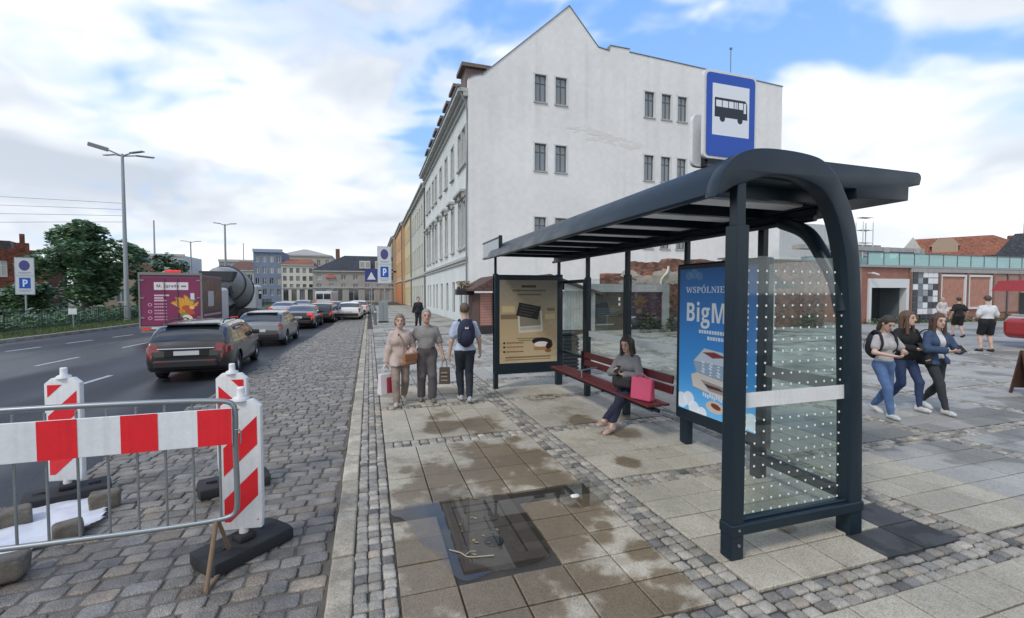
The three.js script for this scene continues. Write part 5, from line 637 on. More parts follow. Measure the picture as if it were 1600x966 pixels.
{
  const f = thing('tram_fence', 'dark green mesh fence along the far verge', 'fence', [0, 0, 0]); const gm = M([0.03, 0.055, 0.045], 0.7); let k = 0;
  for (let z = -24; z > -80; z -= 2.5) { const x0 = farKerbX(z) - 2.6, x1 = farKerbX(z - 2.5) - 2.6; part(f, 'post', rod([x0, -0.1, z], [x0, 1.1, z], 0.035, 0.035, 6), gm); const pr = [rod([x0, 1.05, z], [x1, 1.05, z - 2.5], 0.025, 0.025, 5), rod([x0, 0.15, z], [x1, 0.15, z - 2.5], 0.025, 0.025, 5)]; for (let i = 1; i < 12; i++) { const t = i / 12; pr.push(rod([lerp(x0, x1, t), 0.15, z - 2.5 * t], [lerp(x0, x1, t), 1.05, z - 2.5 * t], 0.013, 0.013, 4)); } part(f, 'panel', merge(pr), gm); }
  const h = thing('hedge', 'low dark hedge behind the mesh fence of the verge', 'hedge', [0, 0, 0]); leafBush(h, 'foliage', 9000, (r) => { const z = -22 - 58 * r(); return [farKerbX(z) - 3.4 - r() * 1.4, -0.1 + r() * (0.95 + 0.3 * Math.sin(z * 1.7)), z]; }, 0.13, G1, leafM, 71);
  const w = thing('concrete_wall', 'low grey concrete wall panels with a dark rail at the left edge', 'wall', [-17.6, 0, -26.5], 0.25); for (let i = 0; i < 4; i++) part(w, 'wall_panel', box(-0.9 - i * 1.5, 0.5 - i * 1.5, -0.1, 1.0, -0.1, 0.1, 0.02), M([0.2, 0.21, 0.2], 0.9, { mottle: 0.6 })); part(w, 'rail', box(-6.2, 0.9, 1.04, 1.12, -0.06, 0.06), gm); for (let i = 0; i < 5; i++) part(w, 'post', box(0.56 - i * 1.5, 0.64 - i * 1.5, -0.1, 1.2, -0.06, 0.06), gm);
  const b = thing('small_plate', 'small white plate on a short post in the verge grass', 'sign', [-16.4, 0, -32.5]); part(b, 'post', rod([0, -0.1, 0], [0, 0.9, 0], 0.03), mat.galvPole); part(b, 'plate', box(-0.2, 0.2, 0.75, 1.1, 0.03, 0.05, 0.01), mat.white);
  const bins = [[-22.5, -40, 1.3], [-20.5, -40.5, 1.1], [-18, -42, 1.5]]; 
  const parked = M([0.6, 0.6, 0.6], 0.35); }
function lamp(label, x, z, H, arms, w) {
  const l = thing('street_lamp', label, 'street lamp', [x, -0.1, z], 0, 'tall street lamps along the road'); part(l, 'pole', rod([0, 0, 0], [0, H, 0], 0.16, 0.09, 12), mat.galvPole); part(l, 'collar', rod([0, 0, 0], [0, 1.2, 0], 0.2, 0.2, 12), mat.galvPole);
  for (const [dx, dz, up] of arms) { part(l, 'arm', rod([0, H - 0.15, 0], [dx * 0.45, H + up * 0.45, dz * 0.45], 0.05), mat.galvPole); const a = V(dx * 0.4, H + up * 0.4, dz * 0.4), e = V(dx, H + up, dz), d = e.clone().sub(a), hd = cbox(0, 0, 0, d.length(), 0.09, 0.3, 0.04); hd.applyQuaternion(new THREE.Quaternion().setFromUnitVectors(V(1, 0, 0), d.clone().normalize())); hd.translate((a.x + e.x) / 2, (a.y + e.y) / 2, (a.z + e.z) / 2); part(l, 'lamp_head', hd, M([0.4, 0.43, 0.44], 0.5)); }
}
lamp('nearest tall grey street lamp with four heads beside the dark tree', -17.0, -40, 12.2, [[-1.75, 0.6, 0.4], [-1.6, -1.2, 0.12], [1.6, 0.8, 0.1], [1.5, -1.2, 0.2]]);
lamp('second tall street lamp above the mixer truck, two heads', -15.9, -60, 10.1, [[-1.15, 0, 0.12], [1.2, 0, 0.1]]);
lamp('third street lamp, farthest and shortest in view, left of the second one', -27.4, -85, 10.4, [[-1.4, 0, 0.1], [1.5, 0, 0.1]]);
{ const m = thing('radio_mast', 'thin grey mast rising behind the white office block', 'mast', [-76, 0, -200]); part(m, 'pole', rod([0, 0, 0], [0, 29, 0], 0.4, 0.25, 8), M([0.35, 0.37, 0.4], 0.7)); const m2 = thing('radio_mast', 'thin mast above the low grey flat block', 'mast', [-46.8, 0, -200]); part(m2, 'pole', rod([0, 0, 0], [0, 21.5, 0], 0.3, 0.15, 8), M([0.35, 0.37, 0.4], 0.7)); }
const noStop = print(256, 512, (c, w, h) => { c.fillStyle = '#cdd2d6'; c.fillRect(0, 0, w, h); c.strokeStyle = '#8d949c'; c.lineWidth = 4; c.strokeRect(6, 6, w - 12, 236); c.strokeRect(6, 254, w - 12, 252); c.fillStyle = '#7d3a52'; c.beginPath(); c.arc(128, 108, 72, 0, 7); c.fill(); c.fillStyle = '#33509a'; c.beginPath(); c.arc(128, 108, 60, 0, 7); c.fill(); c.strokeStyle = '#7d3a52'; c.lineWidth = 13; c.beginPath(); c.moveTo(86, 66); c.lineTo(170, 150); c.stroke(); c.fillStyle = '#9aa1a8'; c.fillRect(40, 200, 176, 10); c.fillRect(60, 218, 136, 8); c.fillStyle = '#1f55b4'; c.fillRect(52, 278, 152, 150); c.fillStyle = '#e6ebf2'; c.font = 'bold 140px sans-serif'; c.textAlign = 'center'; c.fillText('P', 128, 404); c.fillStyle = '#9aa1a8'; c.fillRect(40, 446, 176, 10); c.fillRect(60, 466, 130, 10); });
function parkSign(label, x, z, y0, y1, w, turn, yb) { const s = thing('parking_sign', label, 'road sign', [x, yb, z], turn, 'parking signs beside the road'); part(s, 'post', rod([0, 0, -0.06], [0, y1, -0.06], 0.045, 0.045, 10), mat.galvPole); part(s, 'panel', box(-w / 2, w / 2, y0, y1, -0.02, 0.0, 0.008), mat.galvPole); const p = new THREE.PlaneGeometry(w - 0.02, y1 - y0 - 0.02); p.translate(0, (y0 + y1) / 2, 0.004); part(s, 'face', p, noStop); }
parkSign('parking and no stopping sign on the verge at the left edge', -19.95, -35, 2.0, 4.25, 0.85, 0.3, -0.1);
parkSign('parking and no stopping sign at the pavement edge before the orange house', 1.1, -34.6, 2.7, 5.45, 1.0, 0.05, 0);
{ const s = thing('zebra_sign', 'small dark blue square sign on a pole left of the parking sign', 'road sign', [0.2, 0, -42]); part(s, 'post', rod([0, 0, -0.06], [0, 4, -0.06], 0.05), mat.galvPole); part(s, 'panel', box(-0.55, 0.55, 3, 4.1, -0.02, 0, 0.01), M([0.03, 0.05, 0.22], 0.5)); part(s, 'white_triangle', extr(poly([[-0.36, 3.2], [0.36, 3.2], [0, 3.9]]), 0.004).translate(0, 0, 0.002), mat.white);
  for (let i = 0; i < 6; i++) { const b = thing('bollard', ['nearest grey bollard on the pavement edge under the parking sign', 'second grey bollard behind the nearest one', 'third grey bollard along the pavement edge', 'fourth grey bollard along the pavement edge', 'fifth grey bollard along the pavement edge', 'farthest grey bollard along the pavement edge'][i], 'bollard', [0.35, 0, -29 - i * 2.6], 0, 'grey bollards along the pavement edge'); part(b, 'post', lathe([[0.0, 1.05], [0.06, 1.03], [0.075, 0.98], [0.075, 0.1], [0.11, 0.08], [0.11, 0]], 14), M([0.13, 0.15, 0.17], 0.6)); part(b, 'band', rod([0, 0.8, 0], [0, 0.88, 0], 0.079), mat.white); }
  const bx = thing('switch_cabinet', 'grey switch cabinet on the pavement below the parking sign', 'cabinet', [0.9, 0, -31.5]); part(bx, 'body', box(-0.3, 0.3, 0.1, 1.4, -0.2, 0.2, 0.02), M([0.25, 0.28, 0.29], 0.6)); part(bx, 'plinth', box(-0.32, 0.32, 0, 0.1, -0.22, 0.22), mat.darkPlain); part(bx, 'door_seam', box(-0.005, 0.005, 0.15, 1.35, 0.2, 0.206), mat.darkPlain); }
for (let i = 0; i < 4; i++) { const w = thing('overhead_wire', ['lowest overhead wire across the left sky', 'second overhead wire across the left sky', 'third overhead wire across the left sky', 'highest overhead wire across the left sky'][i], 'wire', [0, 0, 0], 0, 'overhead wires at the left'); part(w, 'cable', tube([[-60, 7.6 + i * 1.3, -40 - i * 3], [-36, 6.6 + i * 1.1, -41 - i * 2], [-17, 7.2 + i * 0.45, -40.1]], 0.013, 20, 5), M([0.12, 0.125, 0.13], 0.7)); }
// ---------------------------------------------------------------- vehicles: lofted bodies, patches of the same surface for glass and lamps
const tyreG = (() => { const g = lathe([[0.17, -0.1], [0.27, -0.105], [0.315, -0.085], [0.325, -0.04], [0.325, 0.04], [0.315, 0.085], [0.27, 0.105], [0.17, 0.1]], 36); g.rotateZ(Math.PI / 2); return g; })();
const rimG = (() => { const a = [(() => { const g = lathe([[0.0, 0.075], [0.03, 0.075], [0.035, 0.06], [0.04, 0.05]], 20); g.rotateZ(-Math.PI / 2); return g; })(), (() => { const g = lathe([[0.18, 0.04], [0.2, 0.09], [0.215, 0.092], [0.22, 0.08]], 36); g.rotateZ(-Math.PI / 2); return g; })()]; for (let i = 0; i < 5; i++) { const b = box(0.045, 0.068, 0.02, 0.2, -0.026, 0.026, 0.006); b.rotateX(i * 1.2566); a.push(b); } const d = new THREE.CylinderGeometry(0.19, 0.19, 0.02, 28); d.rotateZ(Math.PI / 2); a.push(strip(d)); return merge(a); })();
const rimM = M([0.45, 0.46, 0.47], 0.3, { metalness: 0.8 }), carGlass = M([0.018, 0.022, 0.025], 0.04, { clearcoat: 1, clearcoatRoughness: 0.01 }), tailM = M([0.2, 0.008, 0.01], 0.15, { clearcoat: 1, clearcoatRoughness: 0.03 }), trimM = M([0.015, 0.016, 0.017], 0.5), plateM = M([0.6, 0.6, 0.6], 0.4);
const litTail = M([0.6, 0.02, 0.02], 0.2, { emissive: new THREE.Color(0.9, 0.05, 0.03), emissiveIntensity: 0.35 });
function car(name, label, s, place, turn) {
  const c = thing(name, label, "car", place, turn), K = s.keys, L = K[K.length - 1][0], hz = L / 2;
  const at = (t) => { let i = 0; while (i < K.length - 2 && t > K[i + 1][0]) i++; const a = K[i], b = K[i + 1], u = clamp((t - a[0]) / (b[0] - a[0])); const p = K[Math.max(0, i - 1)], q = K[Math.min(K.length - 1, i + 2)]; return a.map((_, k) => { const d = (b[0] - a[0]), m0 = i > 0 ? (b[k] - p[k]) / (b[0] - p[0]) * d : (b[k] - a[k]), m1 = i < K.length - 2 ? (q[k] - a[k]) / (q[0] - a[0]) * d : (b[k] - a[k]); const lim = (m) => Math.sign(b[k] - a[k]) * Math.min(Math.max(0, m * Math.sign(b[k] - a[k])), Math.abs(b[k] - a[k]) * 2.2); const M0 = lim(m0), M1 = lim(m1), u2 = u * u, u3 = u2 * u; return (2 * u3 - 3 * u2 + 1) * a[k] + (u3 - 2 * u2 + u) * M0 + (-2 * u3 + 3 * u2) * b[k] + (u3 - u2) * M1; }); };
  const sec = (t) => { const [, top, belt, yb, w, tum] = at(t), dy = Math.max(0.02, top - belt), wt = w * 0.955 - tum * dy, k = Math.min(1, dy / 0.3); return [[0, yb], [w * 0.8, yb], [w * 0.94, yb + 0.04], [w * 0.985, yb + 0.16], [w, yb + 0.52 * (belt - yb)], [w * 0.985, belt - 0.09], [w * 0.955, belt], [w * 0.955 - tum * dy * 0.5, belt + dy * 0.5], [wt, belt + dy * 0.84], [wt - 0.055 * k - 0.03, belt + dy * 0.96], [wt * 0.66, top - 0.002], [wt * 0.33, top + 0.012], [0, top + 0.016]]; };
  const P = (t, v) => { const q = sec(t), i = Math.min(11, Math.floor(v)), u = v - i, a = q[Math.max(0, i - 1)], b = q[i], d = q[i + 1], e = q[Math.min(12, i + 2)]; const cr = (k) => 0.5 * (2 * b[k] + (d[k] - a[k]) * u + (2 * a[k] - 5 * b[k] + 4 * d[k] - e[k]) * u * u + (3 * b[k] - a[k] - 3 * d[k] + e[k]) * u * u * u); const sm = i >= 1 ? [cr(0), cr(1)] : [lerp(b[0], d[0], u), lerp(b[1], d[1], u)]; return V(Math.max(0, sm[0]), sm[1], hz - t); };
  const N = (t, v) => { const e = 0.006, a = P(Math.min(L, t + e), v).sub(P(Math.max(0, t - e), v)), b = P(t, Math.min(12, v + 0.05)).sub(P(t, Math.max(0, v - 0.05))); const n = a.cross(b).normalize(); return n; };
  const patch = (t0, t1, v0, v1, off, nt = 10, nv = 8, both = false) => { const f0 = typeof t0 === 'function' ? t0 : () => t0, f1 = typeof t1 === 'function' ? t1 : () => t1, pos = [], idx = []; for (let j = 0; j <= nv; j++) for (let i = 0; i <= nt; i++) { const v = lerp(v0, v1, j / nv), t = lerp(f0(j / nv), f1(j / nv), i / nt), p = P(t, v), n = N(t, v); if (n.x * 1 + n.y * 0.5 < -0.6) n.negate(); p.addScaledVector(n, off); pos.push(p.x, p.y, p.z); } for (let j = 0; j < nv; j++) for (let i = 0; i < nt; i++) { const a = j * (nt + 1) + i; idx.push(a, a + 1, a + nt + 2, a, a + nt + 2, a + nt + 1); } const g = new THREE.BufferGeometry(); g.setAttribute('position', new THREE.Float32BufferAttribute(pos, 3)); g.setIndex(idx); g.computeVertexNormals(); return g; };
  const mir = (g) => { const m = g.clone(); m.scale(-1, 1, 1); const ix = m.index.array; for (let i = 0; i < ix.length; i += 3) { const t = ix[i]; ix[i] = ix[i + 1]; ix[i + 1] = t; } m.computeVertexNormals(); return m; };
  // body
  const ts = []; for (let i = 0; i <= 76; i++) { const u = i / 76; ts.push(L * (u < 0.5 ? 0.5 * Math.pow(u * 2, 1.5) : 1 - 0.5 * Math.pow((1 - u) * 2, 1.3))); } const NV = 52, pos = [], idx = [], wz = [s.rear, s.front], R = 0.365, wy = 0.32;
  for (const t of ts) for (let j = 0; j <= NV; j++) { const p = P(t, j / NV * 12); pos.push(p.x, p.y, p.z); }
  for (let i = 0; i < ts.length - 1; i++) for (let j = 0; j < NV; j++) { const a = i * (NV + 1) + j, b = a + NV + 1, cx = (pos[a * 3] + pos[b * 3 + 3]) / 2, cy = (pos[a * 3 + 1] + pos[b * 3 + 4]) / 2, ct = hz - (pos[a * 3 + 2] + pos[b * 3 + 2]) / 2; if (j > 3 && j < 26 && wz.some((w) => Math.hypot(ct - w, cy - wy) < R)) continue; idx.push(a, a + 1, b + 1, a, b + 1, b); }
  let g = new THREE.BufferGeometry(); g.setAttribute('position', new THREE.Float32BufferAttribute(pos, 3)); g.setIndex(idx); g.computeVertexNormals(); { const n = g.attributes.normal; for (let i = 0; i < n.count; i++) if (pos[i * 3] < 1e-4) n.setX(i, 0); }
  const cap = (t, flip) => { const q = []; for (let j = 0; j <= NV; j++) { const p = P(t, j / NV * 12); q.push([p.x, p.y]); } const sh = new THREE.ShapeGeometry(poly([...q, ...q.slice(1, -1).reverse().map(([x, y]) => [-x, y])])); sh.translate(0, 0, hz - t); if (flip) { const ix = sh.index.array; for (let i = 0; i < ix.length; i += 3) { const k = ix[i]; ix[i] = ix[i + 1]; ix[i + 1] = k; } sh.computeVertexNormals(); } return sh; };
  const left = g.clone(); left.scale(-1, 1, 1); { const ix = left.index.array; for (let i = 0; i < ix.length; i += 3) { const k = ix[i]; ix[i] = ix[i + 1]; ix[i + 1] = k; } const n = left.attributes.normal; }
  const body = part(c, 'body', merge([g, left, cap(0, false), cap(L, true)]), s.paint);
  part(c, 'floor', box(-s.keys[4][4] * 0.86, s.keys[4][4] * 0.86, 0.2, 0.62, -hz + 0.5, hz - 0.45), trimM);
  for (const sx of [1, -1]) { const m = (q) => sx > 0 ? q : mir(q);
    for (const [a0, a1, b0, b1] of s.side) part(c, 'side_window', m(patch((u) => lerp(a0, a1, u), (u) => lerp(b0, b1, u), 6.12, 8.35, 0.004, 10, 8)), carGlass);
    for (const w of wz) { const W = part(c, 'wheel', tyreG, mat.black); W.position.set(sx * (s.track ?? 0.79), wy, hz - w); const r = part(W, 'rim', rimG, rimM); if (sx < 0) r.rotation.y = Math.PI; const arc = []; for (let i = 0; i <= 20; i++) { const an = -0.35 + i / 20 * (Math.PI + 0.7), y = wy + Math.sin(an) * R; if (y < 0.22) continue; const t = w - Math.cos(an) * R; let lo = 1.5, hi = 6; for (let k = 0; k < 18; k++) { const mid = (lo + hi) / 2; if (P(t, mid).y < y) lo = mid; else hi = mid; } const p = P(t, lo); arc.push([p.x + 0.0, p.y, p.z]); } part(c, 'wheel_arch', m(mergeVertices(new THREE.TubeGeometry(new THREE.CatmullRomCurve3(arc.map((q) => V(...q))), 30, 0.022, 6))), s.archM ?? s.paint); }
    for (const [t0, t1, v0, v1] of s.tail) part(c, 'tail_light', m(patch(t0, t1, v0, v1, 0.006, 8, 10)), s.lit ? litTail : tailM);
    for (const t of s.seams) part(c, 'door_seam', m(patch((u) => t - 0.004, (u) => t + 0.004, 2.2, 6, 0.002, 1, 12)), trimM);
    for (const t of s.handles) { const p = P(t, 5.3); part(c, 'door_handle', m(mergeVertices(new RoundedBoxGeometry(0.03, 0.028, 0.19, 2, 0.012).translate(p.x + 0.012, p.y, p.z))), s.handleM ?? s.paint); }
    const mp = P(s.mirror, 6.2); part(c, 'wing_mirror', m(mergeVertices(new RoundedBoxGeometry(0.2, 0.14, 0.09, 3, 0.04).translate(mp.x + 0.1, mp.y + 0.05, mp.z))), s.paint);
    part(c, 'sill', m(patch(s.rear + 0.42, s.front - 0.42, 1.6, 2.8, 0.003, 12, 3)), trimM);
    if (s.chromeLine) part(c, 'window_trim', m(patch(s.side[0][0] + 0.02, s.side[s.side.length - 1][2], 5.95, 6.1, 0.006, 20, 1)), mat.chrome);
  }
  const full = (t0, t1, v0, off, m, name) => { const q = patch(t0, t1, v0, 12, off, 10, 10); part(c, name, merge([q, mir(q)]), m); };
  full(s.rw[0], s.rw[1], s.rw[2], 0.005, carGlass, 'rear_window'); full(s.ws[0], s.ws[1], s.ws[2], 0.005, carGlass, 'windscreen');
  // rear bumper, number plate, trim bar, exhaust, spoiler
  const y0 = K[0][3], bw = K[0][4];
  part(c, 'bumper', new RoundedBoxGeometry(bw * 1.96, 0.2, 0.16, 4, 0.05).translate(0, y0 + 0.1, hz + 0.0), trimM); part(c, 'number_plate', box(-0.26, 0.26, s.plateY, s.plateY + 0.11, hz + 0.0 - s.plateT, hz + 0.022 - s.plateT, 0.006), plateM);
  if (s.bar) part(c, 'chrome_bar', new RoundedBoxGeometry(bw * 1.75, 0.035, 0.05, 3, 0.015).translate(0, s.bar, hz - s.plateT + 0.02), mat.chrome); if (s.spoiler) part(c, 'spoiler', new RoundedBoxGeometry(1.14, 0.045, 0.26, 3, 0.02).translate(0, s.spoiler[1], hz - s.spoiler[0]), s.paint);
  if (s.panel) part(c, 'tailgate_panel', new RoundedBoxGeometry(0.9, 0.2, 0.04, 3, 0.018).translate(0, s.panel, hz - s.plateT + 0.0), s.paint);
  for (const x of s.rails ?? []) part(c, 'roof_rail', tube([[x, s.railY - 0.03, hz - 0.75], [x, s.railY + 0.03, hz - 0.9], [x, s.railY + 0.04, hz - 1.6], [x, s.railY + 0.02, hz - 2.3], [x, s.railY - 0.04, hz - 2.45]], 0.018, 20, 6), trimM);
  for (const x of [-0.5, 0.5]) part(c, 'reflector', box(x - 0.09, x + 0.09, y0 + 0.13, y0 + 0.165, hz + 0.075, hz + 0.085), tailM);
  return c;
}
const paint = (c, r = 0.3, metal = 0.2) => M(c, r, { metalness: metal, clearcoat: 0.75, clearcoatRoughness: 0.05 });
//            t, yTop, yBelt, yBottom, halfW, tumble
const wagon = (h) => [[0, 0.64, 0.58, 0.36, 0.66, 0.34], [0.03, 0.8, 0.74, 0.32, 0.76, 0.34], [0.09, 0.95 * h, 0.86, 0.28, 0.825, 0.34], [0.3, 1.2 * h, 0.9, 0.24, 0.888, 0.34], [0.55, 1.36 * h, 0.91, 0.22, 0.905, 0.3], [1.2, 1.43 * h, 0.9, 0.2, 0.91, 0.3], [2.2, 1.45 * h, 0.89, 0.2, 0.91, 0.3], [2.75, 1.4 * h, 0.885, 0.2, 0.91, 0.3], [3.35, 1.12 * h, 0.88, 0.2, 0.905, 0.32], [3.7, 0.93 * h, 0.87, 0.2, 0.9, 0.3], [4.2, 0.86 * h, 0.8, 0.22, 0.87, 0.2], [4.55, 0.74, 0.68, 0.26, 0.79, 0.2], [4.72, 0.6, 0.55, 0.32, 0.62, 0.2]];
const SW = { rear: 1.0, front: 3.72, side: [[0.55, 0.75, 1.25, 1.22], [1.3, 1.27, 2.28, 2.3], [2.34, 2.36, 3.3, 2.78]], seams: [1.28, 2.32, 3.4], handles: [1.5, 2.52], mirror: 3.1, tail: [[0.012, 0.34, 4.6, 5.9]], rw: [0.13, 0.5, 7.9], ws: [2.8, 3.62, 7.9], plateY: 0.62, plateT: 0.02, lit: false };
car('estate_car', 'dark brown wet estate car nearest in the left lane behind the beacons', { ...SW, keys: wagon(0.98), paint: paint([0.013, 0.012, 0.0115], 0.35, 0.1), bar: 0.82, panel: 0.72, spoiler: [0.52, 1.375], chromeLine: true, plateY: 0.66, plateT: 0.0, tail: [[0.014, 0.36, 4.55, 6.0], [0.02, 0.085, 6.2, 9.6]], rails: [-0.6, 0.6], railY: 1.42 }, [-4.3, RY - 0.03, -14.9], 0.05);
const hatch = [[0, 0.66, 0.6, 0.34, 0.74, 0.3], [0.03, 0.8, 0.74, 0.3, 0.81, 0.3], [0.1, 0.94, 0.86, 0.26, 0.855, 0.3], [0.35, 1.14, 0.9, 0.23, 0.87, 0.3], [0.7, 1.33, 0.91, 0.2, 0.88, 0.3], [1.3, 1.4, 0.9, 0.2, 0.885, 0.3], [2.0, 1.41, 0.89, 0.2, 0.885, 0.3], [2.5, 1.36, 0.885, 0.2, 0.885, 0.3], [3.05, 1.1, 0.88, 0.2, 0.88, 0.32], [3.4, 0.93, 0.86, 0.2, 0.87, 0.3], [3.8, 0.86, 0.8, 0.22, 0.84, 0.2], [4.1, 0.74, 0.68, 0.26, 0.77, 0.2], [4.25, 0.6, 0.55, 0.32, 0.6, 0.2]];
const SH = { rear: 0.85, front: 3.4, side: [[0.62, 0.85, 1.15, 1.2], [1.2, 1.25, 2.05, 2.07], [2.1, 2.13, 3.0, 2.52]], seams: [1.17, 2.08, 3.1], handles: [1.4, 2.3], mirror: 2.8, tail: [[0.015, 0.3, 4.7, 6.0], [0.03, 0.1, 6.2, 9.2]], rw: [0.16, 0.62, 7.9], ws: [2.55, 3.3, 7.9], plateY: 0.6, plateT: 0.0, track: 0.77 };
car('hatchback', 'silver grey hatchback in front of the dark brown estate car', { ...SH, keys: hatch, paint: paint([0.2, 0.21, 0.215], 0.3, 0.6), spoiler: [0.66, 1.35] }, [-4.15, RY - 0.03, -22.0], -0.02);
const sedan = [[0, 0.7, 0.64, 0.34, 0.74, 0.3], [0.04, 0.86, 0.8, 0.3, 0.83, 0.3], [0.15, 0.97, 0.9, 0.26, 0.87, 0.3], [0.6, 1.0, 0.92, 0.22, 0.9, 0.3], [0.9, 1.06, 0.92, 0.2, 0.9, 0.32], [1.5, 1.32, 0.91, 0.2, 0.905, 0.3], [2.0, 1.4, 0.9, 0.2, 0.905, 0.3], [2.6, 1.4, 0.89, 0.2, 0.905, 0.3], [3.0, 1.3, 0.885, 0.2, 0.9, 0.3], [3.6, 1.0, 0.88, 0.2, 0.895, 0.32], [4.1, 0.9, 0.82, 0.22, 0.87, 0.2], [4.5, 0.76, 0.7, 0.26, 0.79, 0.2], [4.7, 0.6, 0.55, 0.32, 0.62, 0.2]];
const SS = { rear: 1.05, front: 3.75, side: [[1.15, 1.5, 1.75, 1.75], [1.8, 1.8, 2.5, 2.52], [2.56, 2.58, 3.4, 2.95]], seams: [1.7, 2.54, 3.45], handles: [1.95, 2.75], mirror: 3.15, tail: [[0.012, 0.3, 4.5, 5.9], [0.03, 0.14, 6.2, 10.0]], rw: [0.92, 1.5, 7.9], ws: [2.95, 3.6, 7.9], plateY: 0.66, plateT: 0.0 };
car('saloon_car', 'black saloon car with red tail lights ahead of the silver hatchback', { ...SS, keys: sedan, paint: paint([0.02, 0.02, 0.022], 0.2, 0.3), lit: true }, [-3.95, RY - 0.03, -31.2], -0.04);
car('estate_car', 'black estate car queueing ahead of the black saloon', { ...SW, keys: wagon(1.0), paint: paint([0.018, 0.02, 0.025], 0.2, 0.3), lit: true }, [-3.2, RY - 0.03, -36.6], -0.08);
car('estate_car', 'dark grey estate car farthest in the queue beside the kerb lane', { ...SW, keys: wagon(1.0), paint: paint([0.05, 0.055, 0.06], 0.25, 0.4) }, [-3.0, RY - 0.03, -43.5], -0.08);
car('hatchback', 'white hatchback parked on the cobbled lane far ahead', { ...SH, keys: hatch, paint: paint([0.75, 0.75, 0.75], 0.3, 0) }, [-1.45, RY - 0.01, -39.5], -0.05);
car('hatchback', 'second white hatchback half hidden beyond the first white one', { ...SH, keys: hatch, paint: paint([0.7, 0.71, 0.72], 0.3, 0), lit: true }, [-0.95, RY - 0.01, -46.5], -0.05);
car('saloon_car', 'silver saloon car between mixer truck and black saloon', { ...SS, keys: sedan, paint: paint([0.4, 0.42, 0.43], 0.3, 0.6), lit: true }, [-6.9, RY - 0.03, -43], -0.05);
car('saloon_car', 'grey saloon car far in the middle lane beyond the silver saloon', { ...SS, keys: sedan, paint: paint([0.2, 0.2, 0.21], 0.3, 0.5), lit: true }, [-6.6, RY - 0.03, -52], -0.05);
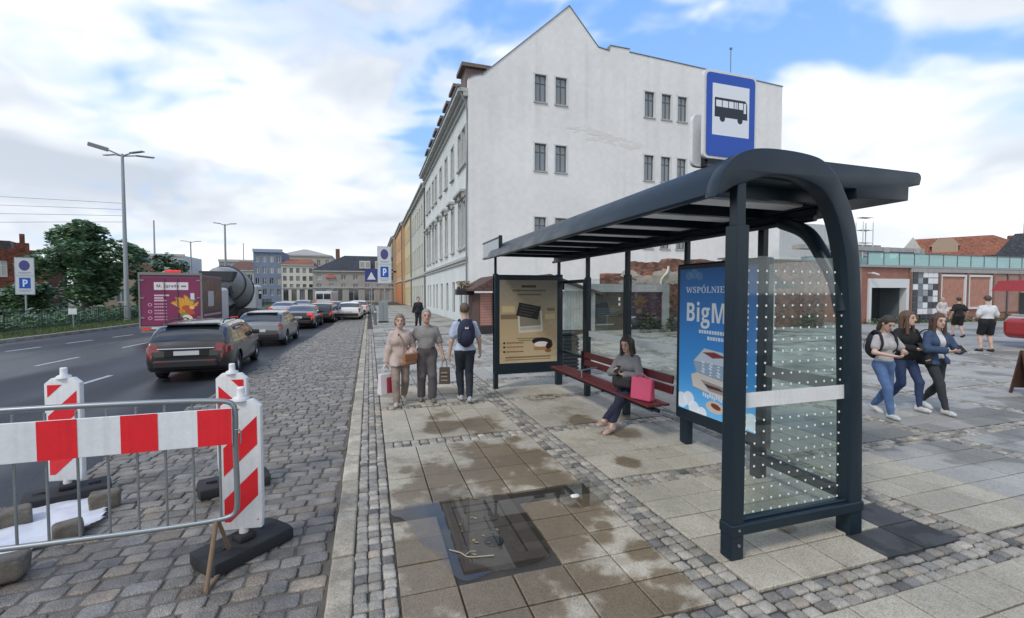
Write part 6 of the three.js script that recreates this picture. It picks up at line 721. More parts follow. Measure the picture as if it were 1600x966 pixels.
// --- box truck
{
  const t = thing('box_truck', 'maroon box truck with food pictures on its rear doors in the middle lane', 'truck', [-8.65, RY - 0.03, -24.3], 0.04);
  const rear = print(512, 512, (c, w, h) => { const g = c.createLinearGradient(0, 0, w, h); g.addColorStop(0, '#74294d'); g.addColorStop(0.6, '#853157'); g.addColorStop(1, '#6b2a48'); c.fillStyle = g; c.fillRect(0, 0, w, h); c.fillStyle = '#ded8d6'; c.fillRect(110, 50, 300, 84); c.fillStyle = '#4e3c46'; c.font = 'bold 42px sans-serif'; c.fillText('M. Egrada', 130, 106); c.fillStyle = '#8d7a80'; c.fillRect(345, 84, 46, 20); c.fillStyle = '#d8b9c4'; for (const [y, l] of [[185, 130], [213, 80], [240, 105]]) c.fillRect(110, y, l, 17); for (const y of [280, 312, 350, 382, 420, 450]) { c.fillStyle = '#cfa9b8'; for (let x = 110; x < 210;) { const q = 9 + (x * 7 % 8); c.fillRect(x, y, q, 14); x += q + 4; } } c.strokeStyle = '#d8b9c4'; c.lineWidth = 5; for (const y of [295, 370, 440]) { c.beginPath(); c.arc(72, y, 15, 0, 7); c.stroke(); }
    c.save(); c.translate(375, 318); c.scale(1.15, 1.15); c.lineCap = 'round'; for (let i = 0; i < 26; i++) { const a = -2.9 + i * 0.11, l = 70 + (i * 37 % 45); c.strokeStyle = i % 3 ? '#e0a63f' : '#c98a2a'; c.lineWidth = 11; c.beginPath(); c.moveTo(Math.cos(a) * 18, Math.sin(a) * 18 + 30); c.lineTo(Math.cos(a) * l, Math.sin(a) * l); c.stroke(); } for (const [x, y, r, f] of [[20, 20, 44, '#b8542a'], [-25, 45, 32, '#d87b35'], [48, 55, 30, '#c24a2c'], [0, 80, 36, '#7d8b3b'], [55, 10, 20, '#e8c08a'], [60, -70, 26, '#6d7f5a'], [20, 108, 40, '#e5d8c4']]) { c.fillStyle = f; c.beginPath(); c.ellipse(x, y, r, r * 0.72, 0.3, 0, 7); c.fill(); } c.fillStyle = '#cfd5d8'; c.fillRect(46, -130, 30, 62); c.restore(); });
  const side = print(512, 256, (c, w, h) => { c.fillStyle = '#5a4a3e'; c.fillRect(0, 0, w, h); for (let i = 0; i < 40; i++) { c.fillStyle = ['rgba(120,60,80,.5)', 'rgba(140,100,60,.4)', 'rgba(70,80,60,.4)'][i % 3]; c.beginPath(); c.ellipse((i * 97) % w, (i * 61) % 130, 40, 22, i, 0, 7); c.fill(); } c.fillStyle = '#5a3040'; c.fillRect(0, 190, w, 66); c.fillStyle = '#cbb9bd'; for (let x = 30; x < 480; x += 26) c.fillRect(x, 205, 18, 12); });
  const fm = M([0.1, 0.09, 0.09], 0.5), W = 1.2, y0 = 0.62, y1 = 2.98, Ln = 3.5;
  part(t, 'cargo_box', box(-W, W, y0, y1, -Ln, -0.03, 0.02), M([0.2, 0.07, 0.12], 0.5)); for (const s of [-1, 1]) { const d = part(t, 'rear_door', box(s > 0 ? 0.004 : -W + 0.05, s > 0 ? W - 0.05 : -0.004, y0 + 0.06, y1 - 0.1, -0.03, 0.0, 0.006), M([0.2, 0.06, 0.11], 0.5)); for (const y of [1.0, 1.9, 2.7]) part(d, 'hinge', box(s > 0 ? W - 0.2 : -W - 0.02, s > 0 ? W + 0.02 : -W + 0.2, y, y + 0.05, 0.001, 0.03, 0.005), mat.galv); part(d, 'lock_rod', rod([s * 0.25, y0 + 0.1, 0.03], [s * 0.25, y1 - 0.14, 0.03], 0.014), M([0.16, 0.08, 0.1], 0.5)); }
  { const p = new THREE.PlaneGeometry(2 * W - 0.16, y1 - y0 - 0.22); p.translate(0, (y0 + y1) / 2 - 0.02, 0.006); part(t, 'rear_print', p, rear); const q = new THREE.PlaneGeometry(Ln - 0.2, y1 - y0 - 0.2); q.rotateY(Math.PI / 2); q.translate(W + 0.004, (y0 + y1) / 2, -Ln / 2); part(t, 'side_print', q, side); part(t, 'blank_label', box(W + 0.006, W + 0.012, 1.5, 2.25, -1.9, -0.95), M([0.5, 0.47, 0.48], 0.5)); }
  part(t, 'door_frame', [box(-W - 0.02, -W + 0.05, y0, y1, -0.05, 0.03, 0.01), box(W - 0.05, W + 0.02, y0, y1, -0.05, 0.03, 0.01), box(-W - 0.02, W + 0.02, y1 - 0.02, y1 + 0.1, -0.05, 0.03, 0.01), box(-W - 0.02, W + 0.02, y0 - 0.1, y0 + 0.02, -0.05, 0.05, 0.01)], M([0.22, 0.2, 0.19], 0.5)); part(t, 'roof_lamp', box(-0.22, 0.35, y1 + 0.1, y1 + 0.22, -0.2, 0.02, 0.03), litTail);
  part(t, 'chassis', box(-0.9, 0.9, 0.4, 0.6, -6, -0.1), trimM); part(t, 'bumper_bar', box(-1.15, 1.15, 0.34, 0.46, -0.1, 0.0, 0.02), mat.galv); for (const x of [-0.95, 0.95]) part(t, 'tail_light', box(x - 0.17, x + 0.17, 0.47, 0.58, -0.02, 0.05, 0.01), litTail); part(t, 'number_plate', box(-0.75, -0.25, 0.5, 0.61, 0.05, 0.06), plateM);
  for (const x of [-0.9, 0.9]) for (const z of [-1.5, -5.2]) { const w = part(t, 'wheel', tyreG, mat.black); w.scale.set(1.3, 1.35, 1.35); w.position.set(x, 0.44, z); part(w, 'rim', rimG, mat.galv); } part(t, 'cab', new RoundedBoxGeometry(2.2, 1.9, 1.8, 4, 0.2).translate(0, 1.5, -4.6), M([0.6, 0.6, 0.6], 0.35)); part(t, 'mudguard', box(-1.15, 1.15, 0.5, 0.58, -2.1, -0.9), trimM);
}
// --- concrete mixer
{
  const t = thing('concrete_mixer', 'grey concrete mixer truck with a dark chute ahead of the box truck', 'truck', [-8.85, RY - 0.03, -31.5], 0.04); const drumM = M([0.34, 0.35, 0.355], 0.55, { mottle: 1 }), dk = M([0.035, 0.04, 0.045], 0.6);
  let g = lathe([[0, -2.2], [0.75, -2.15], [1.05, -1.2], [1.18, -0.3], [1.12, 0.6], [0.75, 1.8], [0.55, 2.4], [0.0, 2.4]], 32); g.scale(1.15, 1.1, 1.15); g.rotateX(Math.PI / 2 - 0.26); g.translate(0.1, 2.45, -2.6); part(t, 'drum', uvm(g), drumM); for (const [d, r] of [[-0.35, 1.37], [1.1, 1.17]]) { const q = new THREE.TorusGeometry(r, 0.05, 8, 36); q.rotateX(-0.24); q.translate(0.1, 2.45 + d * 0.26, -2.6 + d); part(t, 'drum_ring', strip(q), dk); }
  part(t, 'hopper', extr(poly([[-0.7, 2.9], [0.8, 2.9], [0.95, 3.45], [-0.85, 3.45]]), 0.9, 0.03).translate(0, 0, -0.7), dk); part(t, 'chute', [rod([0.1, 2.3, -0.2], [0.9, 1.35, 0.4], 0.25, 0.2, 12)], dk); part(t, 'support', [rod([-0.7, 0.9, -0.3], [-0.5, 3.0, -0.3], 0.08), rod([0.8, 0.9, -0.3], [0.6, 3.0, -0.3], 0.08), rod([-0.7, 1.2, -0.3], [0.8, 2.2, -0.3], 0.06)], dk); part(t, 'chassis', box(-1.1, 1.1, 0.7, 1.05, -7.5, 0, 0.03), trimM); part(t, 'cab', new RoundedBoxGeometry(2.3, 1.9, 1.9, 4, 0.18).translate(0, 1.8, -7.0), M([0.5, 0.52, 0.54], 0.35)); part(t, 'side_window', box(1.151, 1.17, 1.7, 2.4, -7.6, -6.5), carGlass);
  for (const x of [-0.95, 0.95]) for (const z of [-1, -2.3, -6.8]) { const w = part(t, 'wheel', tyreG, mat.black); w.scale.set(1.5, 1.55, 1.55); w.position.set(x, 0.5, z); part(w, 'rim', rimG, mat.galv); } for (const x of [-0.9, 0.9]) part(t, 'tail_light', box(x - 0.2, x + 0.2, 0.62, 0.72, 0, 0.05), litTail); part(t, 'mudguard', box(-1.2, 1.2, 1.051, 1.12, -3.2, -0.1), trimM);
}
{ const t = thing('white_van', 'white van with a blue tinted rear far ahead of the mixer truck', 'van', [-5.6, RY - 0.03, -62], -0.1); part(t, 'body', new RoundedBoxGeometry(2.0, 2.0, 5, 4, 0.15).translate(0, 1.35, -2.5), M([0.6, 0.63, 0.66], 0.35)); for (const x of [-0.46, 0.46]) part(t, 'rear_window', box(x - 0.4, x + 0.4, 1.35, 2.05, 0.0, 0.012), carGlass); for (const x of [-0.88, 0.88]) part(t, 'tail_light', box(x - 0.07, x + 0.07, 0.8, 1.4, 0, 0.012), litTail); for (const x of [-0.85, 0.85]) for (const z of [-0.9, -4.1]) { const w = part(t, 'wheel', tyreG, mat.black); w.position.set(x, 0.32, z); } }
// ---------------------------------------------------------------- people: one skinned-over field per body, clothes as their own fields
function nets(f, lo, hi, c) {                                         // naive surface nets
  const n = [0, 1, 2].map((k) => Math.ceil((hi[k] - lo[k]) / c) + 2), S = n[0] * n[1], D = new Float32Array(S * n[2]); let q = 0;
  for (let k = 0; k < n[2]; k++) for (let j = 0; j < n[1]; j++) for (let i = 0; i < n[0]; i++) D[q++] = f(lo[0] + i * c, lo[1] + j * c, lo[2] + k * c);
  const id = new Int32Array(D.length).fill(-1), pos = [], idx = []; const E = [[0, 1], [2, 3], [4, 5], [6, 7], [0, 2], [1, 3], [4, 6], [5, 7], [0, 4], [1, 5], [2, 6], [3, 7]], O = [0, 1, n[0], n[0] + 1, S, S + 1, S + n[0], S + n[0] + 1];
  for (let k = 0; k < n[2] - 1; k++) for (let j = 0; j < n[1] - 1; j++) for (let i = 0; i < n[0] - 1; i++) { const b = i + j * n[0] + k * S; let m = 0; for (let t = 0; t < 8; t++) if (D[b + O[t]] < 0) m |= 1 << t; if (m === 0 || m === 255) continue; let x = 0, y = 0, z = 0, w = 0; for (const [a, d] of E) { if (((m >> a) & 1) === ((m >> d) & 1)) continue; const va = D[b + O[a]], vd = D[b + O[d]], t = va / (va - vd); x += lerp(a & 1, d & 1, t); y += lerp((a >> 1) & 1, (d >> 1) & 1, t); z += lerp(a >> 2, d >> 2, t); w++; } id[b] = pos.length / 3; pos.push(lo[0] + (i + x / w) * c, lo[1] + (j + y / w) * c, lo[2] + (k + z / w) * c); }
  const quad = (a, b, d, e, flip) => { if (a < 0 || b < 0 || d < 0 || e < 0) return; flip ? idx.push(a, d, b, b, d, e) : idx.push(a, b, d, b, e, d); };
  for (let k = 1; k < n[2] - 1; k++) for (let j = 1; j < n[1] - 1; j++) for (let i = 1; i < n[0] - 1; i++) { const b = i + j * n[0] + k * S, s = D[b] < 0; if (s !== D[b + 1] < 0) quad(id[b - n[0] - S], id[b - S], id[b - n[0]], id[b], !s); if (s !== D[b + n[0]] < 0) quad(id[b - 1 - S], id[b - S], id[b - 1], id[b], s); if (s !== D[b + S] < 0) quad(id[b - 1 - n[0]], id[b - n[0]], id[b - 1], id[b], !s); }
  const g = new THREE.BufferGeometry(); g.setAttribute('position', new THREE.Float32BufferAttribute(pos, 3)); g.setIndex(idx); g.computeVertexNormals(); return g;
}
const smin = (a, b, k) => { const h = clamp(0.5 + 0.5 * (b - a) / k); return lerp(b, a, h) - k * h * (1 - h); };
const cap3 = (a, b, ra, rb) => { const bx = b[0] - a[0], by = b[1] - a[1], bz = b[2] - a[2], L = bx * bx + by * by + bz * bz || 1e-9; return (x, y, z) => { const px = x - a[0], py = y - a[1], pz = z - a[2], t = Math.min(1, Math.max(0, (px * bx + py * by + pz * bz) / L)), dx = px - bx * t, dy = py - by * t, dz = pz - bz * t; return Math.sqrt(dx * dx + dy * dy + dz * dz) - (ra + (rb - ra) * t); }; };
const ell = (c, r) => (x, y, z) => { const a = (x - c[0]) / r[0], b = (y - c[1]) / r[1], d = (z - c[2]) / r[2], k = Math.sqrt(a * a + b * b + d * d); return (k - 1) * Math.min(r[0], r[1], r[2]); };
const uni = (fs, k) => (x, y, z) => { let d = fs[0](x, y, z); for (let i = 1; i < fs.length; i++) d = smin(d, fs[i](x, y, z), k); return d; };
const add3 = (a, b, k = 1) => [a[0] + b[0] * k, a[1] + b[1] * k, a[2] + b[2] * k], mix3 = (a, b, t) => a.map((v, i) => lerp(v, b[i], t));
function ik(a, b, l1, l2, pole) { const A = V(...a), B = V(...b), d = B.clone().sub(A); let L = Math.min(d.length(), (l1 + l2) * 0.998); d.normalize(); const x = (l1 * l1 - l2 * l2 + L * L) / (2 * L), hgt = Math.sqrt(Math.max(0, l1 * l1 - x * x)), p = V(...pole); p.addScaledVector(d, -p.dot(d)).normalize(); const m = A.clone().addScaledVector(d, x).addScaledVector(p, hgt), e = A.clone().addScaledVector(d, L); return [[m.x, m.y, m.z], [e.x, e.y, e.z]]; }
const clothM = (c, r = 0.85, o = {}) => M(c, r, { sheen: 0.25, sheenRoughness: 0.8, map: rep(T_mottle, 1.3), ...o });
function cloth(geo) { return uvm(toCreasedNormals(geo, 3.2)); }
const eyeM = M([0.05, 0.035, 0.03], 0.2);
const skinM = (() => { const m = M([1, 1, 1], 0.55, { vertexColors: true }); return m; })();
function person(o) {
  const s = o.h / 1.75, t = thing('person', o.label, 'person', [o.pos[0], o.pos[1] ?? 0, o.pos[2]], o.turn, o.group), fem = o.fem, py = o.pelvis?.[1] ?? 0.93, pz = o.pelvis?.[2] ?? 0, cl = Math.cos(o.lean ?? 0.04), sl = Math.sin(o.lean ?? 0.04), wd = o.wide ?? 1;
  const T = (x, y, z) => { const yy = y - 0.93; return [x, py + yy * cl - z * sl, pz + yy * sl + z * cl]; };            // torso frame to body frame
  const inv = (x, y, z) => { const a = y - py, b = z - pz; return [x, 0.93 + a * cl + b * sl, -a * sl + b * cl]; };
  const shw = fem ? 0.142 : 0.168, hip = fem ? 0.088 : 0.085, J = { hip: [T(hip, 0.9, 0), T(-hip, 0.9, 0)], sh: [T(shw, 1.385, -0.01), T(-shw, 1.385, -0.01)], neck: T(0, 1.46, -0.01), head: T(0, 1.625, 0.02 + (o.nod ?? 0) * 0.03) };
  J.knee = []; J.ank = []; J.elb = []; J.wri = [];
  for (const i of [0, 1]) { const sd = i ? -1 : 1; let [k, a] = ik(J.hip[i], o.feet[i], 0.42, 0.41, o.kneePole?.[i] ?? [sd * 0.08, 0, 1]); J.knee.push(k); J.ank.push(a);[k, a] = ik(J.sh[i], o.hands[i], 0.29, 0.25, o.elbPole?.[i] ?? [sd * 0.45, -0.3, -1]); J.elb.push(k); J.wri.push(a); }
  // torso fields live in the torso frame, flattened front to back
  const tor = (e) => { const c = [cap3([-0.075, 0.92, 0], [0.075, 0.92, 0], (fem ? 0.098 : 0.1) * wd + e, (fem ? 0.098 : 0.1) * wd + e), cap3([0, 1.0, 0.01], [0, 1.12, 0.01], (fem ? 0.108 : 0.118) * wd + e + 0.012, (fem ? 0.1 : 0.12) * wd + e), cap3([-(shw - 0.095), 1.27, 0], [shw - 0.095, 1.27, 0], 0.112 * wd + e, 0.112 * wd + e), cap3([0, 1.415, -0.012], [shw - 0.04, 1.378, -0.012], 0.05 + e * 0.8, 0.044 + e * 0.8), cap3([0, 1.415, -0.012], [-(shw - 0.04), 1.378, -0.012], 0.05 + e * 0.8, 0.044 + e * 0.8)]; if (o.belly) c.push(ell([0, 1.08, 0.05], [0.13 + e, 0.14 + e, 0.12 + e])); if (fem) c.push(ell([0.062, 1.25, 0.075], [0.062 + e, 0.065 + e, 0.058 + e]), ell([-0.062, 1.25, 0.075], [0.062 + e, 0.065 + e, 0.058 + e])); const u = uni(c, 0.032); return (x, y, z) => { const q = inv(x, y, z); return u(q[0], q[1], q[2] * 1.22); }; };
  const thigh = (i, e, e2 = e) => cap3(J.hip[i], J.knee[i], (fem ? 0.079 : 0.084) + e, (fem ? 0.051 : 0.055) + e2), shin = (i, e, e2 = e) => cap3(J.knee[i], J.ank[i], (fem ? 0.051 : 0.055) + e, (fem ? 0.034 : 0.037) + e2), calf = (i, e) => { const a = mix3(J.knee[i], J.ank[i], 0.16), b = mix3(J.knee[i], J.ank[i], 0.5); a[2] -= 0.012; b[2] -= 0.014; return cap3(a, b, 0.052 + e, 0.044 + e); };
  const uarm = (i, e) => cap3(J.sh[i], J.elb[i], (fem ? 0.044 : 0.052) + e, (fem ? 0.036 : 0.041) + e), farm = (i, e) => cap3(J.elb[i], J.wri[i], (fem ? 0.037 : 0.042) + e, 0.026 + e);
  const foot = o.feet.map((_, i) => { const a = J.ank[i], yaw = (i ? -1 : 1) * 0.12, pit = o.footPitch?.[i] ?? 0, d = [Math.sin(yaw) * Math.cos(pit), -Math.sin(pit), Math.cos(yaw) * Math.cos(pit)]; return { heel: [a[0], a[1] - 0.045, a[2] - 0.035], ball: add3([a[0], a[1] - 0.06, a[2]], d, 0.11), toe: add3([a[0], a[1] - 0.066, a[2]], d, 0.165) }; });
  const neckF = cap3(J.neck, add3(J.head, [0, -0.05, -0.02]), fem ? 0.047 : 0.055, fem ? 0.045 : 0.052);
  const parts = [tor(0), neckF]; for (const i of [0, 1]) parts.push(thigh(i, 0), shin(i, 0), calf(i, 0), uarm(i, 0), farm(i, 0), cap3(foot[i].heel, foot[i].ball, 0.036, 0.034));
  const pts = [...J.hip, ...J.knee, ...J.ank, ...J.sh, ...J.elb, ...J.wri, J.head, ...foot.map((f) => f.toe)], lo = [0, 1, 2].map((k) => Math.min(...pts.map((p) => p[k])) - 0.17), hi = [0, 1, 2].map((k) => Math.max(...pts.map((p) => p[k])) + 0.17), C = o.cell ?? 0.018;
  const sc = (g) => { g.scale(s, s, s); return g; }, sk = o.skin ?? [0.55, 0.34, 0.25], col = (g, fn) => { const p = g.attributes.position, a = new Float32Array(p.count * 3); for (let i = 0; i < p.count; i++) { const c = fn(p.getX(i), p.getY(i), p.getZ(i)); a.set(c, i * 3); } g.setAttribute('color', new THREE.BufferAttribute(a, 3)); return g; };
  const gs = [col(nets(uni(parts, 0.03), lo, hi, C), () => sk)];
  // head
  const hy = o.headTurn ?? 0, nod = o.nod ?? 0, Hm = new THREE.Matrix4().makeRotationFromEuler(new THREE.Euler(nod, hy, 0, 'YXZ')).setPosition(...J.head).multiply(new THREE.Matrix4().makeScale(1.05, 1.05, 1.05));
  const skull = uni([ell([0, 0.032, -0.012], [0.074, 0.09, 0.094]), ell([0, -0.045, 0.018], [0.056, 0.07, 0.068]), ell([0, -0.088, 0.058], [0.024, 0.02, 0.022])], 0.035), nose = cap3([0, 0.018, 0.083], [0, -0.02, 0.101], 0.009, 0.014), brow = cap3([-0.036, 0.036, 0.074], [0.036, 0.036, 0.074], 0.013, 0.013), lip = cap3([-0.017, -0.056, 0.078], [0.017, -0.056, 0.078], 0.009, 0.009), ears = [ell([0.075, 0.005, -0.012], [0.012, 0.03, 0.02]), ell([-0.075, 0.005, -0.012], [0.012, 0.03, 0.02])], nk = cap3([0, -0.04, -0.02], [0, -0.15, -0.035], 0.05, 0.052);
  const hf = (x, y, z) => { let d = smin(skull(x, y, z), nk(x, y, z), 0.03); d = smin(d, brow(x, y, z), 0.015); for (const e of [-0.03, 0.03]) { const q = Math.hypot(x - e, (y - 0.016), z - 0.096) - 0.02; d = Math.max(d, -q * 0.9) * 1; } d = smin(d, nose(x, y, z), 0.012); d = smin(d, lip(x, y, z), 0.008); return Math.min(d, ears[0](x, y, z), ears[1](x, y, z)); };
  let hg = nets(hf, [-0.1, -0.16, -0.13], [0.1, 0.14, 0.13], 0.009); hg = col(hg, (x, y, z) => z > 0.06 && Math.abs(y + 0.056) < 0.012 && Math.abs(x) < 0.026 ? [sk[0] * 0.75, sk[1] * 0.5, sk[2] * 0.5] : z > 0.06 && Math.abs(y - 0.042) < 0.008 && Math.abs(Math.abs(x) - 0.032) < 0.018 ? sk.map((q) => q * 0.35) : sk); hg.applyMatrix4(Hm); gs.push(hg);
  // hands: palm, four bent fingers of unequal length, thumb
  for (const i of [0, 1]) { const d = V(...J.wri[i]).sub(V(...J.elb[i])).normalize(), n = V(...(o.palm?.[i] ?? [i ? 1 : -1, 0, 0.15])); n.addScaledVector(d, -n.dot(d)).normalize(); const u = d.clone().cross(n).normalize().multiplyScalar(i ? -1 : 1); if (o.thumbFwd !== false && u.z < 0 && !o.palm) u.negate(); const at = (a, b, c) => { const v = V(...J.wri[i]).addScaledVector(d, a).addScaledVector(u, b).addScaledVector(n, c); return [v.x, v.y, v.z]; }; const fs = [cap3(at(0, 0.0, 0), at(0.07, 0.022, 0), 0.024, 0.017), cap3(at(0, 0, 0), at(0.07, -0.02, 0), 0.024, 0.015), cap3(at(-0.03, 0, 0), at(0.02, 0, 0), 0.026, 0.025)]; const cu = o.curl?.[i] ?? 0.55; [[0.03, 0.075], [0.011, 0.083], [-0.009, 0.078], [-0.027, 0.062]].forEach(([b, L]) => { let a = 0.075, c = 0, an = cu * 0.7, p = at(a, b, c); for (const [k, r] of [[0.45, 0.0095], [0.32, 0.0088], [0.23, 0.008]]) { a += Math.cos(an) * L * k; c += Math.sin(an) * L * k; const q = at(a, b * 1.05, c); fs.push(cap3(p, q, r, r - 0.0007)); p = q; an += cu; } }); fs.push(cap3(at(0.015, 0.026, 0.004), at(0.05, 0.05, 0.014), 0.014, 0.011), cap3(at(0.05, 0.05, 0.014), at(0.078, 0.052, 0.026), 0.0105, 0.009)); const c0 = at(0.06, 0, 0.02), gg = nets(uni(fs, 0.006), c0.map((q) => q - 0.125), c0.map((q) => q + 0.125), 0.0062); gs.push(col(gg, () => sk)); }
  part(t, 'body', sc(merge(gs)), skinM);
  for (const e of [-0.031, 0.031]) { const q = ball(e, 0.014, 0.077, 0.0115, 1, 1, 1, 8); q.applyMatrix4(Hm); part(t, 'eye', sc(q), eyeM); }
  const fold = (x, y, z, a) => a * (fbm(x * 10 + y * 4 + o.h * 50, y * 9 - x * 3 + 4, z * 10 + 9, 3) - 0.5) * 2;
  // trousers or shorts
  { const P = o.pants, e = P.e ?? 0.013, w2 = P.flare ?? 0.02, fs = [(() => { const q = tor(e + 0.002); return (x, y, z) => Math.max(q(x, y, z), inv(x, y, z)[1] - 1.045); })()]; for (const i of [0, 1]) { fs.push(thigh(i, e + 0.004, e + 0.006)); if (!P.short) { fs.push(shin(i, e + 0.006, w2), calf(i, e * 0.8)); } } const u = uni(fs, 0.028); const cut = P.short ? (x, y, z) => { let m = 1e9; for (const i of [0, 1]) { const k = J.knee[i], h = J.hip[i]; const ax = [0, 1, 2].map((q) => h[q] - k[q]); const L = Math.hypot(...ax); m = Math.min(m, 0.04 - ((x - k[0]) * ax[0] + (y - k[1]) * ax[1] + (z - k[2]) * ax[2]) / L + (x * (i ? -1 : 1) < -0.005 ? 1 : 0)); } return m; } : (x, y, z) => { const i = Math.hypot(x - J.ank[0][0], z - J.ank[0][2]) < Math.hypot(x - J.ank[1][0], z - J.ank[1][2]) ? 0 : 1; return J.ank[i][1] + (P.crop ?? -0.03) - y; }; part(t, P.short ? 'shorts' : 'trousers', sc(cloth(nets((x, y, z) => Math.max(u(x, y, z) + fold(x, y, z, 0.013), cut(x, y, z)), lo, hi, C))), clothM(P.c)); }
  // top
  for (const Q of o.tops) { const e = Q.e ?? 0.016, hem = Q.hem ?? 0.95, fs = [tor(e)], sl_ = Q.sleeve ?? 0.5; if (hem < 0.9) fs.push(thigh(0, e + 0.03, e + 0.03), thigh(1, e + 0.03, e + 0.03)); for (const i of [0, 1]) { const en = sl_ < 1 ? mix3(J.sh[i], J.elb[i], sl_ * 1.15) : J.elb[i]; fs.push(cap3(J.sh[i], en, 0.046 + e * 0.8, (sl_ < 1 ? 0.05 : 0.039) + e * 0.9)); if (sl_ >= 1) fs.push(cap3(J.elb[i], mix3(J.elb[i], J.wri[i], Math.min(0.97, sl_ - 0.05)), 0.041 + e, 0.033 + e)); } const u = uni(fs, 0.022), op = Q.open; part(t, Q.name ?? 'shirt', sc(cloth(nets((x, y, z) => { const q = inv(x, y, z); let d = Math.max(u(x, y, z) + fold(x, y, z, 0.015), hem - q[1]); d = Math.max(d, q[1] - 1.475 + Math.max(0, q[2]) * 0.45); if (op && q[2] > 0.02 && q[1] < 1.5) d = Math.max(d, op - Math.abs(q[0])); return d; }, lo, hi, C))), clothM(Q.c)); if (Q.buttons) for (let k = 0; k < 4; k++) { const b = ball(0, 0, 0, 0.011, 1, 1, 0.5, 8); b.translate(...T(0.0, 1.3 - k * 0.12, 0.115 + (k === 1 ? 0.012 : 0))); part(t, 'button', sc(b), M([0.4, 0.33, 0.28], 0.5)); } }
  if (o.belt) { const q = tor(0.018), bb = nets((x, y, z) => { const r = inv(x, y, z); return Math.max(q(x, y, z), Math.abs(r[1] - 1.03) - 0.019); }, lo, hi, 0.012); part(t, 'belt', sc(cloth(bb)), M([0.03, 0.026, 0.024], 0.5)); }
  // shoes
  foot.forEach((f, i) => { const up = uni([cap3(f.heel, add3(f.heel, [0, 0.03, 0]), 0.04, 0.036), cap3(f.heel, f.ball, 0.04, 0.043), cap3(f.ball, f.toe, 0.043, 0.032)], 0.02), fl = f.heel[1] - 0.04, l2 = f.toe[1] - 0.03; const gg = nets((x, y, z) => Math.max(up(x, y, z), lerp(fl, l2, clamp((z - f.heel[2]) / (f.toe[2] - f.heel[2] || 1))) - y), [0, 1, 2].map((k) => Math.min(f.heel[k], f.toe[k]) - 0.09), [0, 1, 2].map((k) => Math.max(f.heel[k], f.toe[k]) + 0.1), 0.009); const sh = part(t, 'shoe', sc(cloth(gg)), clothM(o.shoe ?? [0.7, 0.7, 0.68], 0.6)); });
  // hair
  { const Hh = o.hair, len = Hh.len ?? 0, capF = ell([0, 0.045, -0.022], [0.084, 0.097, 0.103]), fs = [capF]; if (len > 0) { for (const x of [-0.055, -0.02, 0.02, 0.055]) fs.push(cap3([x, 0.02, -0.07], [x * 1.25, -len, -0.085 + (Math.abs(x) > 0.04 ? 0.035 : 0)], 0.042, 0.034)); if (Hh.front) for (const x of [-1, 1]) fs.push(cap3([x * 0.07, 0.04, 0.01], [x * 0.088, -len * 0.95, 0.045], 0.026, 0.027)); } if (Hh.bun) fs.push(ell([0, 0.1, -0.09], [0.045, 0.04, 0.045])); const u = uni(fs, 0.03), line = Hh.line ?? 0.068; let hg2 = nets((x, y, z) => { let d = u(x, y, z) + 0.006 * (fbm(x * 70 + 3, y * 14, z * 70 + 8, 2) - 0.5) * 2; const face = Math.max(0.038 - z + Math.max(0, y - 0.0) * 0.25, y - line - 0.35 * (0.1 - Math.abs(x)) * 0.2, Math.abs(x) - (Hh.front && y < 0 ? 0.07 : 0.2)); d = Math.max(d, -face); if (len <= 0) d = Math.max(d, -0.055 - y - 0.35 * z, -(y - 0.0) - (z + 0.02) * -1.2 - 0.02 * 0); return d; }, [-0.16, -Math.max(0.12, len) - 0.08, -0.19], [0.16, 0.2, 0.14], 0.0095); hg2.applyMatrix4(Hm); part(t, 'hair', sc(cloth(hg2)), M(Hh.c, 0.55, { sheen: 0.3, bump: 6, bscale: 0.004 })); }
  t.updateMatrixWorld(true);
  const world = (p) => { const v = V(p[0] * s, p[1] * s, p[2] * s).applyMatrix4(t.matrixWorld); return [v.x, v.y, v.z]; };
  return { t, J, world, T, s, turn: o.turn };
}

const bagAt = (name, label, cat, p, turn) => thing(name, label, cat, p, turn);
function shopBag(label, p, turn, w, hgt, d, m, handleTo, panel) { const b = bagAt('shopping_bag', label, 'bag', [p[0], p[1] - hgt - 0.16, p[2]], turn); const g = new RoundedBoxGeometry(w, hgt, d, 3, 0.012), q = g.attributes.position; for (let i = 0; i < q.count; i++) { const y = q.getY(i) / hgt + 0.5; q.setX(i, q.getX(i) * (1 - 0.06 * y) + 0.01 * Math.sin(y * 7)); q.setZ(i, q.getZ(i) * lerp(1.15, 0.55, y)); } g.translate(0, hgt / 2, 0); g.computeVertexNormals(); part(b, 'body', strip(g), m); for (const s of [-1, 1]) part(b, 'handle', tube([[-w * 0.25, hgt - 0.02, s * d * 0.2], [-w * 0.18, hgt + 0.1, s * d * 0.12], [0, hgt + 0.165, 0], [w * 0.18, hgt + 0.1, s * d * 0.12], [w * 0.25, hgt - 0.02, s * d * 0.2]], 0.006, 20, 6), panel ?? m); return b; }
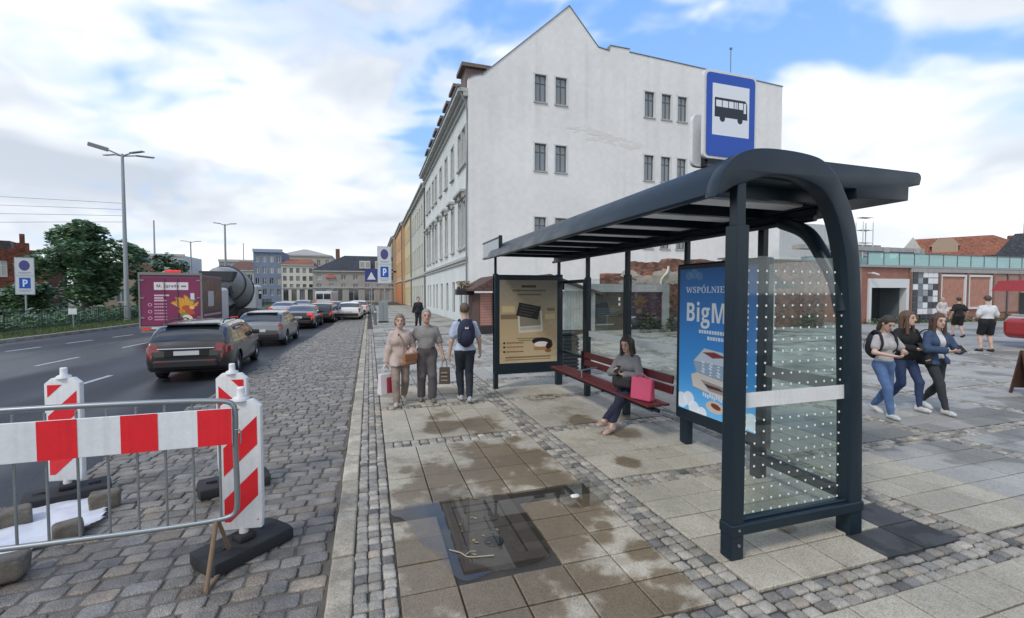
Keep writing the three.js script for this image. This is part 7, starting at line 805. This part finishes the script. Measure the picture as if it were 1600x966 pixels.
function backpack(label, P, m, o = {}) { const c = P.world(P.T(0, 1.24, -0.19)), b = bagAt('backpack', label, 'backpack', c, P.turn), k = o.k ?? 1; const f = uni([ell([0, 0, 0], [0.15 * k, 0.24 * k, 0.09 * k]), ell([0, -0.07, -0.05], [0.125 * k, 0.13 * k, 0.075 * k])], 0.03); part(b, 'body', cloth(nets((x, y, z) => Math.max(f(x, y, z), Math.abs(x) - 0.145 * k, z - 0.065), [-0.2, -0.3, -0.17], [0.2, 0.3, 0.13], 0.011)), m); part(b, 'zip', tube([[-0.115, -0.1, -0.105], [-0.09, 0.06, -0.1], [0, 0.11, -0.1], [0.09, 0.06, -0.1], [0.115, -0.1, -0.105]], 0.005, 20, 5), mat.black); if (o.patch) part(b, 'patch', box(-0.035, 0.035, 0.08, 0.115, -0.103, -0.093, 0.003), mat.white); for (const s of [-1, 1]) part(b, 'strap', tube([[s * 0.09, 0.19, 0.02], [s * 0.105, 0.235, 0.1], [s * 0.12, 0.19, 0.215], [s * 0.125, 0.03, 0.27], [s * 0.13, -0.1, 0.2], [s * 0.12, -0.17, 0.05]], 0.019, 30, 8), m); return b; }
const walk = (fwd, st = 0.27) => { const f = [0.075, 0.095, st], r = [0.075, 0.14, -st]; return fwd === 'L' ? [f, [-0.075, 0.14, -st]] : [r, [-0.075, 0.095, st]]; };
// --- the couple walking towards the camera
{
  const a = person({ label: 'person in a beige jacket and trousers with a light bag, walking on the pavement', h: 1.63, fem: true, wide: 1.12, pos: [0.52, 0, -8.3], turn: -0.03, pelvis: [0, 0.905, 0], feet: walk('R', 0.22), footPitch: [0.35, -0.1], hands: [[0.2, 0.98, 0.12], [-0.27, 0.8, 0.07]], pants: { c: [0.33, 0.25, 0.21], e: 0.018, flare: 0.034 }, tops: [{ name: 'jacket', c: [0.58, 0.46, 0.4], sleeve: 1, hem: 0.78, e: 0.03, buttons: true }], shoe: [0.6, 0.52, 0.46], hair: { c: [0.2, 0.13, 0.09], len: 0.05 }, skin: [0.56, 0.36, 0.28] });
  const w = a.world(a.J.wri[1]); const s = shopBag('white and red shopping bag in the hand of the person in beige', [w[0] - 0.01, w[1] - 0.05, w[2] + 0.03], 0.5, 0.28, 0.36, 0.13, M([0.66, 0.6, 0.6], 0.5)); part(s, 'red_panel', box(-0.02, 0.125, 0.02, 0.3, 0.066, 0.076, 0.003), M([0.42, 0.04, 0.07], 0.5));
  const hb = bagAt('handbag', 'tan brown shoulder handbag at the hip of the person in beige', 'handbag', a.world([0.17, 0.88, 0.17]), 0.5); part(hb, 'body', new RoundedBoxGeometry(0.26, 0.2, 0.11, 4, 0.035), M([0.32, 0.15, 0.08], 0.5, { bump: 5, bscale: 0.003 })); part(hb, 'flap', new RoundedBoxGeometry(0.265, 0.11, 0.02, 3, 0.01).translate(0, 0.045, 0.056), M([0.27, 0.12, 0.06], 0.5)); part(hb, 'strap', tube([[-0.12, 0.08, 0], [-0.1, 0.28, -0.03], [-0.16, 0.47, -0.1], [-0.08, 0.3, -0.16], [0.12, 0.08, 0]], 0.009, 24, 6), M([0.25, 0.11, 0.06], 0.5));
}
{
  const a = person({ label: 'person in a grey polo shirt and grey trousers walking beside the beige jacket', h: 1.69, wide: 1.12, belly: true, pos: [1.0, 0, -8.36], turn: -0.04, feet: [[0.1, 0.09, 0.07], [-0.1, 0.1, -0.05]], hands: [[0.32, 0.82, 0.08], [-0.25, 1.02, 0.14]], pants: { c: [0.13, 0.115, 0.12], e: 0.022, flare: 0.042 }, tops: [{ c: [0.3, 0.285, 0.275], sleeve: 0.75, hem: 1.02, e: 0.022 }], belt: true, shoe: [0.2, 0.17, 0.15], hair: { c: [0.3, 0.28, 0.26], line: 0.085 }, skin: [0.5, 0.3, 0.22] });
  const w = a.world(a.J.wri[0]); const s = shopBag('dark brown paper bag in the hand of the person in the grey polo', [w[0] + 0.02, w[1] - 0.05, w[2] + 0.03], -0.25, 0.2, 0.31, 0.1, M([0.07, 0.05, 0.04], 0.55)); for (let k = 0; k < 3; k++) part(s, 'print', box(-0.06, 0.06, 0.06 + k * 0.07, 0.085 + k * 0.07, 0.05, 0.062, 0.002), M([0.28, 0.22, 0.17], 0.5));
}
{
  const a = person({ label: 'person seen from behind in a light blue shirt and dark jeans walking away', h: 1.8, pos: [1.66, 0, -8.05], turn: Math.PI - 0.08, feet: [[0.06, 0.1, 0.1], [-0.06, 0.12, -0.14]], footPitch: [0, 0.4], hands: [[0.27, 0.86, 0.06], [-0.29, 0.88, 0.1]], pants: { c: [0.02, 0.027, 0.042], e: 0.01, flare: 0.014 }, tops: [{ c: [0.5, 0.57, 0.72], sleeve: 0.6, hem: 0.92, e: 0.024 }], shoe: [0.5, 0.5, 0.5], hair: { c: [0.1, 0.07, 0.05] }, skin: [0.55, 0.36, 0.27] });
  backpack('navy backpack with a small white patch on the person in light blue', a, M([0.015, 0.02, 0.05], 0.75, { bump: 6, bscale: 0.003 }), { patch: true, k: 1.08 });
}
// --- seated on the bench
{
  const a = person({ label: 'person in a grey sweater and navy trousers sitting on the red bench', h: 1.66, fem: true, pos: [3.8, 0, -5.98], turn: -1.08, cell: 0.015, pelvis: [0, 0.6, 0.0], lean: 0.1, feet: [[-0.05, 0.085, 0.86], [0.09, 0.1, 0.68]], footPitch: [-0.25, 0.15], kneePole: [[0.1, 1, 0.3], [-0.1, 1, 0.3]], hands: [[0.07, 0.83, 0.27], [-0.09, 0.86, 0.29]], elbPole: [[0.8, -0.4, -0.6], [-0.8, -0.4, -0.6]], palm: [[-0.5, 0.4, 0.5], [0.5, 0.4, 0.5]], curl: [0.8, 0.8], nod: 0.35, pants: { c: [0.017, 0.022, 0.05], e: 0.012, flare: 0.016, crop: 0.04 }, tops: [{ name: 'sweater', c: [0.25, 0.245, 0.25], sleeve: 1, hem: 0.94, e: 0.024 }], shoe: [0.58, 0.4, 0.34], hair: { c: [0.055, 0.035, 0.025], len: 0.16, front: true }, skin: [0.55, 0.36, 0.28] });
  const p = a.world([0.02, 0.82, 0.22]); const b = bagAt('shoulder_bag', 'black shoulder bag on the lap of the seated person', 'bag', [p[0], p[1] - 0.1, p[2]], a.turn); part(b, 'body', new RoundedBoxGeometry(0.34, 0.2, 0.16, 5, 0.06), M([0.02, 0.019, 0.02], 0.6, { bump: 5, bscale: 0.004 })); part(b, 'strap', tube([[-0.15, 0.05, 0], [-0.18, 0.16, -0.03], [-0.1, 0.18, 0.05], [0.02, 0.12, 0.07]], 0.012, 16, 6), mat.black);
  const ph = thing('phone', 'small dark phone in the hands of the seated person', 'phone', a.world([-0.01, 0.92, 0.36]), a.turn); part(ph, 'case', xf(new RoundedBoxGeometry(0.07, 0.14, 0.01, 2, 0.004), 0, 0, 0, -0.9, 0, 0), mat.black);
  const k = bagAt('pink_bag', 'bright pink bag standing on the red bench next to the seated person', 'bag', [3.66, 0.492, -5.42], -1.2); const g = new RoundedBoxGeometry(0.34, 0.29, 0.13, 4, 0.03), q = g.attributes.position; for (let i = 0; i < q.count; i++) { const y = q.getY(i) / 0.29 + 0.5; q.setZ(i, q.getZ(i) * lerp(1.1, 0.5, y)); q.setY(i, q.getY(i) + (y > 0.8 ? 0.035 * Math.cos(q.getX(i) * 17) * -1 : 0)); } g.translate(0, 0.145, 0); g.computeVertexNormals(); part(k, 'body', strip(g), M([0.62, 0.08, 0.17], 0.5, { bump: 3, bscale: 0.006 })); part(k, 'handle', tube([[-0.1, 0.27, 0], [-0.06, 0.36, 0.03], [0.06, 0.36, 0.03], [0.1, 0.27, 0]], 0.009, 16, 6), M([0.5, 0.06, 0.14], 0.5));
}
// --- three friends walking on the plaza
{
  const jean = [0.1, 0.18, 0.36]; const ph = (a, i, label) => { const w = a.world(add3(a.J.wri[i], [i ? 0.05 : -0.05, 0.05, 0.09])); const q = thing('phone', label, 'phone', w, a.turn); part(q, 'case', xf(new RoundedBoxGeometry(0.07, 0.145, 0.01, 2, 0.004), 0, 0, 0, -0.8, 0, 0), mat.black); };
  let a = person({ label: 'person in a pale grey top and blue jeans, leftmost of three walking friends', h: 1.64, fem: true, pos: [8.0, 0, -5.1], turn: -0.25, pelvis: [0, 0.905, 0], feet: walk('R', 0.25), footPitch: [0.4, -0.1], hands: [[0.1, 1.12, 0.3], [-0.12, 1.08, 0.3]], elbPole: [[1, -0.6, -0.6], [-1, -0.6, -0.6]], palm: [[-0.6, 0.6, 0.2], [0.6, 0.6, 0.2]], pants: { c: jean, e: 0.011, flare: 0.02 }, tops: [{ c: [0.5, 0.48, 0.48], sleeve: 0.55, hem: 0.98, e: 0.018 }], hair: { c: [0.045, 0.03, 0.022], len: 0.12 }, nod: 0.5, skin: [0.58, 0.38, 0.29] });
  backpack('black backpack on the leftmost of the three walking friends', a, M([0.014, 0.014, 0.016], 0.75, { bump: 5, bscale: 0.003 }));
  a = person({ label: 'person in a black top and dark blue jeans, middle of three walking friends', h: 1.71, fem: true, pos: [8.8, 0, -5.28], turn: -0.25, pelvis: [0, 0.905, 0], feet: walk('L', 0.22), footPitch: [-0.1, 0.4], hands: [[0.2, 0.95, 0.2], [-0.12, 1.1, 0.28]], elbPole: [[1, -0.6, -0.6], [-1, -0.6, -0.6]], palm: [[-0.6, 0.6, 0.2], [0.6, 0.6, 0.2]], pants: { c: [0.03, 0.055, 0.13], e: 0.008, flare: 0.008 }, tops: [{ c: [0.013, 0.013, 0.014], sleeve: 1, hem: 0.9, e: 0.026 }], hair: { c: [0.11, 0.06, 0.035], len: 0.26, front: true }, nod: 0.05, headTurn: 0.35, skin: [0.58, 0.38, 0.29] }); ph(a, 1, 'phone in the hands of the middle walking friend in black');
  a = person({ label: 'person in a denim jacket and white top with dark trousers, rightmost of three walking friends', h: 1.68, fem: true, pos: [9.12, 0, -5.02], turn: -0.25, pelvis: [0, 0.9, 0], feet: walk('R', 0.28), footPitch: [0.4, -0.1], hands: [[0.1, 1.1, 0.31], [-0.12, 1.1, 0.29]], elbPole: [[1, -0.6, -0.6], [-1, -0.6, -0.6]], palm: [[-0.6, 0.6, 0.2], [0.6, 0.6, 0.2]], pants: { c: [0.035, 0.04, 0.045], e: 0.008, flare: 0.01 }, tops: [{ name: 'top', c: [0.68, 0.68, 0.68], sleeve: 0.3, hem: 0.97, e: 0.012 }, { name: 'denim_jacket', c: [0.05, 0.085, 0.16], sleeve: 1, hem: 0.88, e: 0.03, open: 0.055 }], hair: { c: [0.09, 0.05, 0.03], len: 0.28, front: true }, nod: 0.15, headTurn: -0.2, skin: [0.58, 0.38, 0.29] }); ph(a, 0, 'phone in the hands of the rightmost walking friend in denim');
  const sb = bagAt('shoulder_bag', 'dark shoulder bag between the middle and right walking friends', 'bag', a.world([-0.22, 0.98, -0.05]), -0.2); part(sb, 'body', new RoundedBoxGeometry(0.12, 0.3, 0.34, 4, 0.05), M([0.016, 0.018, 0.02], 0.6)); part(sb, 'strap', tube([[0, 0.14, -0.1], [0.05, 0.4, -0.05], [0.08, 0.44, 0.04], [0.02, 0.3, 0.12], [0, 0.13, 0.12]], 0.01, 20, 6), mat.black);
}
// --- two people further off, a figure in white, and a passer-by down the street
person({ label: 'person in a white T-shirt and black shorts standing near the red cart', h: 1.9, wide: 1.1, pos: [20.05, 0, -9.6], turn: 2.6, cell: 0.022, feet: [[0.13, 0.09, 0.02], [-0.13, 0.09, -0.02]], hands: [[0.2, 1.02, 0.22], [-0.2, 1.02, 0.22]], elbPole: [[0.5, -0.8, -0.8], [-0.5, -0.8, -0.8]], pants: { c: [0.012, 0.012, 0.014], short: true, e: 0.035 }, tops: [{ c: [0.72, 0.72, 0.73], sleeve: 0.65, hem: 0.9, e: 0.03 }], shoe: [0.03, 0.03, 0.03], hair: { c: [0.07, 0.045, 0.03] }, skin: [0.55, 0.36, 0.27] });
person({ label: 'person in a black T-shirt and black shorts walking away towards the pavilion', h: 1.8, pos: [25.5, 0, -13.2], turn: 2.7, cell: 0.022, feet: [[0.1, 0.1, 0.14], [-0.1, 0.12, -0.14]], footPitch: [0, 0.4], hands: [[0.28, 0.88, 0.08], [-0.28, 0.9, 0.02]], pants: { c: [0.016, 0.015, 0.015], short: true, e: 0.035 }, tops: [{ c: [0.018, 0.017, 0.018], sleeve: 0.65, hem: 0.88, e: 0.03 }], shoe: [0.02, 0.02, 0.02], hair: { c: [0.06, 0.04, 0.03] }, skin: [0.52, 0.34, 0.26] });
person({ label: 'person in a pale cream coat far off in front of the brick pavilion', h: 1.7, pos: [34.3, 0, -18.6], turn: -0.5, cell: 0.024, feet: [[0.1, 0.09, 0.1], [-0.1, 0.1, -0.1]], hands: [[0.26, 0.9, 0.1], [-0.26, 0.9, 0.1]], pants: { c: [0.5, 0.46, 0.42], e: 0.03, flare: 0.05 }, tops: [{ name: 'coat', c: [0.6, 0.56, 0.52], sleeve: 1, hem: 0.72, e: 0.04 }], hair: { c: [0.4, 0.36, 0.32], len: 0.05 } });
person({ label: 'person in dark clothes far down the pavement beside the pale green house', h: 1.78, pos: [2.6, 0, -25.5], turn: 0.1, cell: 0.024, feet: walk('L', 0.2), hands: [[0.27, 0.86, 0.1], [-0.27, 0.86, -0.05]], pants: { c: [0.02, 0.02, 0.025], e: 0.015 }, tops: [{ name: 'jacket', c: [0.022, 0.022, 0.026], sleeve: 1, hem: 0.88, e: 0.035 }], shoe: [0.03, 0.03, 0.03], hair: { c: [0.03, 0.022, 0.018] } });
scene.traverse((o) => { if (o.isMesh) { o.castShadow = true; o.receiveShadow = true; } });
renderer.render(scene, camera);
